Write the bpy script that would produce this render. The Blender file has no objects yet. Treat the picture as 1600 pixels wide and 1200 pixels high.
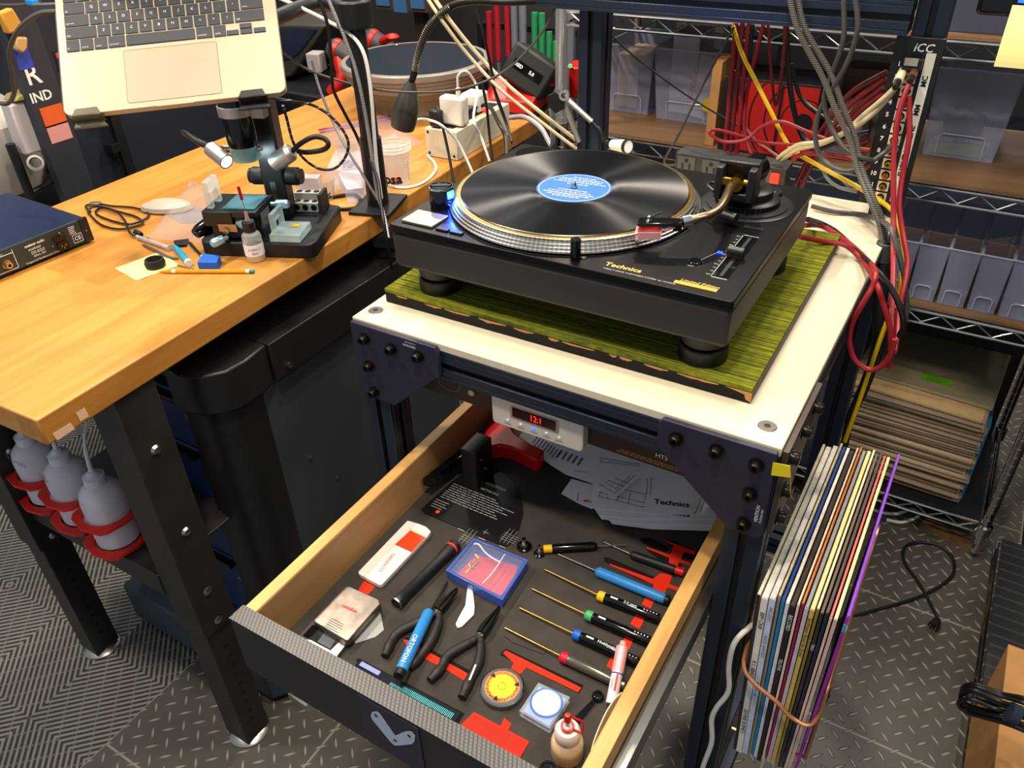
import bpy, math, random
from mathutils import Matrix, Vector
random.seed(7)
scene = bpy.context.scene
C = scene.collection
# ---------------- camera ----------------
def set_camera():
    yaw, pitch, roll = 0.5603487, -0.6099379, -0.0356500
    cy, sy, cp, sp = math.cos(yaw), math.sin(yaw), math.cos(pitch), math.sin(pitch)
    f = Vector((-sy*cp, cy*cp, sp)); r = Vector((cy, sy, 0)); u = r.cross(f)
    cr, sr = math.cos(roll), math.sin(roll)
    r2 = cr*r + sr*u; u2 = -sr*r + cr*u
    cam = bpy.data.cameras.new('camera'); o = bpy.data.objects.new('camera', cam); C.objects.link(o)
    m = Matrix.Identity(4)
    for i in range(3):
        m[i][0] = r2[i]; m[i][1] = u2[i]; m[i][2] = -f[i]
    m[0][3], m[1][3], m[2][3] = 0.64106, -0.73592, 1.58528
    o.matrix_world = m
    cam.sensor_width = 36.0; cam.sensor_fit = 'HORIZONTAL'; cam.lens = 36.0*1246.83/1600.0
    cam.clip_start = 0.02; cam.clip_end = 60
    scene.camera = o
set_camera()
# ---------------- light ----------------
w = bpy.data.worlds.new('world'); scene.world = w; w.use_nodes = True
w.node_tree.nodes['Background'].inputs[0].default_value = (0.80, 0.88, 1.0, 1)
w.node_tree.nodes['Background'].inputs[1].default_value = 0.42
def lamp(x, y, z, power, size, col=(1, .885, .74), aim=None):
    l = bpy.data.lights.new('ceiling_lamp', 'AREA'); l.shape = 'DISK'; l.size = size; l.energy = power; l.color = col
    o = bpy.data.objects.new('ceiling_lamp', l); C.objects.link(o); o.location = (x, y, z)
    if aim: o.rotation_euler = (Vector((x, y, z)) - Vector(aim)).to_track_quat('Z', 'Y').to_euler()
    return o
lamp(-0.15, 1.35, 2.9, 26, .15, aim=(0, .3, 1))
lamp(0.75, 1.7, 2.9, 20, .15, aim=(.2, .3, 1))
lamp(-1.15, .35, 2.9, 34, .15, aim=(-.5, .1, .9))
lamp(0.15, 0.05, 2.9, 20, .12, aim=(.2, .1, 1))
lamp(0.40, -0.65, 2.9, 26, .14, aim=(.25, -.2, .7))
lamp(1.5, -.3, 2.9, 11, .25, aim=(.7, .3, .5))
lamp(-1.15, -.75, 2.9, 30, .14, aim=(-.4, -.2, .3))
lamp(-1.6, 2.1, 2.9, 30, .3)
lamp(.6, 3.0, 2.9, 25, .3)
scene.view_settings.view_transform = 'Standard'; scene.view_settings.look = 'None'
scene.view_settings.exposure = 0.06; scene.view_settings.gamma = 1.0; scene.view_settings.use_curve_mapping = False
# ---------------- constants ----------------
TZ, MZ, KZ, DZ, FZ, WZ = 1.1702, 1.0662, 1.045, .9607, .746, .82
PI = math.pi
# ---------------- materials ----------------
MC = {}
def lin(c):
    if isinstance(c, str):
        c = [int(c[i:i+2], 16)/255 for i in (0, 2, 4)]
    return tuple((v/12.92 if v <= .04045 else ((v+.055)/1.055)**2.4) for v in c) + (1,)
class NT:
    def __init__(s, name):
        s.m = bpy.data.materials.new(name); s.m.use_nodes = True; s.t = s.m.node_tree; s.n = s.t.nodes
        s.b = s.n['Principled BSDF']
    def add(s, typ, **kw):
        n = s.n.new(typ)
        for k, v in kw.items():
            if k.startswith('i_'):
                n.inputs[int(k[2:]) if k[2:].isdigit() else k[2:].replace('_', ' ')].default_value = v
            else: setattr(n, k, v)
        return n
    def link(s, a, b): s.t.links.new(a, b)
    def math(s, op, a, b=None, c=None):
        n = s.n.new('ShaderNodeMath'); n.operation = op
        for i, v in enumerate((a, b, c)):
            if v is None: continue
            if isinstance(v, (int, float)): n.inputs[i].default_value = v
            else: s.link(v, n.inputs[i])
        return n.outputs[0]
    def mix(s, f, a, b):
        n = s.n.new('ShaderNodeMix'); n.data_type = 'RGBA'
        for i, v in ((0, f), (6, a), (7, b)):
            if isinstance(v, (int, float, tuple)): n.inputs[i].default_value = v
            else: s.link(v, n.inputs[i])
        return n.outputs[2]
    def coord(s, kind='Object'):
        return s.n.new('ShaderNodeTexCoord').outputs[kind]
    def mapping(s, vec, scale=(1, 1, 1), rot=(0, 0, 0), loc=(0, 0, 0)):
        n = s.n.new('ShaderNodeMapping'); s.link(vec, n.inputs[0]); n.inputs[3].default_value = scale
        n.inputs[2].default_value = rot; n.inputs[1].default_value = loc
        return n.outputs[0]
    def noise(s, vec, scale=5, detail=3, rough=.5):
        n = s.n.new('ShaderNodeTexNoise'); s.link(vec, n.inputs['Vector']); n.inputs['Scale'].default_value = scale
        n.inputs['Detail'].default_value = detail; n.inputs['Roughness'].default_value = rough
        return n.outputs[0]
    def ramp(s, f, stops):
        n = s.n.new('ShaderNodeValToRGB'); s.link(f, n.inputs[0]); e = n.color_ramp.elements
        e[0].position, e[0].color = stops[0]; e[1].position, e[1].color = stops[-1]
        for p, c in stops[1:-1]:
            x = e.new(p); x.color = c
        return n.outputs[0]
    def bump(s, h, strength=.3, dist=.001):
        n = s.n.new('ShaderNodeBump'); n.inputs['Strength'].default_value = strength; n.inputs['Distance'].default_value = dist
        s.link(h, n.inputs['Height']); s.link(n.outputs[0], s.b.inputs['Normal'])
def mat(name, col, rough=.5, metal=0, spec=.5, noise=.0, nscale=40, bump=0, bscale=200, emit=None, es=1, alpha=1, trans=0, ior=1.45, coat=0, aniso=0):
    if name in MC: return MC[name]
    s = NT(name); b = s.b; c = lin(col)
    b.inputs['Base Color'].default_value = c; b.inputs['Roughness'].default_value = rough; b.inputs['Metallic'].default_value = metal
    b.inputs['Specular IOR Level'].default_value = spec; b.inputs['IOR'].default_value = ior
    b.inputs['Coat Weight'].default_value = coat; b.inputs['Anisotropic'].default_value = aniso
    if noise:
        f = s.noise(s.coord(), nscale, 4)
        d = tuple(v*(1-noise) for v in c[:3]) + (1,); e = tuple(min(1, v*(1+noise)) for v in c[:3]) + (1,)
        s.link(s.ramp(f, [(.3, d), (.7, e)]), b.inputs['Base Color'])
    if bump: s.bump(s.noise(s.coord(), bscale, 2), bump, .0006)
    if emit: b.inputs['Emission Color'].default_value = lin(emit); b.inputs['Emission Strength'].default_value = es
    if alpha < 1: b.inputs['Alpha'].default_value = alpha
    if trans: b.inputs['Transmission Weight'].default_value = trans
    MC[name] = s.m; return s.m
def clear(name, col='ffffff', alpha=.25, rough=.15):
    return mat(name, col, rough, alpha=alpha, spec=.8)
def wood_mat(name, c1, c2, c3, axis='Y', stave=.045, length=.5, rough=.45, grain=1.0):
    s = NT(name); v = s.coord()
    rot = (0, 0, PI/2) if axis == 'Y' else (0, 0, 0)
    if axis == 'YZ': rot = (0, PI/2, PI/2)
    mv = s.mapping(v, rot=rot)
    br = s.n.new('ShaderNodeTexBrick'); s.link(mv, br.inputs['Vector'])
    br.inputs['Scale'].default_value = 1; br.inputs['Brick Width'].default_value = length; br.inputs['Row Height'].default_value = stave
    br.inputs['Mortar Size'].default_value = .0004; br.inputs['Mortar Smooth'].default_value = 0
    br.inputs['Color1'].default_value = (0, 0, 0, 1); br.inputs['Color2'].default_value = (1, 1, 1, 1); br.inputs['Mortar'].default_value = (.2, .2, .2, 1)
    g = s.noise(s.mapping(mv, (3*grain, 60*grain, 60*grain)), 1, 5, .6)
    f = s.math('ADD', s.math('MULTIPLY', br.outputs[0], .3), s.math('MULTIPLY', g, .75))
    s.link(s.ramp(f, [(.25, lin(c1)), (.5, lin(c2)), (.85, lin(c3))]), s.b.inputs['Base Color'])
    s.b.inputs['Roughness'].default_value = rough; s.bump(g, .08, .0005)
    return s.m
M_DESK = wood_mat('butcher_block', '9e6626', 'b67c34', 'c69048', 'Y', .05, .6, .38)
M_SHELF = wood_mat('shelf_wood', '5e4228', '76583a', '866644', 'X', .3, 3, .4, .5)
M_DRAW = wood_mat('oak', 'a06e38', 'c2904c', 'd6a862', 'Y', .04, 1.5, .5, 1.6)
M_DRAWIN = wood_mat('oak_inside', '9a6c3c', 'b28450', 'c09560', 'Y', .04, 1.5, .5, .8)
def floor_mat():
    # two kinds of interlocking plastic tile: ribbed drainage tile (x < -0.639) and diamond tread tile
    s = NT('floor_tiles'); v = s.coord(); sep = s.n.new('ShaderNodeSeparateXYZ'); s.link(v, sep.inputs[0])
    X, Y = sep.outputs[0], sep.outputs[1]; m = s.math; T = .407
    px = m('ADD', X, .639 + T*20); py = m('ADD', Y, -.43 + T*20)
    # tread lozenges
    P = T/9
    ax, ay = m('DIVIDE', px, P), m('DIVIDE', py, P)
    def loz(ox, oy, flip):
        qx = m('SUBTRACT', m('FRACT', m('ADD', ax, ox)), .5); qy = m('SUBTRACT', m('FRACT', m('ADD', ay, oy)), .5)
        u = m('MULTIPLY', m('ADD', qx, qy), .7071); w_ = m('MULTIPLY', m('SUBTRACT', qx, qy), .7071)
        if flip: u, w_ = w_, u
        e = m('DIVIDE', u, .36); prof = m('SUBTRACT', 1.0, m('MULTIPLY', e, e))
        d = m('SUBTRACT', m('MULTIPLY', prof, .085), m('ABSOLUTE', w_))
        return m('MULTIPLY', m('MAXIMUM', m('MINIMUM', m('MULTIPLY', d, 22), 1.0), 0.0), 1.0)
    lz = m('MAXIMUM', loz(.5, .5, False), loz(0, 0, True))
    def seam(p, wid):
        q = m('ABSOLUTE', m('SUBTRACT', m('FRACT', m('ADD', m('DIVIDE', p, T), .5)), .5)); return m('LESS_THAN', q, wid)
    sm = m('MAXIMUM', seam(px, .006), seam(py, .006))
    # ribbed tile
    S = T/2
    qy = m('ADD', Y, .43 + T*20); cx, cy_ = m('FLOOR', m('DIVIDE', px, S)), m('FLOOR', m('DIVIDE', qy, S))
    par = m('MODULO', m('ADD', cx, cy_), 2.0)
    r1 = m('FRACT', m('DIVIDE', m('ADD', px, qy), S/12)); r2 = m('FRACT', m('DIVIDE', m('ADD', m('SUBTRACT', px, qy), T*30), S/12))
    rr = m('ADD', m('MULTIPLY', r1, m('SUBTRACT', 1.0, par)), m('MULTIPLY', r2, par))
    cr1 = m('FRACT', m('DIVIDE', m('ADD', m('SUBTRACT', px, qy), T*30), S/4)); cr2 = m('FRACT', m('DIVIDE', m('ADD', px, qy), S/4))
    cc = m('ADD', m('MULTIPLY', cr1, m('SUBTRACT', 1.0, par)), m('MULTIPLY', cr2, par))
    tri = m('ABSOLUTE', m('SUBTRACT', rr, .5))
    rib = m('MAXIMUM', m('MINIMUM', m('MULTIPLY', m('SUBTRACT', .37, tri), 5), 1.0), 0.0)
    cross = m('MULTIPLY', m('LESS_THAN', cc, .12), .45)
    rib = m('MAXIMUM', rib, cross)
    isrib = m('LESS_THAN', X, -.639)
    nz = s.noise(v, 6, 4)
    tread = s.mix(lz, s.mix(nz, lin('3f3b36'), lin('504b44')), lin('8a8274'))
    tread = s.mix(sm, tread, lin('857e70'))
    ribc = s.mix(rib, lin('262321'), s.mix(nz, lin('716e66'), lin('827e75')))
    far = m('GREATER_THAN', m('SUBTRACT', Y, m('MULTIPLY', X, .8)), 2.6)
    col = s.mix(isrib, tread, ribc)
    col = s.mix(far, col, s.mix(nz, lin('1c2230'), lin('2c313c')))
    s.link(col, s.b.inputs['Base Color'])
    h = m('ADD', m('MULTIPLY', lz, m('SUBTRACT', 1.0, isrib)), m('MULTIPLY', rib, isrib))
    s.bump(h, .7, .003); s.b.inputs['Roughness'].default_value = .42
    return s.m
def carpet_mat():
    s = NT('green_striped_carpet'); v = s.coord()
    a = s.noise(s.mapping(v, (2.5, 210, 1)), 1, 3, .7); b = s.noise(s.mapping(v, (90, 600, 90)), 1, 2)
    f = s.math('ADD', s.math('MULTIPLY', a, .75), s.math('MULTIPLY', b, .3))
    s.link(s.ramp(f, [(.34, lin('2c3418')), (.46, lin('4a521c')), (.56, lin('74761c')), (.68, lin('9c9a30'))]), s.b.inputs['Base Color'])
    s.b.inputs['Roughness'].default_value = .95; s.b.inputs['Specular IOR Level'].default_value = .1; s.bump(f, .8, .003)
    return s.m
def record_mat():
    s = NT('grooved_vinyl'); s.b.inputs['Base Color'].default_value = (.004, .004, .004, 1)
    v = s.coord(); ln = s.n.new('ShaderNodeVectorMath'); ln.operation = 'LENGTH'; s.link(v, ln.inputs[0])
    r = ln.outputs[1]
    n = s.noise(s.mapping(v, (1, 1, 1)), 6, 3)
    cmb = s.n.new('ShaderNodeCombineXYZ'); s.link(s.math('MULTIPLY', r, 900.0), cmb.inputs[0])
    g = s.noise(cmb.outputs[0], 1, 3, .8)
    s.link(s.math('ADD', .13, s.math('MULTIPLY', g, .20)), s.b.inputs['Roughness'])
    s.b.inputs['Anisotropic'].default_value = .97; s.b.inputs['Specular IOR Level'].default_value = .5
    s.b.inputs['IOR'].default_value = 1.75
    t = s.n.new('ShaderNodeTangent'); t.direction_type = 'RADIAL'; t.axis = 'Z'; s.link(t.outputs[0], s.b.inputs['Tangent'])
    return s.m
def platter_mat():
    s = NT('platter_aluminium'); v = s.coord(); sep = s.n.new('ShaderNodeSeparateXYZ'); s.link(v, sep.inputs[0])
    a = s.math('ARCTAN2', sep.outputs[1], sep.outputs[0]); d = s.math('SINE', s.math('MULTIPLY', a, 180.0))
    s.link(s.ramp(d, [(.2, lin('aba8a0')), (.8, lin('cfccc4'))]), s.b.inputs['Base Color'])
    s.b.inputs['Metallic'].default_value = 1; s.b.inputs['Roughness'].default_value = .28; s.bump(d, .06, .0004)
    return s.m
def weave_mat():
    s = NT('carbon_weave'); v = s.coord(); sep = s.n.new('ShaderNodeSeparateXYZ'); s.link(v, sep.inputs[0]); m = s.math
    k = 1/.0052
    a = m('FRACT', m('MULTIPLY', m('ADD', sep.outputs[0], m('MULTIPLY', sep.outputs[1], .55)), k)); b = m('FRACT', m('MULTIPLY', sep.outputs[1], k*1.5))
    f = m('MULTIPLY', m('GREATER_THAN', a, .38), m('ADD', .55, m('MULTIPLY', m('GREATER_THAN', b, .45), .45)))
    s.link(s.mix(f, lin('1c1a19'), lin('57534e')), s.b.inputs['Base Color']); s.b.inputs['Roughness'].default_value = .4
    s.bump(f, .5, .0008)
    return s.m
def stripes_mat(name, c1, c2, axis, period, duty=.5, rough=.5, metal=0):
    s = NT(name); v = s.coord(); sep = s.n.new('ShaderNodeSeparateXYZ'); s.link(v, sep.inputs[0])
    f = s.math('GREATER_THAN', s.math('FRACT', s.math('DIVIDE', sep.outputs[axis], period)), duty)
    s.link(s.mix(f, lin(c1), lin(c2)), s.b.inputs['Base Color']); s.b.inputs['Roughness'].default_value = rough; s.b.inputs['Metallic'].default_value = metal
    s.bump(f, .3, .001)
    return s.m
BLK = mat('black_plastic', '141415', .45, noise=.15); BLKG = mat('gloss_black', '0a0a0b', .12); BLKM = mat('black_satin_metal', '1a1a1b', .38, spec=.5)
TTB = mat('turntable_black', '09090a', .36, spec=.2, bump=.1, bscale=900); TTS = mat('turntable_side_grey', '2a2826', .5, bump=.1, bscale=900)
LEGM = mat('black_powder_coat', '26221f', .45, noise=.25, nscale=14, bump=.5, bscale=700)
CABB = mat('cabinet_black', '1c1a19', .4, bump=.15, bscale=500); CABG = mat('cabinet_grey', '39403f', .5, bump=.15, bscale=400); CABU = mat('cabinet_blue', '1e3156', .45)
EXT = mat('dark_blue_extrusion', '2b3442', .36, metal=.55); SLOT = mat('slot_black', '08090b', .5)
PLATE = mat('navy_plate', '2b2a3c', .45, metal=.3, bump=.1, bscale=900); BOLT = mat('bolt_black_steel', '2e2a26', .3, metal=.9)
WHT = mat('white_table_plastic', 'd2c8ac', .42, noise=.03, nscale=9); CHR = mat('chrome', 'd0cfcb', .13, metal=1); STL = mat('brushed_steel', 'a8a6a0', .3, metal=1)
ALU = mat('aluminium', 'c4c0b4', .33, metal=.9); GOLD = mat('gold', 'c99a3a', .25, metal=1); ARMG = mat('arm_gold', '9c8668', .3, metal=1)
BRASS = mat('brass_disc', 'e0b860', .25, metal=1)
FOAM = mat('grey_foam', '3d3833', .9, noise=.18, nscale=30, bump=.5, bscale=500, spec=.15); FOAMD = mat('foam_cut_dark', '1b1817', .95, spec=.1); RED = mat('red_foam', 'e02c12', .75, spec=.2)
REDP = mat('red_plastic', 'c01410', .35); REDC = mat('red_cable_jacket', '84141c', .45); WINE = mat('wine_cable_jacket', '64101e', .45)
GRYC = mat('grey_cable_jacket', '45433f', .4); BLKC = mat('black_cable_jacket', '111112', .42); WHC = mat('white_cable_jacket', 'e4e0d8', .4); BEIGE = mat('beige_cable_jacket', 'cfc09a', .5)
YELC = mat('yellow_cable_jacket', 'dcb408', .45); ORG = mat('copper_wire', 'c98a62', .3, metal=.7)
WHP = mat('white_plastic', 'e6e0d2', .4); OFFW = mat('offwhite_enamel', 'cdc5ad', .45); PAPER = mat('white_paper', 'eeeef2', .8); INK = mat('ink_black', '111111', .7); INKG = mat('ink_grey', '6a6a6c', .8)
PWHT = mat('print_white', 'e8e8e4', .6); PGREY = mat('print_grey', 'a8a8a6', .6); PGOLD = mat('print_gold', 'c9a056', .5); PRED = mat('print_red', 'd0352a', .6)
YEL = mat('yellow_plastic', 'e6b60c', .4); GRN = mat('green_plastic', '3f9a5c', .4); BLU = mat('blue_plastic', '1a5ab8', .35); CRIM = mat('crimson_plastic', 'c41236', .35)
BLUH = mat('sky_blue_plastic', '2f86cc', .35); CRD = mat('cardboard', 'a87a45', .8, noise=.1, nscale=20); KRAFT = mat('kraft_paper', 'c0975a', .85, noise=.08)
CLR = clear('clear_plastic', 'e8eef2', .22); CLRB = clear('frosted_plastic', 'd8dce8', .42, .3); CLRBLU = clear('clear_blue_plastic', '4a68c8', .5); GLS = clear('clear_acrylic', 'd8f0ee', .38, .08)
DRK = mat('dark_wall', '2f2c2b', .8); NAVY = mat('navy_panel', '1b2130', .6); DKGREY = mat('dark_grey_panel', '34343a', .6)
TAPE = mat('yellow_tape', 'd8c414', .5); SILV = mat('silver_face', 'cfc9bb', .38, metal=.25); BROWN = mat('brown_black_faceplate', '2c1c14', .4); KEYM = mat('key_grey', '34353a', .55)
LAP = mat('champagne_aluminium', 'b6a88c', .42, metal=.2); LIPG = mat('olive_grey_rubber', '5e5844', .5)
def led(name, col, s=6): return mat(name, col, .4, emit=col, es=s)
LBLUE = led('blue_led', '1030ff', 9); LCYAN = led('cyan_led', '20a0ff', 8); LRED = led('red_led', 'ff2010', 3); LGRN = led('green_led', '10e060', 3); LWHT = led('white_led', 'ffffff', 6)
# ---------------- geometry helpers ----------------
W = {}
TXT = {}
class MB:
    def __init__(s): s.v = []; s.f = []; s.m = []; s.sm = []; s.M = Matrix.Identity(4)
    def P(s, vs):
        b = len(s.v); s.v += [s.M @ Vector(p) for p in vs]; return b
    def face(s, idx, m=0, sm=False): s.f.append(tuple(idx)); s.m.append(m); s.sm.append(sm)
    def box(s, c, d, m=0, rz=0, R=None):
        x, y, z = d[0]/2, d[1]/2, d[2]/2
        R = R if R is not None else Matrix.Rotation(rz, 3, 'Z')
        b = s.P([Vector(c) + R @ Vector((i*x, j*y, k*z)) for i in (-1, 1) for j in (-1, 1) for k in (-1, 1)])
        for q in ((0, 1, 3, 2), (4, 6, 7, 5), (0, 4, 5, 1), (2, 3, 7, 6), (0, 2, 6, 4), (1, 5, 7, 3)): s.face([b+i for i in q], m)
        return s
    def bx(s, x0, x1, y0, y1, z0, z1, m=0): return s.box(((x0+x1)/2, (y0+y1)/2, (z0+z1)/2), (x1-x0, y1-y0, z1-z0), m)
    def prism(s, poly, z0, z1, m=0, ms=None):
        p = [(q[0], q[1]) for q in poly]; n = len(p)
        A = sum(p[i][0]*p[(i+1) % n][1]-p[(i+1) % n][0]*p[i][1] for i in range(n))
        if A < 0: p = p[::-1]
        b = s.P([(x, y, z0) for x, y in p] + [(x, y, z1) for x, y in p])
        s.face([b+n+i for i in range(n)], m); s.face([b+i for i in range(n-1, -1, -1)], m)
        for i in range(n):
            j = (i+1) % n; s.face((b+i, b+j, b+n+j, b+n+i), m if ms is None else ms)
        return s
    def extr(s, pts, d, m=0):
        n = len(pts); d = Vector(d); b = s.P([Vector(p) for p in pts] + [Vector(p)+d for p in pts])
        s.face([b+i for i in range(n)], m); s.face([b+n+i for i in range(n-1, -1, -1)], m)
        for i in range(n):
            j = (i+1) % n; s.face((b+j, b+i, b+n+i, b+n+j), m)
        return s
    def lathe(s, prof, c=(0, 0, 0), seg=32, m=0, axis=None, ms=None, sx=1, sy=1):
        R = Vector((0, 0, 1)).rotation_difference(Vector(axis)).to_matrix() if axis is not None else Matrix.Identity(3)
        c = Vector(c); n = len(prof)
        b = s.P([c + R @ Vector((r*sx*math.cos(2*PI*i/seg), r*sy*math.sin(2*PI*i/seg), z)) for i in range(seg) for r, z in prof])
        for i in range(seg):
            j = (i+1) % seg
            for k in range(n-1):
                mm = ms[k] if ms else m
                if prof[k][0] < 1e-7 and prof[k+1][0] < 1e-7: continue
                if prof[k][0] < 1e-7: s.face((b+i*n+k, b+j*n+k+1, b+i*n+k+1), mm, True)
                elif prof[k+1][0] < 1e-7: s.face((b+i*n+k, b+j*n+k, b+i*n+k+1), mm, True)
                else: s.face((b+i*n+k, b+j*n+k, b+j*n+k+1, b+i*n+k+1), mm, True)
        return s
    def cyl(s, p0, p1, r0, r1=None, seg=16, m=0):
        r1 = r0 if r1 is None else r1; a = Vector(p1)-Vector(p0); L = a.length
        return s.lathe([(0, 0), (r0, 0), (r1, L), (0, L)], p0, seg, m, a)
    def tube(s, pts, r, seg=8, m=0, smooth=True, closed=False, sub=6):
        P = spline(pts, sub, closed) if smooth and len(pts) > 2 else [Vector(p) for p in pts]
        n = len(P); rings = []; up = None; b0 = len(s.v)
        for i in range(n):
            if closed: t = (P[(i+1) % n]-P[i-1])
            else: t = P[min(i+1, n-1)]-P[max(i-1, 0)]
            if t.length < 1e-9: t = Vector((0, 0, 1))
            t.normalize()
            if up is None:
                up = t.orthogonal().normalized()
            else:
                up = (up - t*up.dot(t)); up = up.normalized() if up.length > 1e-6 else t.orthogonal().normalized()
            w_ = t.cross(up); rr = r[min(i*len(r)//n, len(r)-1)] if isinstance(r, (list, tuple)) else r
            s.P([P[i] + rr*(up*math.cos(2*PI*k/seg) + w_*math.sin(2*PI*k/seg)) for k in range(seg)])
        for i in range(n if closed else n-1):
            a = b0+i*seg; c = b0+((i+1) % n)*seg
            for k in range(seg):
                l = (k+1) % seg; s.face((a+k, a+l, c+l, c+k), m, True)
        if not closed:
            s.face([b0+k for k in range(seg-1, -1, -1)], m); s.face([b0+(n-1)*seg+k for k in range(seg)], m)
        return s
    def ball(s, c, r, seg=16, m=0, sz=1):
        return s.lathe([(r*math.sin(PI*i/8), -r*sz*math.cos(PI*i/8)) for i in range(9)], c, seg, m)
    def rail(s, P, wid, m=0, off=0):
        return s
    def text(s, t, size, o, ex, ey, m=0, align='LEFT', off=.0003, sx=1, shear=0, bold=0):
        key = (t, align, shear, bold)
        if key not in TXT:
            cu = bpy.data.curves.new('lettering', 'FONT'); cu.body = t; cu.size = 1; cu.align_x = align; cu.align_y = 'CENTER'; cu.shear = shear; cu.offset = bold; cu.resolution_u = 2
            ob = bpy.data.objects.new('lettering', cu); me = bpy.data.meshes.new_from_object(ob)
            TXT[key] = ([tuple(v.co) for v in me.vertices], [tuple(p.vertices) for p in me.polygons])
            bpy.data.objects.remove(ob); bpy.data.meshes.remove(me)
        vs, fs = TXT[key]; ex = Vector(ex).normalized(); ey = Vector(ey); ey = (ey - ex*ey.dot(ex)).normalized(); n = ex.cross(ey)
        b = s.P([Vector(o) + ex*(x*size*sx) + ey*(y*size) + n*off for x, y, z in vs])
        for f in fs: s.face([b+i for i in f], m)
        return s
    def quad(s, o, ex, ey, wd, h, m=0, off=.0002):
        ex = Vector(ex).normalized(); ey = Vector(ey); ey = (ey - ex*ey.dot(ex)).normalized(); n = ex.cross(ey); o = Vector(o) + n*off
        b = s.P([o, o+ex*wd, o+ex*wd+ey*h, o+ey*h]); s.face((b, b+1, b+2, b+3), m); return s
    def build(s, name, mats, parent=None, origin=None, bevel=0, seg=2, angle=35):
        if not isinstance(mats, (list, tuple)): mats = [mats]
        me = bpy.data.meshes.new(name); o = bpy.data.objects.new(name, me)
        if parent is None:
            if origin is None:
                xs = [v.x for v in s.v]; ys = [v.y for v in s.v]; zs = [v.z for v in s.v]
                origin = ((min(xs)+max(xs))/2, (min(ys)+max(ys))/2, min(zs))
            mw = Matrix.Translation(origin); o.location = origin
        else:
            pm = W[parent.name]
            loc = Vector(origin) if origin is not None else pm.translation.copy()
            mw = pm.copy(); mw.translation = loc
            o.parent = parent; o.location = pm.inverted() @ loc
        inv = mw.inverted()
        me.from_pydata([inv @ v for v in s.v], [], s.f)
        for m in mats: me.materials.append(m)
        me.polygons.foreach_set('material_index', s.m); me.polygons.foreach_set('use_smooth', [True]*len(s.f))
        me.update(); me.set_sharp_from_angle(angle=math.radians(angle))
        C.objects.link(o); W[o.name] = mw
        if bevel:
            b = o.modifiers.new('bevel', 'BEVEL'); b.width = bevel; b.segments = seg; b.limit_method = 'ANGLE'; b.angle_limit = .6
        return o
def spline(pts, sub=6, closed=False):
    P = [Vector(p) for p in pts]; n = len(P); out = []
    for i in range(n if closed else n-1):
        if closed: a, b, c, d = P[i-1], P[i], P[(i+1) % n], P[(i+2) % n]
        else:
            b, c = P[i], P[i+1]; a = P[i-1] if i else b*2-c; d = P[i+2] if i+2 < n else c*2-b
        for k in range(sub):
            t = k/sub
            out.append(.5*((2*b) + (c-a)*t + (2*a-5*b+4*c-d)*t*t + (3*b-a-3*c+d)*t**3))
    if not closed: out.append(P[-1])
    return out
def tag(o, label, cat=None, group=None, kind=None):
    if label: o['label'] = label
    if cat: o['category'] = cat
    if group: o['group'] = group
    if kind: o['kind'] = kind
    return o
def thing(name, label, cat, loc, rz=0, group=None):
    o = bpy.data.objects.new(name, None); C.objects.link(o); o.empty_display_size = .02
    o.location = loc; o.rotation_euler = (0, 0, rz); W[o.name] = Matrix.Translation(loc) @ Matrix.Rotation(rz, 4, 'Z')
    return tag(o, label, cat, group)
def struct(o): o['kind'] = 'structure'; return o
def dup(root, loc=None, rz=None, label=None):
    r = root.copy(); C.objects.link(r)
    if loc is not None: r.location = loc
    if rz is not None: r.rotation_euler = (0, 0, rz)
    if label: r['label'] = label
    for ch in list(root.children):
        c = ch.copy(); C.objects.link(c); c.parent = r
        for g in ch.children:
            d = g.copy(); C.objects.link(d); d.parent = c
    return r
def lerp(a, b, t): return Vector(a)*(1-t) + Vector(b)*t
def up(p, h): return (p[0], p[1], p[2]+h)
def cable(name, label, pts, r, m, group=None, seg=8, cat='cable', sub=7):
    return tag(MB().tube(pts, r, seg, 0, sub=sub).build(name, m), label, cat, group)
def frame(o, ex, ey):
    ex = Vector(ex).normalized(); ey = Vector(ey); ey = (ey-ex*ey.dot(ex)).normalized(); n = ex.cross(ey)
    m = Matrix.Identity(4)
    for i in range(3): m[i][0] = ex[i]; m[i][1] = ey[i]; m[i][2] = n[i]; m[i][3] = o[i]
    return m
def rrect(x0, x1, y0, y1, r, n=5):
    out = []
    for cx, cy, a in ((x1-r, y1-r, 0), (x0+r, y1-r, PI/2), (x0+r, y0+r, PI), (x1-r, y0+r, 1.5*PI)):
        for i in range(n+1): out.append((cx+r*math.cos(a+PI/2*i/n), cy+r*math.sin(a+PI/2*i/n)))
    return out
def circ(cx, cy, r, n=24): return [(cx+r*math.cos(2*PI*i/n), cy+r*math.sin(2*PI*i/n)) for i in range(n)]
# ================= SETTING =================
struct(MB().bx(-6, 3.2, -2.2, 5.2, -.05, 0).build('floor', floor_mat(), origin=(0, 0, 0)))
struct(MB().bx(-6, 3.2, 5.2, 5.3, 0, 2.95).build('wall_back', DRK)); struct(MB().bx(-6.1, -6, -2.2, 5.2, 0, 2.95).build('wall_left', NAVY))
struct(MB().bx(3.2, 3.3, -2.2, 5.2, 0, 2.95).build('wall_right', DRK))
# ================= WORKBENCH =================
DY = .0418; DO = (-.3431, -.3521, 0)
bench = thing('workbench', 'butcher block workbench on black adjustable steel legs at the left', 'workbench', DO, DY)
DM = Matrix.Translation(DO) @ Matrix.Rotation(DY, 4, 'Z')
mb = MB(); mb.M = DM
mb.bx(-.654, 0, 0, 1.524, DZ-.044, DZ)
top = mb.build('bench_top', M_DESK, bench, bevel=.003)
mb = MB(); mb.M = DM
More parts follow.
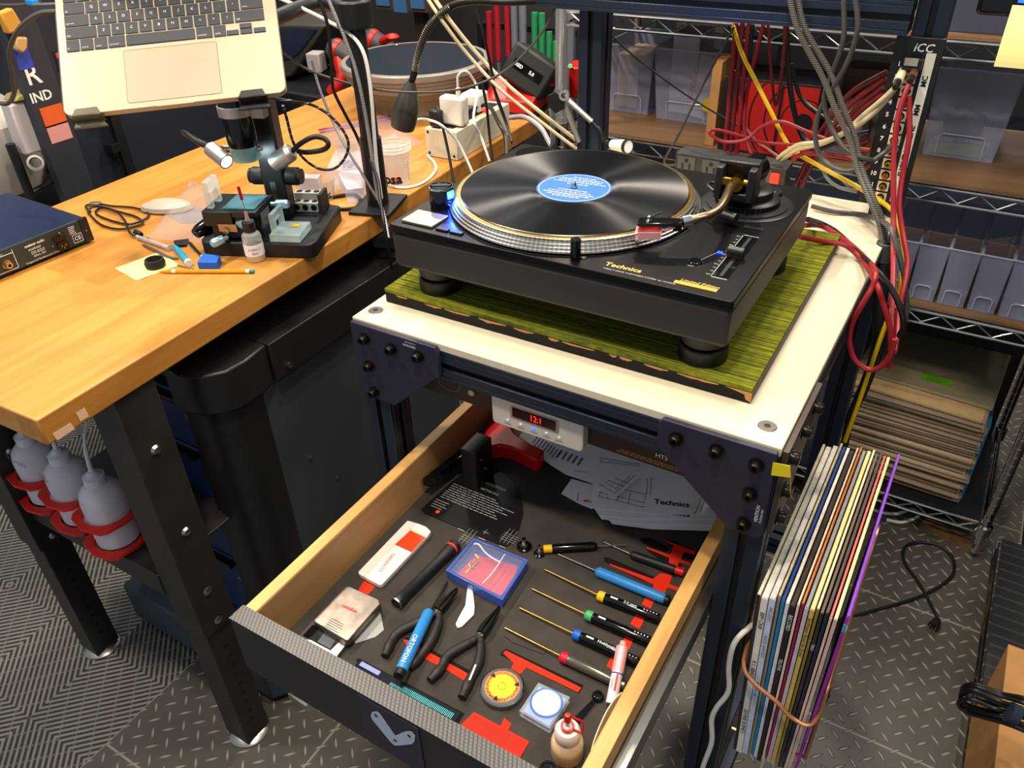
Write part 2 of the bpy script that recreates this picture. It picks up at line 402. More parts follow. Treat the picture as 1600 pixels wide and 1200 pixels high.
# worn bare patches by the near corner
mb.extr([(.0004, .012, DZ-.030), (.0004, .04, DZ-.031), (.0004, .042, DZ-.043), (.0004, .014, DZ-.0435)], (.0003, 0, 0))
mb.extr([(.0004, .052, DZ-.022), (.0004, .066, DZ-.022), (.0004, .067, DZ-.038), (.0004, .053, DZ-.038)], (.0003, 0, 0))
tag(mb.build('bare_patch', mat('bare_wood', 'd8b08c', .8), top), 'pale bare wood patches where varnish chipped', None)
def bench_leg(x0, x1, y0, y1):
    m = MB(); m.bx(x0, x1, y0, y1, .37, DZ-.044); l = m.build('leg', LEGM, bench, bevel=.002)
    m = MB(); m.bx(x0+.006, x1-.006, y0+.006, y1-.006, .012, .45); e = m.build('leg_extension', LEGM, l, bevel=.002)
    m = MB()
    for k in range(9): m.cyl((x1-.0065, (y0+y1)/2, .07+k*.03), (x1-.0055, (y0+y1)/2, .07+k*.03), .005, seg=10)
    m.build('adjustment_hole', SLOT, l)
    MB().lathe([(0, 0), (.043, 0), (.043, .005), (.03, .014), (0, .014)], ((x0+x1)/2, (y0+y1)/2, 0), 28).build('foot', STL, l)
    for z, h_ in ((.39, .004), (.47, .004), (.62, .006), (.80, .006)): MB().lathe([(0, h_), (.006, h_*.7), (.009, 0)], (x1, (y0+y1)/2, z), 12, axis=(1, 0, 0)).build('bolt', STL, l)
bench_leg(-.430, -.355, -.242, -.170); bench_leg(-.905, -.832, -.262, -.19)
bench_leg(-.49, -.415, .98, 1.05); bench_leg(-.965, -.89, .96, 1.03)
m = MB(); m.bx(-.832, -.43, -.245, -.155, .452, .5045); m.bx(-.832, -.43, -.155, .05, .498, .5045); m.build('lower_shelf', LEGM, bench, bevel=.002)
for b_ in ((-.90, -.40, -.262, -.17), (-.95, -.43, .97, 1.05)): MB().bx(*b_, DZ-.075, DZ-.045).build('crossbar', LEGM, bench)
# ---- bottle rack with wash bottles under the bench ----
HX = [(-.795, -.205), (-.685, -.208), (-.572, -.215)]; HZ = .505
hold = thing('bottle_holder', 'red plastic double-tier holder carrying three wash bottles', 'bottle holder', (-.68, -.2, HZ))
for zz, nm in ((HZ+.0005, 'lower_tray'), (HZ+.065, 'upper_tray')):
    m = MB(); R = .043
    for i, (x, y) in enumerate(HX):
        n = 28; b = []
        for k in range(n):
            a = 2*PI*k/n; ca, sa = math.cos(a), math.sin(a); q = .057/max(abs(ca)+abs(sa)*.2, abs(sa)+abs(ca)*.2)
            b.append(((x+R*ca, y+R*sa), (x+q*ca, y+q*sa)))
        for k in range(n):
            (i0, o0), (i1, o1) = b[k], b[(k+1) % n]
            m.prism([i0, o0, o1, i1], zz+.0006*i, zz+.006+.0006*i)
    m.build(nm, mat('red_tray', 'e02820', .45), hold)
m = MB()
for x in (-.85, -.52): m.bx(x, x+.006, -.17, -.15, HZ, HZ+.07)
m.build('side_post', mat('red_tray', 'e02820', .45), hold)
for i, (x, y) in enumerate(HX):
    lb = ['translucent wash bottle hard under the bench corner, first of three', 'translucent wash bottle in the middle of the red holder', 'translucent wash bottle nearest the front bench leg, with tilted spout'][i]
    t = thing('wash_bottle', lb, 'bottle', (x, y, HZ+.0035), 0, 'wash bottles in the red holder')
    MB().lathe([(0, 0), (.036, 0), (.039, .004), (.039, .10), (.036, .118), (.024, .132), (.016, .136), (0, .137)], (x, y, HZ+.0035), 32).build('body', mat('translucent_bottle', 'ece8ee', .35, alpha=.8), t)
    MB().lathe([(0, .002), (.0375, .002), (.0375, .045), (0, .045)], (x, y, HZ+.0035), 24).build('liquid', mat('liquid', 'b4b0a6', .2, alpha=.55), t)
    MB().lathe([(0, .134), (.019, .134), (.019, .152), (.012, .155), (.007, .162), (0, .162)], (x, y, HZ+.0035), 24).build('cap', mat('cap_white', 'e4e4ea', .4, alpha=.9), t)
    MB().tube([(x, y, HZ+.163), (x-.001, y+.003, HZ+.19), (x-.004, y+.012, HZ+.225), (x-.010, y+.03, HZ+.25)], [.0045, .004, .003, .002], 8).build('spout', mat('cap_white', 'e4e4ea', .4, alpha=.9), t)
    mm = MB(); mm.text(['NE', 'THE', 'H.'][i], .014, (x-.028, y-.034, HZ+.118), (1, -.15, 0), (0, .1, 1), 0, off=.001)
    mm.text(['ALCO', '', ''][i] or 'I', .013, (x-.002, y-.0365, HZ+.114), (1, .1, 0), (0, .1, 1), 0, off=.001); mm.build('handwriting', INKG, t)
# ================= TOOL CABINET under bench =================
cab = thing('tool_cabinet', 'rolling tool cabinet with grey side, black bumpers and blue drawers under the workbench', 'cabinet', (-.6, .25, 0))
MB().bx(-.84, -.372, -.03, .62, .13, .845).build('body', CABG, cab, bevel=.003)
cor = [(-.36, .05), (-.352, -.005), (-.357, -.045), (-.385, -.08), (-.42, -.092), (-.47, -.085), (-.47, .05)]
MB().prism(cor, .77, .852).build('corner_bumper', CABB, cab, bevel=.004)
MB().prism([(-.372, .03), (-.366, -.01), (-.371, -.04), (-.395, -.066), (-.43, -.075), (-.47, -.07), (-.47, .03)], .14, .77).build('corner_post', CABB, cab, bevel=.003)
MB().bx(-.372, -.354, .051, .70, .775, .850).bx(-.84, -.354, .051, .70, .846, .852).build('top_trim', CABB, cab, bevel=.002)
MB().prism([(-.352, .70), (-.352, -.085), (-.39, -.135), (-.85, -.135), (-.85, .70)], .020, .135).build('base_skirt', mat('slate_plastic', '3a4650', .5), cab, bevel=.004)
for i, (z0, z1) in enumerate(((.15, .33), (.335, .50), (.505, .63), (.635, .765))):
    d = MB().bx(-.83, -.474, -.052, -.032, z0, z1).build('drawer_front', CABU, cab, bevel=.003)
    MB().bx(-.82, -.50, -.066, -.053, z1-.02, z1-.008).build('drawer_pull', CABB, d)
    MB().cyl((-.49, -.058, z1-.05), (-.49, -.052, z1-.05), .006).build('drawer_catch', STL, d)
m = MB(); m.cyl((-.3535, .085, .79), (-.350, .085, .79), .006, seg=12); m.cyl((-.3715, .10, .55), (-.369, .10, .55), .004, seg=10); m.cyl((-.3715, .16, .45), (-.369, .16, .45), .004, seg=10); m.build('rivet', STL, cab)
for x in (-.45, -.8):
    for y in (.02, .58): MB().cyl((x-.015, y, .028), (x+.015, y, .028), .028, seg=20).build('caster', BLK, cab)
# ================= EQUIPMENT CART =================
X0, X1, Y0, Y1 = -.0438, .5388, -.0478, .665
cart = thing('equipment_cart', 'aluminium extrusion cart with white top holding the turntable', 'cart', ((X0+X1)/2, (Y0+Y1)/2, 0))
MB().bx(X0, X1, Y0, Y1, KZ-.012, KZ).build('white_top', WHT, cart, bevel=.0015)
def ext(p0, p1, name='rail', sz=.045, extra=()):
    # slotted extrusion running along one axis
    m = MB(); a = [abs(p1[i]-p0[i]) for i in range(3)].index(max(abs(p1[i]-p0[i]) for i in range(3)))
    lo, hi = min(p0[a], p1[a]), max(p0[a], p1[a]); h = sz/2
    def bx(u0, u1, v0, v1, mm=0):
        o = [i for i in range(3) if i != a]; r = [None]*3; r[a] = (lo, hi)
        r[o[0]] = (p0[o[0]]+u0, p0[o[0]]+u1); r[o[1]] = (p0[o[1]]+v0, p0[o[1]]+v1)
        m.bx(*r[0], *r[1], *r[2], mm)
    g = .0045
    bx(-h+.007, h-.007, -h+.007, h-.007, 1)
    for su in (-1, 1):
        for sv in (-1, 1):
            c0, c1 = sorted((su*h, su*g)); d0, d1 = sorted((sv*h, sv*(h-.0065))); bx(c0, c1, d0, d1)
            c0, c1 = sorted((su*h, su*(h-.0065))); d0, d1 = sorted((sv*(h-.0065), sv*g)); bx(c0, c1, d0, d1)
    for e in extra: m.bx(*e)
    return m.build(name, [EXT, SLOT], cart, bevel=.0008, seg=1)
h = .0225; zt = KZ-.012-h
for x, y, z1 in ((X0+h, Y0+h, KZ-.012), (X1-h, Y0+h, KZ-.012), (X0+h, Y1-h, 1.62), (X1-h, Y1-h, 1.62)): ext((x, y, .05), (x, y, z1), 'upright')
ext((X0+.045, Y0+h, zt), (X1-.045, Y0+h, zt)); ext((X0+.045, Y1-h, zt), (X1-.045, Y1-h, zt))
ext((X0+h, Y0+.045, zt), (X0+h, Y1-.045, zt)); ext((X1-h, Y0+.045, zt), (X1-h, Y1-.045, zt))
ext((X0-.06, Y1-.07, 1.350), (X1-.045, Y1-.07, 1.350), 'cross_beam'); ext((X0-.06, Y1-.07, 1.395), (X1-.045, Y1-.07, 1.395), 'cross_beam'); ext((X0-.06, Y1-.07, 1.440), (X1-.045, Y1-.07, 1.440), 'cross_beam')
ext((X0+.045, Y1-h, .25), (X1-.045, Y1-h, .25)); ext((X0+h, Y0+.045, .12), (X0+h, Y1-.045, .12)); ext((X1-h, Y0+.045, .12), (X1-h, Y1-.045, .12)); ext((X0+.045, Y0+h, .095), (X1-.045, Y0+h, .095))
for x in (X0+h, X1-h):
    for y in (Y0+h, Y1-h): MB().lathe([(0, 0), (.03, 0), (.03, .008), (.012, .02), (.012, .05), (0, .05)], (x, y, 0), 20).build('levelling_foot', BLK, cart)
# corner plates
def plate(poly, y, name='corner_plate'):
    m = MB(); m.extr([(x, y, z) for x, z in poly], (0, -.007, 0)); return m.build(name, PLATE, cart, bevel=.001)
pl = plate([(-.0415, 1.042), (.099, 1.042), (.103, 1.036), (.103, .998), (.090, .988), (.018, .921), (-.03, .921), (-.0415, .935)], Y0-.001)
pr = plate([(.410, 1.042), (.5365, 1.042), (.5375, .925), (.532, .917), (.500, .917), (.408, 1.0), (.405, 1.008), (.405, 1.036)], Y0-.001)
def bolt(m, x, z, y=Y0-.008): m.lathe([(0, .0045), (.003, .0045), (.003, .010), (.0056, .010), (.0064, .0085), (.0064, .0018), (.0088, .0016), (.0088, 0)], (x, y, z), 18, axis=(0, -1, 0))
for p, ls in ((pl, ((-.018, 1.022), (.027, 1.019), (.072, 1.021), (-.017, .978), (-.016, .934))), (pr, ((.428, 1.022), (.474, 1.023), (.518, 1.021), (.517, .979), (.516, .934)))):
    for x, z in ls:
        m = MB(); bolt(m, x, z); m.build('bolt', BOLT, p)
m = MB(); m.text('VENTION', .0048, (.069, Y0-.0085, 1.033), (-1, 0, -.0), (0, 0, -1), 0, sx=1); m.text('ST-CP-001-0001', .0026, (.069, Y0-.0085, 1.038), (-1, 0, 0), (0, 0, -1), 0)
m.build('lettering', PWHT, pl)
m = MB(); m.text('VENTION', .0058, (.5285, Y0-.0085, .942), (0, 0, 1), (-1, 0, 0), 0); m.text('ST-CP-001-0001', .0032, (.5335, Y0-.0085, .942), (0, 0, 1), (-1, 0, 0), 0)
m.build('lettering', PWHT, pr)
# side plate + bolts on the right side
m = MB(); m.extr([(X1+.001, Y0+.003, 1.04), (X1+.001, .10, 1.04), (X1+.001, .10, 1.0), (X1+.001, .02, .92), (X1+.001, Y0+.003, .92)], (.006, 0, 0)); sp = m.build('corner_plate', mat('bronze_grey_plate', '463c36', .5, metal=.2), cart)
for y, z in ((-.028, 1.022), (.025, 1.022), (.075, 1.022), (-.028, .975), (-.028, .935)):
    m = MB(); m.lathe([(0, .0045), (.003, .0045), (.003, .010), (.0062, .010), (.0072, .0085), (.0072, .0018), (.010, .0016), (.010, 0)], (X1+.007, y, z), 18, axis=(1, 0, 0)); m.build('bolt', BOLT, sp)
for i, (x, y) in enumerate(((-0.0256,-0.0192,1.0450)[:2], (0.5143,-0.0172,1.0450)[:2])):
    m = MB(); m.lathe([(0, .0002), (.0035, .0002), (.0036, .0008), (.0095, .0008), (.0105, 0)], (x, y, KZ), 24, ms=[1, 0, 0, 0]); m.build('countersunk_screw', [mat('dull_steel', '6a665e', .4, metal=.6), SLOT], cart)
tp = [(0.5337,-0.0555,1.0309), (0.5513,-0.0555,1.0330), (0.5544,-0.0555,1.0184), (0.5345,-0.0555,1.0134)]
m = MB(); m.extr(tp, (0, -.0006, 0)); m.extr([tp[1], (.556, -.052, .998), (.558, -.045, .980), tp[2]], (0, -.0006, 0)); tag(m.build('tape_strip', TAPE), 'torn yellow tape stuck on the right corner plate of the cart', 'tape')
# ---- amplifier hung below the top ----
ay = -.026
amp = thing('disc_amplifier', 'slim dark brown component with silver display module hung under the cart top', 'audio component', (.24, .1, .9435))
MB().bx(.047, .447, ay, .3, .944, .985).build('chassis', BROWN, amp, bevel=.001)
MB().lathe([(0, .005), (.0045, .0045), (.0055, .003), (.0055, 0)], (.133, ay, .9665), 20, axis=(0, -1, 0)).build('power_button', ALU, amp)
o_ = MB(); o_.lathe([(.0105, .0), (.0105, .0006), (.0115, .0006), (.0115, 0)], (.095, ay, .9665), 28, axis=(0, -1, 0), sx=1.6); o_.build('oval_badge', INKG, amp)
dm = MB()
rr = rrect(.172, .305, .939, .988, .006, 4); dm.extr([(x, ay-.014, z) for x, z in rr], (0, .016, 0)); dm = dm.build('display_module', SILV, amp, bevel=.0015)
MB().extr([(x, ay-.0146, z) for x, z in rrect(.200, .271, .9575, .978, .002, 3)], (0, .0008, 0)).build('display_bezel', ALU, dm)
MB().extr([(x, ay-.0152, z) for x, z in rrect(.204, .267, .9605, .9755, .001, 2)], (0, .0006, 0)).build('display_window', mat('dark_red_glass', '220406', .15), dm)
MB().text('12:1', .0135, (.239, ay-.0155, .968), (1, 0, 0), (0, 0, 1), align='CENTER', sx=.8).build('display_digits', LRED, dm)
for i, x in enumerate((.196, .2155, .235, .2535, .272)):
    mk = MB().lathe([(0, .0012), (.0018, .0008), (.0022, 0)], (x, ay-.014, .951), 12, axis=(0, -1, 0)).build('button', LBLUE if i == 2 else PWHT, dm)
    if i == 2: tag(mk, 'glowing blue indicator')
m = MB()
for i, x in enumerate((.196, .2155, .235, .2535, .272)): m.bx(x-.005, x+.005, ay-.0146, ay-.014, .9456, .9464)
m.build('button_caption', INKG, dm)
m = MB(); m.text('HTS', .009, (.395, ay-.0004, .963), (1, 0, 0), (0, 0, 1)); m.build('lettering', PWHT, amp)
m = MB()
for z, a, b in ((.953, .35, .43), (.9495, .345, .43)):
    x = a
    while x < b: L = random.uniform(.004, .009); m.bx(x, x+L, ay-.0004, ay, z-.0004, z+.0004); x += L+.0015
m.build('caption', PGOLD, amp)
# ---- isolation board + carpet ----
MYAW = .0116; MO = (0, 0, 0)
RM = Matrix.Rotation(MYAW, 4, 'Z')
mx0, mx1, my0, my1 = -.0278, .4860, .0073, .4610
iso = thing('isolation_board', 'green striped carpet tile on a chipped black board under the turntable', 'board', (.229, .234, KZ))
m = MB(); m.M = RM; m.bx(mx0, mx1, my0, my1, KZ+.0005, MZ-.005); bd = m.build('board', mat('board_black', '0c0b0b', .5, spec=.25), iso, bevel=.001)
m = MB(); m.M = RM; m.bx(mx0, mx1, my0, my1, MZ-.005, MZ); m.build('carpet', carpet_mat(), iso, origin=(0, 0, MZ))
M_CHIP = mat('raw_fibreboard', 'b8814c', .85, noise=.2); random.seed(3)
x = mx0+.02
while x < mx1-.02:
    m = MB(); m.M = RM
    L = random.uniform(.008, .05); zc = MZ-.0065-random.uniform(0, .001); d = random.uniform(.0015, .0035)
    n = 6; ptsu = [(x+L*i/n, zc+.001) for i in range(n+1)]; ptsl = [(x+L*i/n, zc-d*random.uniform(.3, 1)*math.sin(PI*i/n)) for i in range(n, -1, -1)]
    m.extr([(a, my0-.0004, b) for a, b in ptsu+ptsl], (0, .0006, 0)); m.build('chipped_edge', M_CHIP, bd); x += L+random.uniform(.003, .03)
m = MB(); m.M = RM
m.extr([(mx1-.03, my0-.0004, MZ-.006), (mx1+.0003, my0-.0004, MZ-.006), (mx1+.0003, my0-.0004, MZ-.019), (mx1-.006, my0-.0004, MZ-.016), (mx1-.008, my0-.0004, MZ-.010)], (0, .0006, 0))
m.build('chipped_edge', M_CHIP, bd)
# ================= TURNTABLE =================
TYAW = .01195; RT = Matrix.Rotation(TYAW, 4, 'Z') @ Matrix.Translation((0, 0, TZ)); RT = Matrix.Translation((0, 0, TZ)) @ Matrix.Rotation(TYAW, 4, 'Z')
tt = thing('turntable', 'black direct drive turntable with silver platter on the green board', 'turntable', (.226, .178, MZ), TYAW)
TW, TD = .453, .3507
def TB():
    m = MB(); m.M = RT; return m
def tl(p):  # world -> turntable plane coords
    q = RT.inverted() @ Vector(p); return q
TB().prism(rrect(.0, TW, 0, TD, .004, 3), -.011, 0).build('top_plate', TTB, tt, bevel=.001)
body = TB().prism(rrect(.0015, TW-.0015, .0015, TD-.0015, .006, 3), -.060, -.011).build('body', TTS, tt, bevel=.006, seg=3)
for x, y in ((.4140, .047), (.040, .047), (.4140, .304), (.040, .304)):
    f = TB().lathe([(0, -.104), (.0285, -.104), (.0292, -.1025), (.0292, -.0855), (.028, -.084), (.018, -.083), (.018, -.081), (0, -.081)], (x, y, 0), 32).build('foot', BLK, tt)
    TB().lathe([(.0, -.081), (.0265, -.081), (.0285, -.074), (.032, -.0585), (0, -.0585)], (x, y, 0), 32).build('foot_neck', TTS, f)
PC = (.1809, .171)
prof = [(0, .001), (.1605, .001), (.1625, .003)]
for k in range(4): prof += [(.1668-.0026*k, .0034+k*.0033), (.1663-.0026*k, .0052+k*.0033), (.1644-.0026*k, .0058+k*.0033), (.1643-.0026*k, .0066+k*.0033)]
prof += [(.1580, .0168), (.1565, .0172), (0, .0172)]
pw = RT @ Vector((PC[0], PC[1], 0))
pla = TB().lathe(prof, (PC[0], PC[1], 0), 128).build('platter', platter_mat(), tt, origin=pw)
TB().lathe([(.1500, .0170), (.1500, .0178), (.1555, .0178), (.1560, .0172)], (PC[0], PC[1], 0), 96).build('brass_ring', BRASS, pla)
TB().lathe([(.1668, .0003), (.1668, .0008), (.169, .0008), (.169, .0003)], (PC[0], PC[1], 0), 96).build('platter_gap', SLOT, tt)
TB().lathe([(0, .018), (.0035, .018), (.0035, .0245), (.0022, .0265), (0, .027)], (PC[0], PC[1], 0), 20).build('spindle', CHR, tt)
rw = RT @ Vector((PC[0], PC[1], .0178))
rec = thing('vinyl_record', 'black vinyl record with blue centre label playing on the platter', 'record', rw, TYAW)
mr = TB().lathe([(.0045, 0), (.1505, .0001), (.1508, .0008), (.1500, .0016), (.1485, .0014), (.060, .0014), (.054, .0011), (.050, .0014), (.004, .0015)], (PC[0], PC[1], .0178), 128).build('disc', record_mat(), rec, origin=rw)
lb = TB().lathe([(.0045, .0017), (.050, .0017), (.050, .0014)], (PC[0], PC[1], .0178), 64).build('label', mat('label_blue', '2460a8', .5), rec)
m = TB(); z = .0197; cx, cy = PC; random.seed(5)
m.lathe([(.0468, z), (.0474, z)], (cx, cy, 0), 64)
th = .10; ex = (math.cos(th), math.sin(th), 0); ey = (-math.sin(th), math.cos(th), 0)
for j, (yy, half) in enumerate(((.034, .014), (.028, .028), (.0225, .030), (.017, .036), (.0105, .014), (-.011, .018), (-.0175, .030), (-.024, .034), (-.029, .028), (-.034, .018))):
    x = -half
    while x < half:
        L = random.uniform(.003, .008); hh = .0021 if j in (7,) else .0014
        m.quad((cx+ex[0]*x+ey[0]*yy, cy+ex[1]*x+ey[1]*yy, z), ex, ey, L, hh); x += L+.0016
m.build('label_print', PWHT, lb)
# ---- left controls ----
def q(p): v = tl(p); return (v.x, v.y)
TB().prism([(.012, .012), (.060, .012), (.060, .050), (.012, .050)], 0, .0035).build('start_stop_button', mat('button_metal', 'a19a8a', .35, metal=.7), tt, bevel=.0008)
TB().lathe([(0, 0), (.0150, 0), (.0165, .003), (.0165, .026), (.0150, .0285), (.0120, .0285), (.0115, .0278), (0, .0278)], (.0300, .0800, 0), 32).build('power_strobe_tower', mat('strobe_black', '111114', .2), tt)
TB().lathe([(.0125, .0285), (.0160, .0285), (.0168, .026), (.0168, .0275)], (.0300, .0800, 0), 32).build('power_dial_rim', CHR, tt)
TB().box((.0300, .0800, .0287), (.026, .003, .0012), rz=.5).build('power_dial_grip', CHR, tt)
TB().box((.0470, .0765, .0200), (.002, .010, .009), rz=-.2).build('strobe_light', LCYAN, tt)
for x in (.066, .087): TB().prism([(x, .011), (x+.018, .011), (x+.018, .018), (x, .018)], 0, .0028).build('speed_button', BLK, tt, bevel=.0006)
TB().lathe([(0, .001), (.028, .001), (.028, .0), ], (.040, .315, 0), 28).build('adaptor_well', BLKG, tt)
tlx, tly = q((0.2600,0.0198,1.1702))
TB().lathe([(0, 0), (.0062, 0), (.0062, .0250), (.0045, .0262), (0, .0262)], (tlx, tly, 0), 24).build('target_light', BLKG, tt)
tlx, tly = q((0.2678,0.0258,1.1702)); TB().lathe([(0, .0022), (.003, .0018), (.0042, 0)], (tlx, tly, 0), 16).build('light_button', BLKM, tt)
ox, oy = q((0.2958,0.0255,1.1702)); m = TB(); m.text('Technics', .0125, (ox, oy, 0), (1, 0, 0), (0, 1, 0), sx=1.0, bold=.02); m.build('lettering', mat('gold_print', 'd8a850', .4), tt)
ox, oy = q((0.2987,0.0143,1.1702)); m = TB(); m.text('DIRECT DRIVE TURNTABLE SYSTEM  SL-1210GAE', .0040, (ox, oy, 0), (1, 0, 0), (0, 1, 0)); m.build('model_line', PGREY, tt)
ax, ay2 = q((0.3815,0.0209,1.1702)); bx2, by2 = q((0.4298,0.0199,1.1702))
TB().box(((ax+bx2)/2, ay2-.001, .0006), (bx2-ax, .0065, .0012)).build('edition_plate', mat('gold_plate', 'd8b050', .3, metal=.6), tt)
m = TB(); m.text('Limited Edition', .0085, (ax+.004, ay2+.007, 0), (1, 0, 0), (0, 1, 0), shear=.3, sx=.85); m.build('edition_script', mat('gold_print', 'd8a850', .4), tt)
bl_ = bpy.data.lights.new('strobe_lamp', 'POINT'); bl_.energy = .5; bl_.color = (.02, .08, 1); bl_.shadow_soft_size = .003
bo_ = bpy.data.objects.new('strobe_lamp', bl_); C.objects.link(bo_); bo_.location = RT @ Vector((.0505, .0755, .0190))
# ---- pitch slider ----
a1 = q((0.4131,0.0512,1.1702)); a2 = q((0.4122,0.1698,1.1702)); a3 = q((0.4308,0.0503,1.1702)); a4 = q((0.4294,0.1724,1.1702))
m = TB(); sx0, sx1, sy0, sy1 = a1[0], a3[0], a1[1], a2[1]
m.bx(sx0, sx1, sy0, sy1, 0, .0008); pt = m.build('pitch_track', BLKG, tt)
m = TB(); m.bx((sx0+sx1)/2-.002, (sx0+sx1)/2+.002, sy0+.004, sy1-.004, .0008, .0012); m.build('pitch_slot', SLOT, pt)
ky = q((0.4170,0.1073,1.1702))[1]; kx = (sx0+sx1)/2
m = TB(); m.lathe([(0, 0), (.0045, 0), (.0055, .001), (.0055, .019), (.0045, .020), (0, .020)], (kx-.010, ky, .0085), 16, axis=(1, 0, 0)); m.bx(kx-.009, kx+.009, ky-.005, ky+.005, .001, .008); m.build('pitch_fader', BLKM, pt, bevel=.0008)
m = TB()
for k in range(13):
    yy = sy0+.004+(sy1-sy0-.008)*k/12; L = .005 if k % 3 == 0 else .003; m.bx(sx0-.003-L, sx0-.003, yy-.0004, yy+.0004, .0001, .0003)
m.bx(sx0-.0012, sx0-.0006, sy0, sy1, .0001, .0009); m.bx(sx0, sx1, sy1+.001, sy1+.002, .0001, .001); m.bx(sx0, sx1, sy0-.002, sy0-.001, .0001, .001)
rx, ry = q((0.3848,0.0756,1.1702)); m.text('RESET', .0028, (rx-.005, ry-.011, 0), (1, 0, 0), (0, 1, 0)); m.tube([(rx+.003, ry+.006, .0002), (rx+.009, ry+.022, .0002)], .0003, 4, smooth=False); m.tube([(rx+.009, ry+.022, .0002), (sx0-.013, (sy0+sy1)/2+.003, .0002)], .0003, 4, smooth=False)
m.build('pitch_scale', PGREY, tt)
TB().lathe([(0, .0025), (.007, .0025), (.008, .0015), (.009, 0)], (rx, ry, 0), 24).build('reset_button', BLKG, tt)
lx, ly = q((0.4015,0.1125,1.1702)); TB().bx(lx-.003, lx+.003, ly-.002, ly+.002, 0, .0012).build('pitch_lamp', LBLUE, tt)
lx, ly = q((0.4150,0.1964,1.1702)); TB().bx(lx-.012, lx+.012, ly-.0035, ly+.0035, 0, .001).build('range_button', BLKM, tt)
# ---- tonearm ----
bxp, byp = q((0.3847,0.2674,1.1702)); PV = Vector((bxp, byp, 0))
arm = TB().lathe([(0, 0), (.058, 0), (.060, .0006), (.058, .0015), (.052, .0015), (.052, .003), (.040, .004), (.0405, .010), (.036, .0125), (.031, .013), (.031, .022), (.028, .024), (0, .024)], (PV.x, PV.y, 0), 48).build('tonearm_base', BLKM, tt)
m = TB()
for k in range(40):
    a = 2*PI*k/40; m.box((PV.x+.0405*math.cos(a), PV.y+.0405*math.sin(a), .007), (.0012, .002, .005), rz=a)
m.build('height_dial_knurl', BLKG, arm)
# bearing yoke
BV = PV; pv_ = tl((0.3797,0.2250,1.2142)); PV = Vector((pv_.x, pv_.y, 0)); m = TB(); ad_ = tl((0.3838,0.1694,1.2132))-tl((0.3797,0.2250,1.2142)); th = math.atan2(ad_.y, ad_.x)+PI/2
def rp(x, y): return (PV.x+x*math.cos(th)-y*math.sin(th), PV.y+x*math.sin(th)+y*math.cos(th))
for s_ in (-1, 1):
    c = rp(s_*.020, 0); m.box((c[0], c[1], .045), (.010, .034, .042), rz=th)
c = rp(0, .014); m.box((c[0], c[1], .048), (.050, .009, .038), rz=th); c = rp(0, .008); m.box((c[0], c[1], .067), (.050, .020, .006), rz=th); m.box((c[0], c[1], .027), (.050, .034, .010), rz=th)
m.build('bearing_yoke', BLKM, arm, bevel=.002)
m = TB(); a = rp(-.018, 0); b = rp(.018, 0); m.cyl((a[0], a[1], .044), (b[0], b[1], .044), .005, seg=14); c = rp(0, 0); m.lathe([(0, -.011), (.0095, -.011), (.0095, .011), (0, .011)], (c[0], c[1], .044), 20, axis=(rp(0, 1)[0]-c[0], rp(0, 1)[1]-c[1], 0)); m.build('pivot_block', GOLD, arm)
w1 = (0.4008,0.1427,1.2102); w2 = (0.3980,0.1156,1.2082)
def ap(px, py, z): pass
arm_pts = [RT @ Vector((PV.x, PV.y, .044)), (0.3774,0.2052,1.2132), (0.3838,0.1694,1.2132), (0.3866,0.1365,1.2122), (0.3824,0.1182,1.2112), (0.3751,0.1088,1.2102), (0.3665,0.1015,1.2082)]
m = MB(); m.tube(arm_pts, .0055, 14); m.build('arm_tube', ARMG, arm)
m = MB(); m.cyl(arm_pts[-1], (0.3583,0.0951,1.2067), .0072, seg=18); m.build('headshell_collar', CHR, arm)
hs0 = Vector((0.3597,0.0932,1.2077)); hs1 = Vector((0.3113,0.0775,1.2042)); d = (hs1-hs0); dl = d.length; d.normalize(); sd = d.cross(Vector((0, 0, 1))).normalized(); un = sd.cross(d)
Mh = Matrix.Identity(4)
for i in range(3): Mh[i][0] = d[i]; Mh[i][1] = sd[i]; Mh[i][2] = un[i]; Mh[i][3] = hs0[i]
m = MB(); m.M = Mh; m.prism([(0, -.005), (.012, -.008), (dl-.006, -.0095), (dl, -.008), (dl, .008), (dl-.006, .0095), (.012, .008), (0, .005)], -.002, .0022); m.box((.006, 0, -.005), (.010, .008, .010))
hsh = m.build('headshell', BLKG, arm, bevel=.0008)
m = MB(); m.M = Mh
for s_ in (-1, 1): m.lathe([(0, .0055), (.0022, .005), (.0028, .0025), (.0028, .0022)], (dl-.012, s_*.0058, 0), 12)
m.build('headshell_screw', CHR, hsh)
m = MB(); m.M = Mh; m.box((dl-.014, 0, -.0045), (.022, .016, .005)); m.build('cartridge_mount', mat('orange_red', 'd83018', .4), hsh, bevel=.0006)
m = MB(); m.M = Mh; m.box((dl-.013, 0, -.0125), (.026, .0165, .012)); m.build('cartridge', mat('ruby_cartridge', 'b8283c', .25), hsh, bevel=.001)
m = MB(); m.M = Mh; m.box((dl-.012, 0, -.0140), (.030, .0185, .011)); m.build('stylus_guard', clear('stylus_clear', 'f0d8dc', .35, .1), hsh, bevel=.001)
for i, (c_, nm) in enumerate((('c03030', 'r'), ('e8e8e8', 'w'), ('2a8a50', 'g'), ('3050b0', 'b'))):
    m = MB(); m.M = Mh; y = -.006+.004*i; m.tube([(.008, y, -.004), (.018, y-.002, -.0075), (dl-.026, y, -.006)], .0007, 6); m.build('headshell_wire', mat('wire_'+nm, c_, .5), hsh)
m = MB(); m.M = Mh; m.tube([(dl-.012, .009, 0), (dl-.016, .016, .001), (dl-.026, .020, .004)], .0013, 6); m.build('finger_lift', BLKM, hsh)
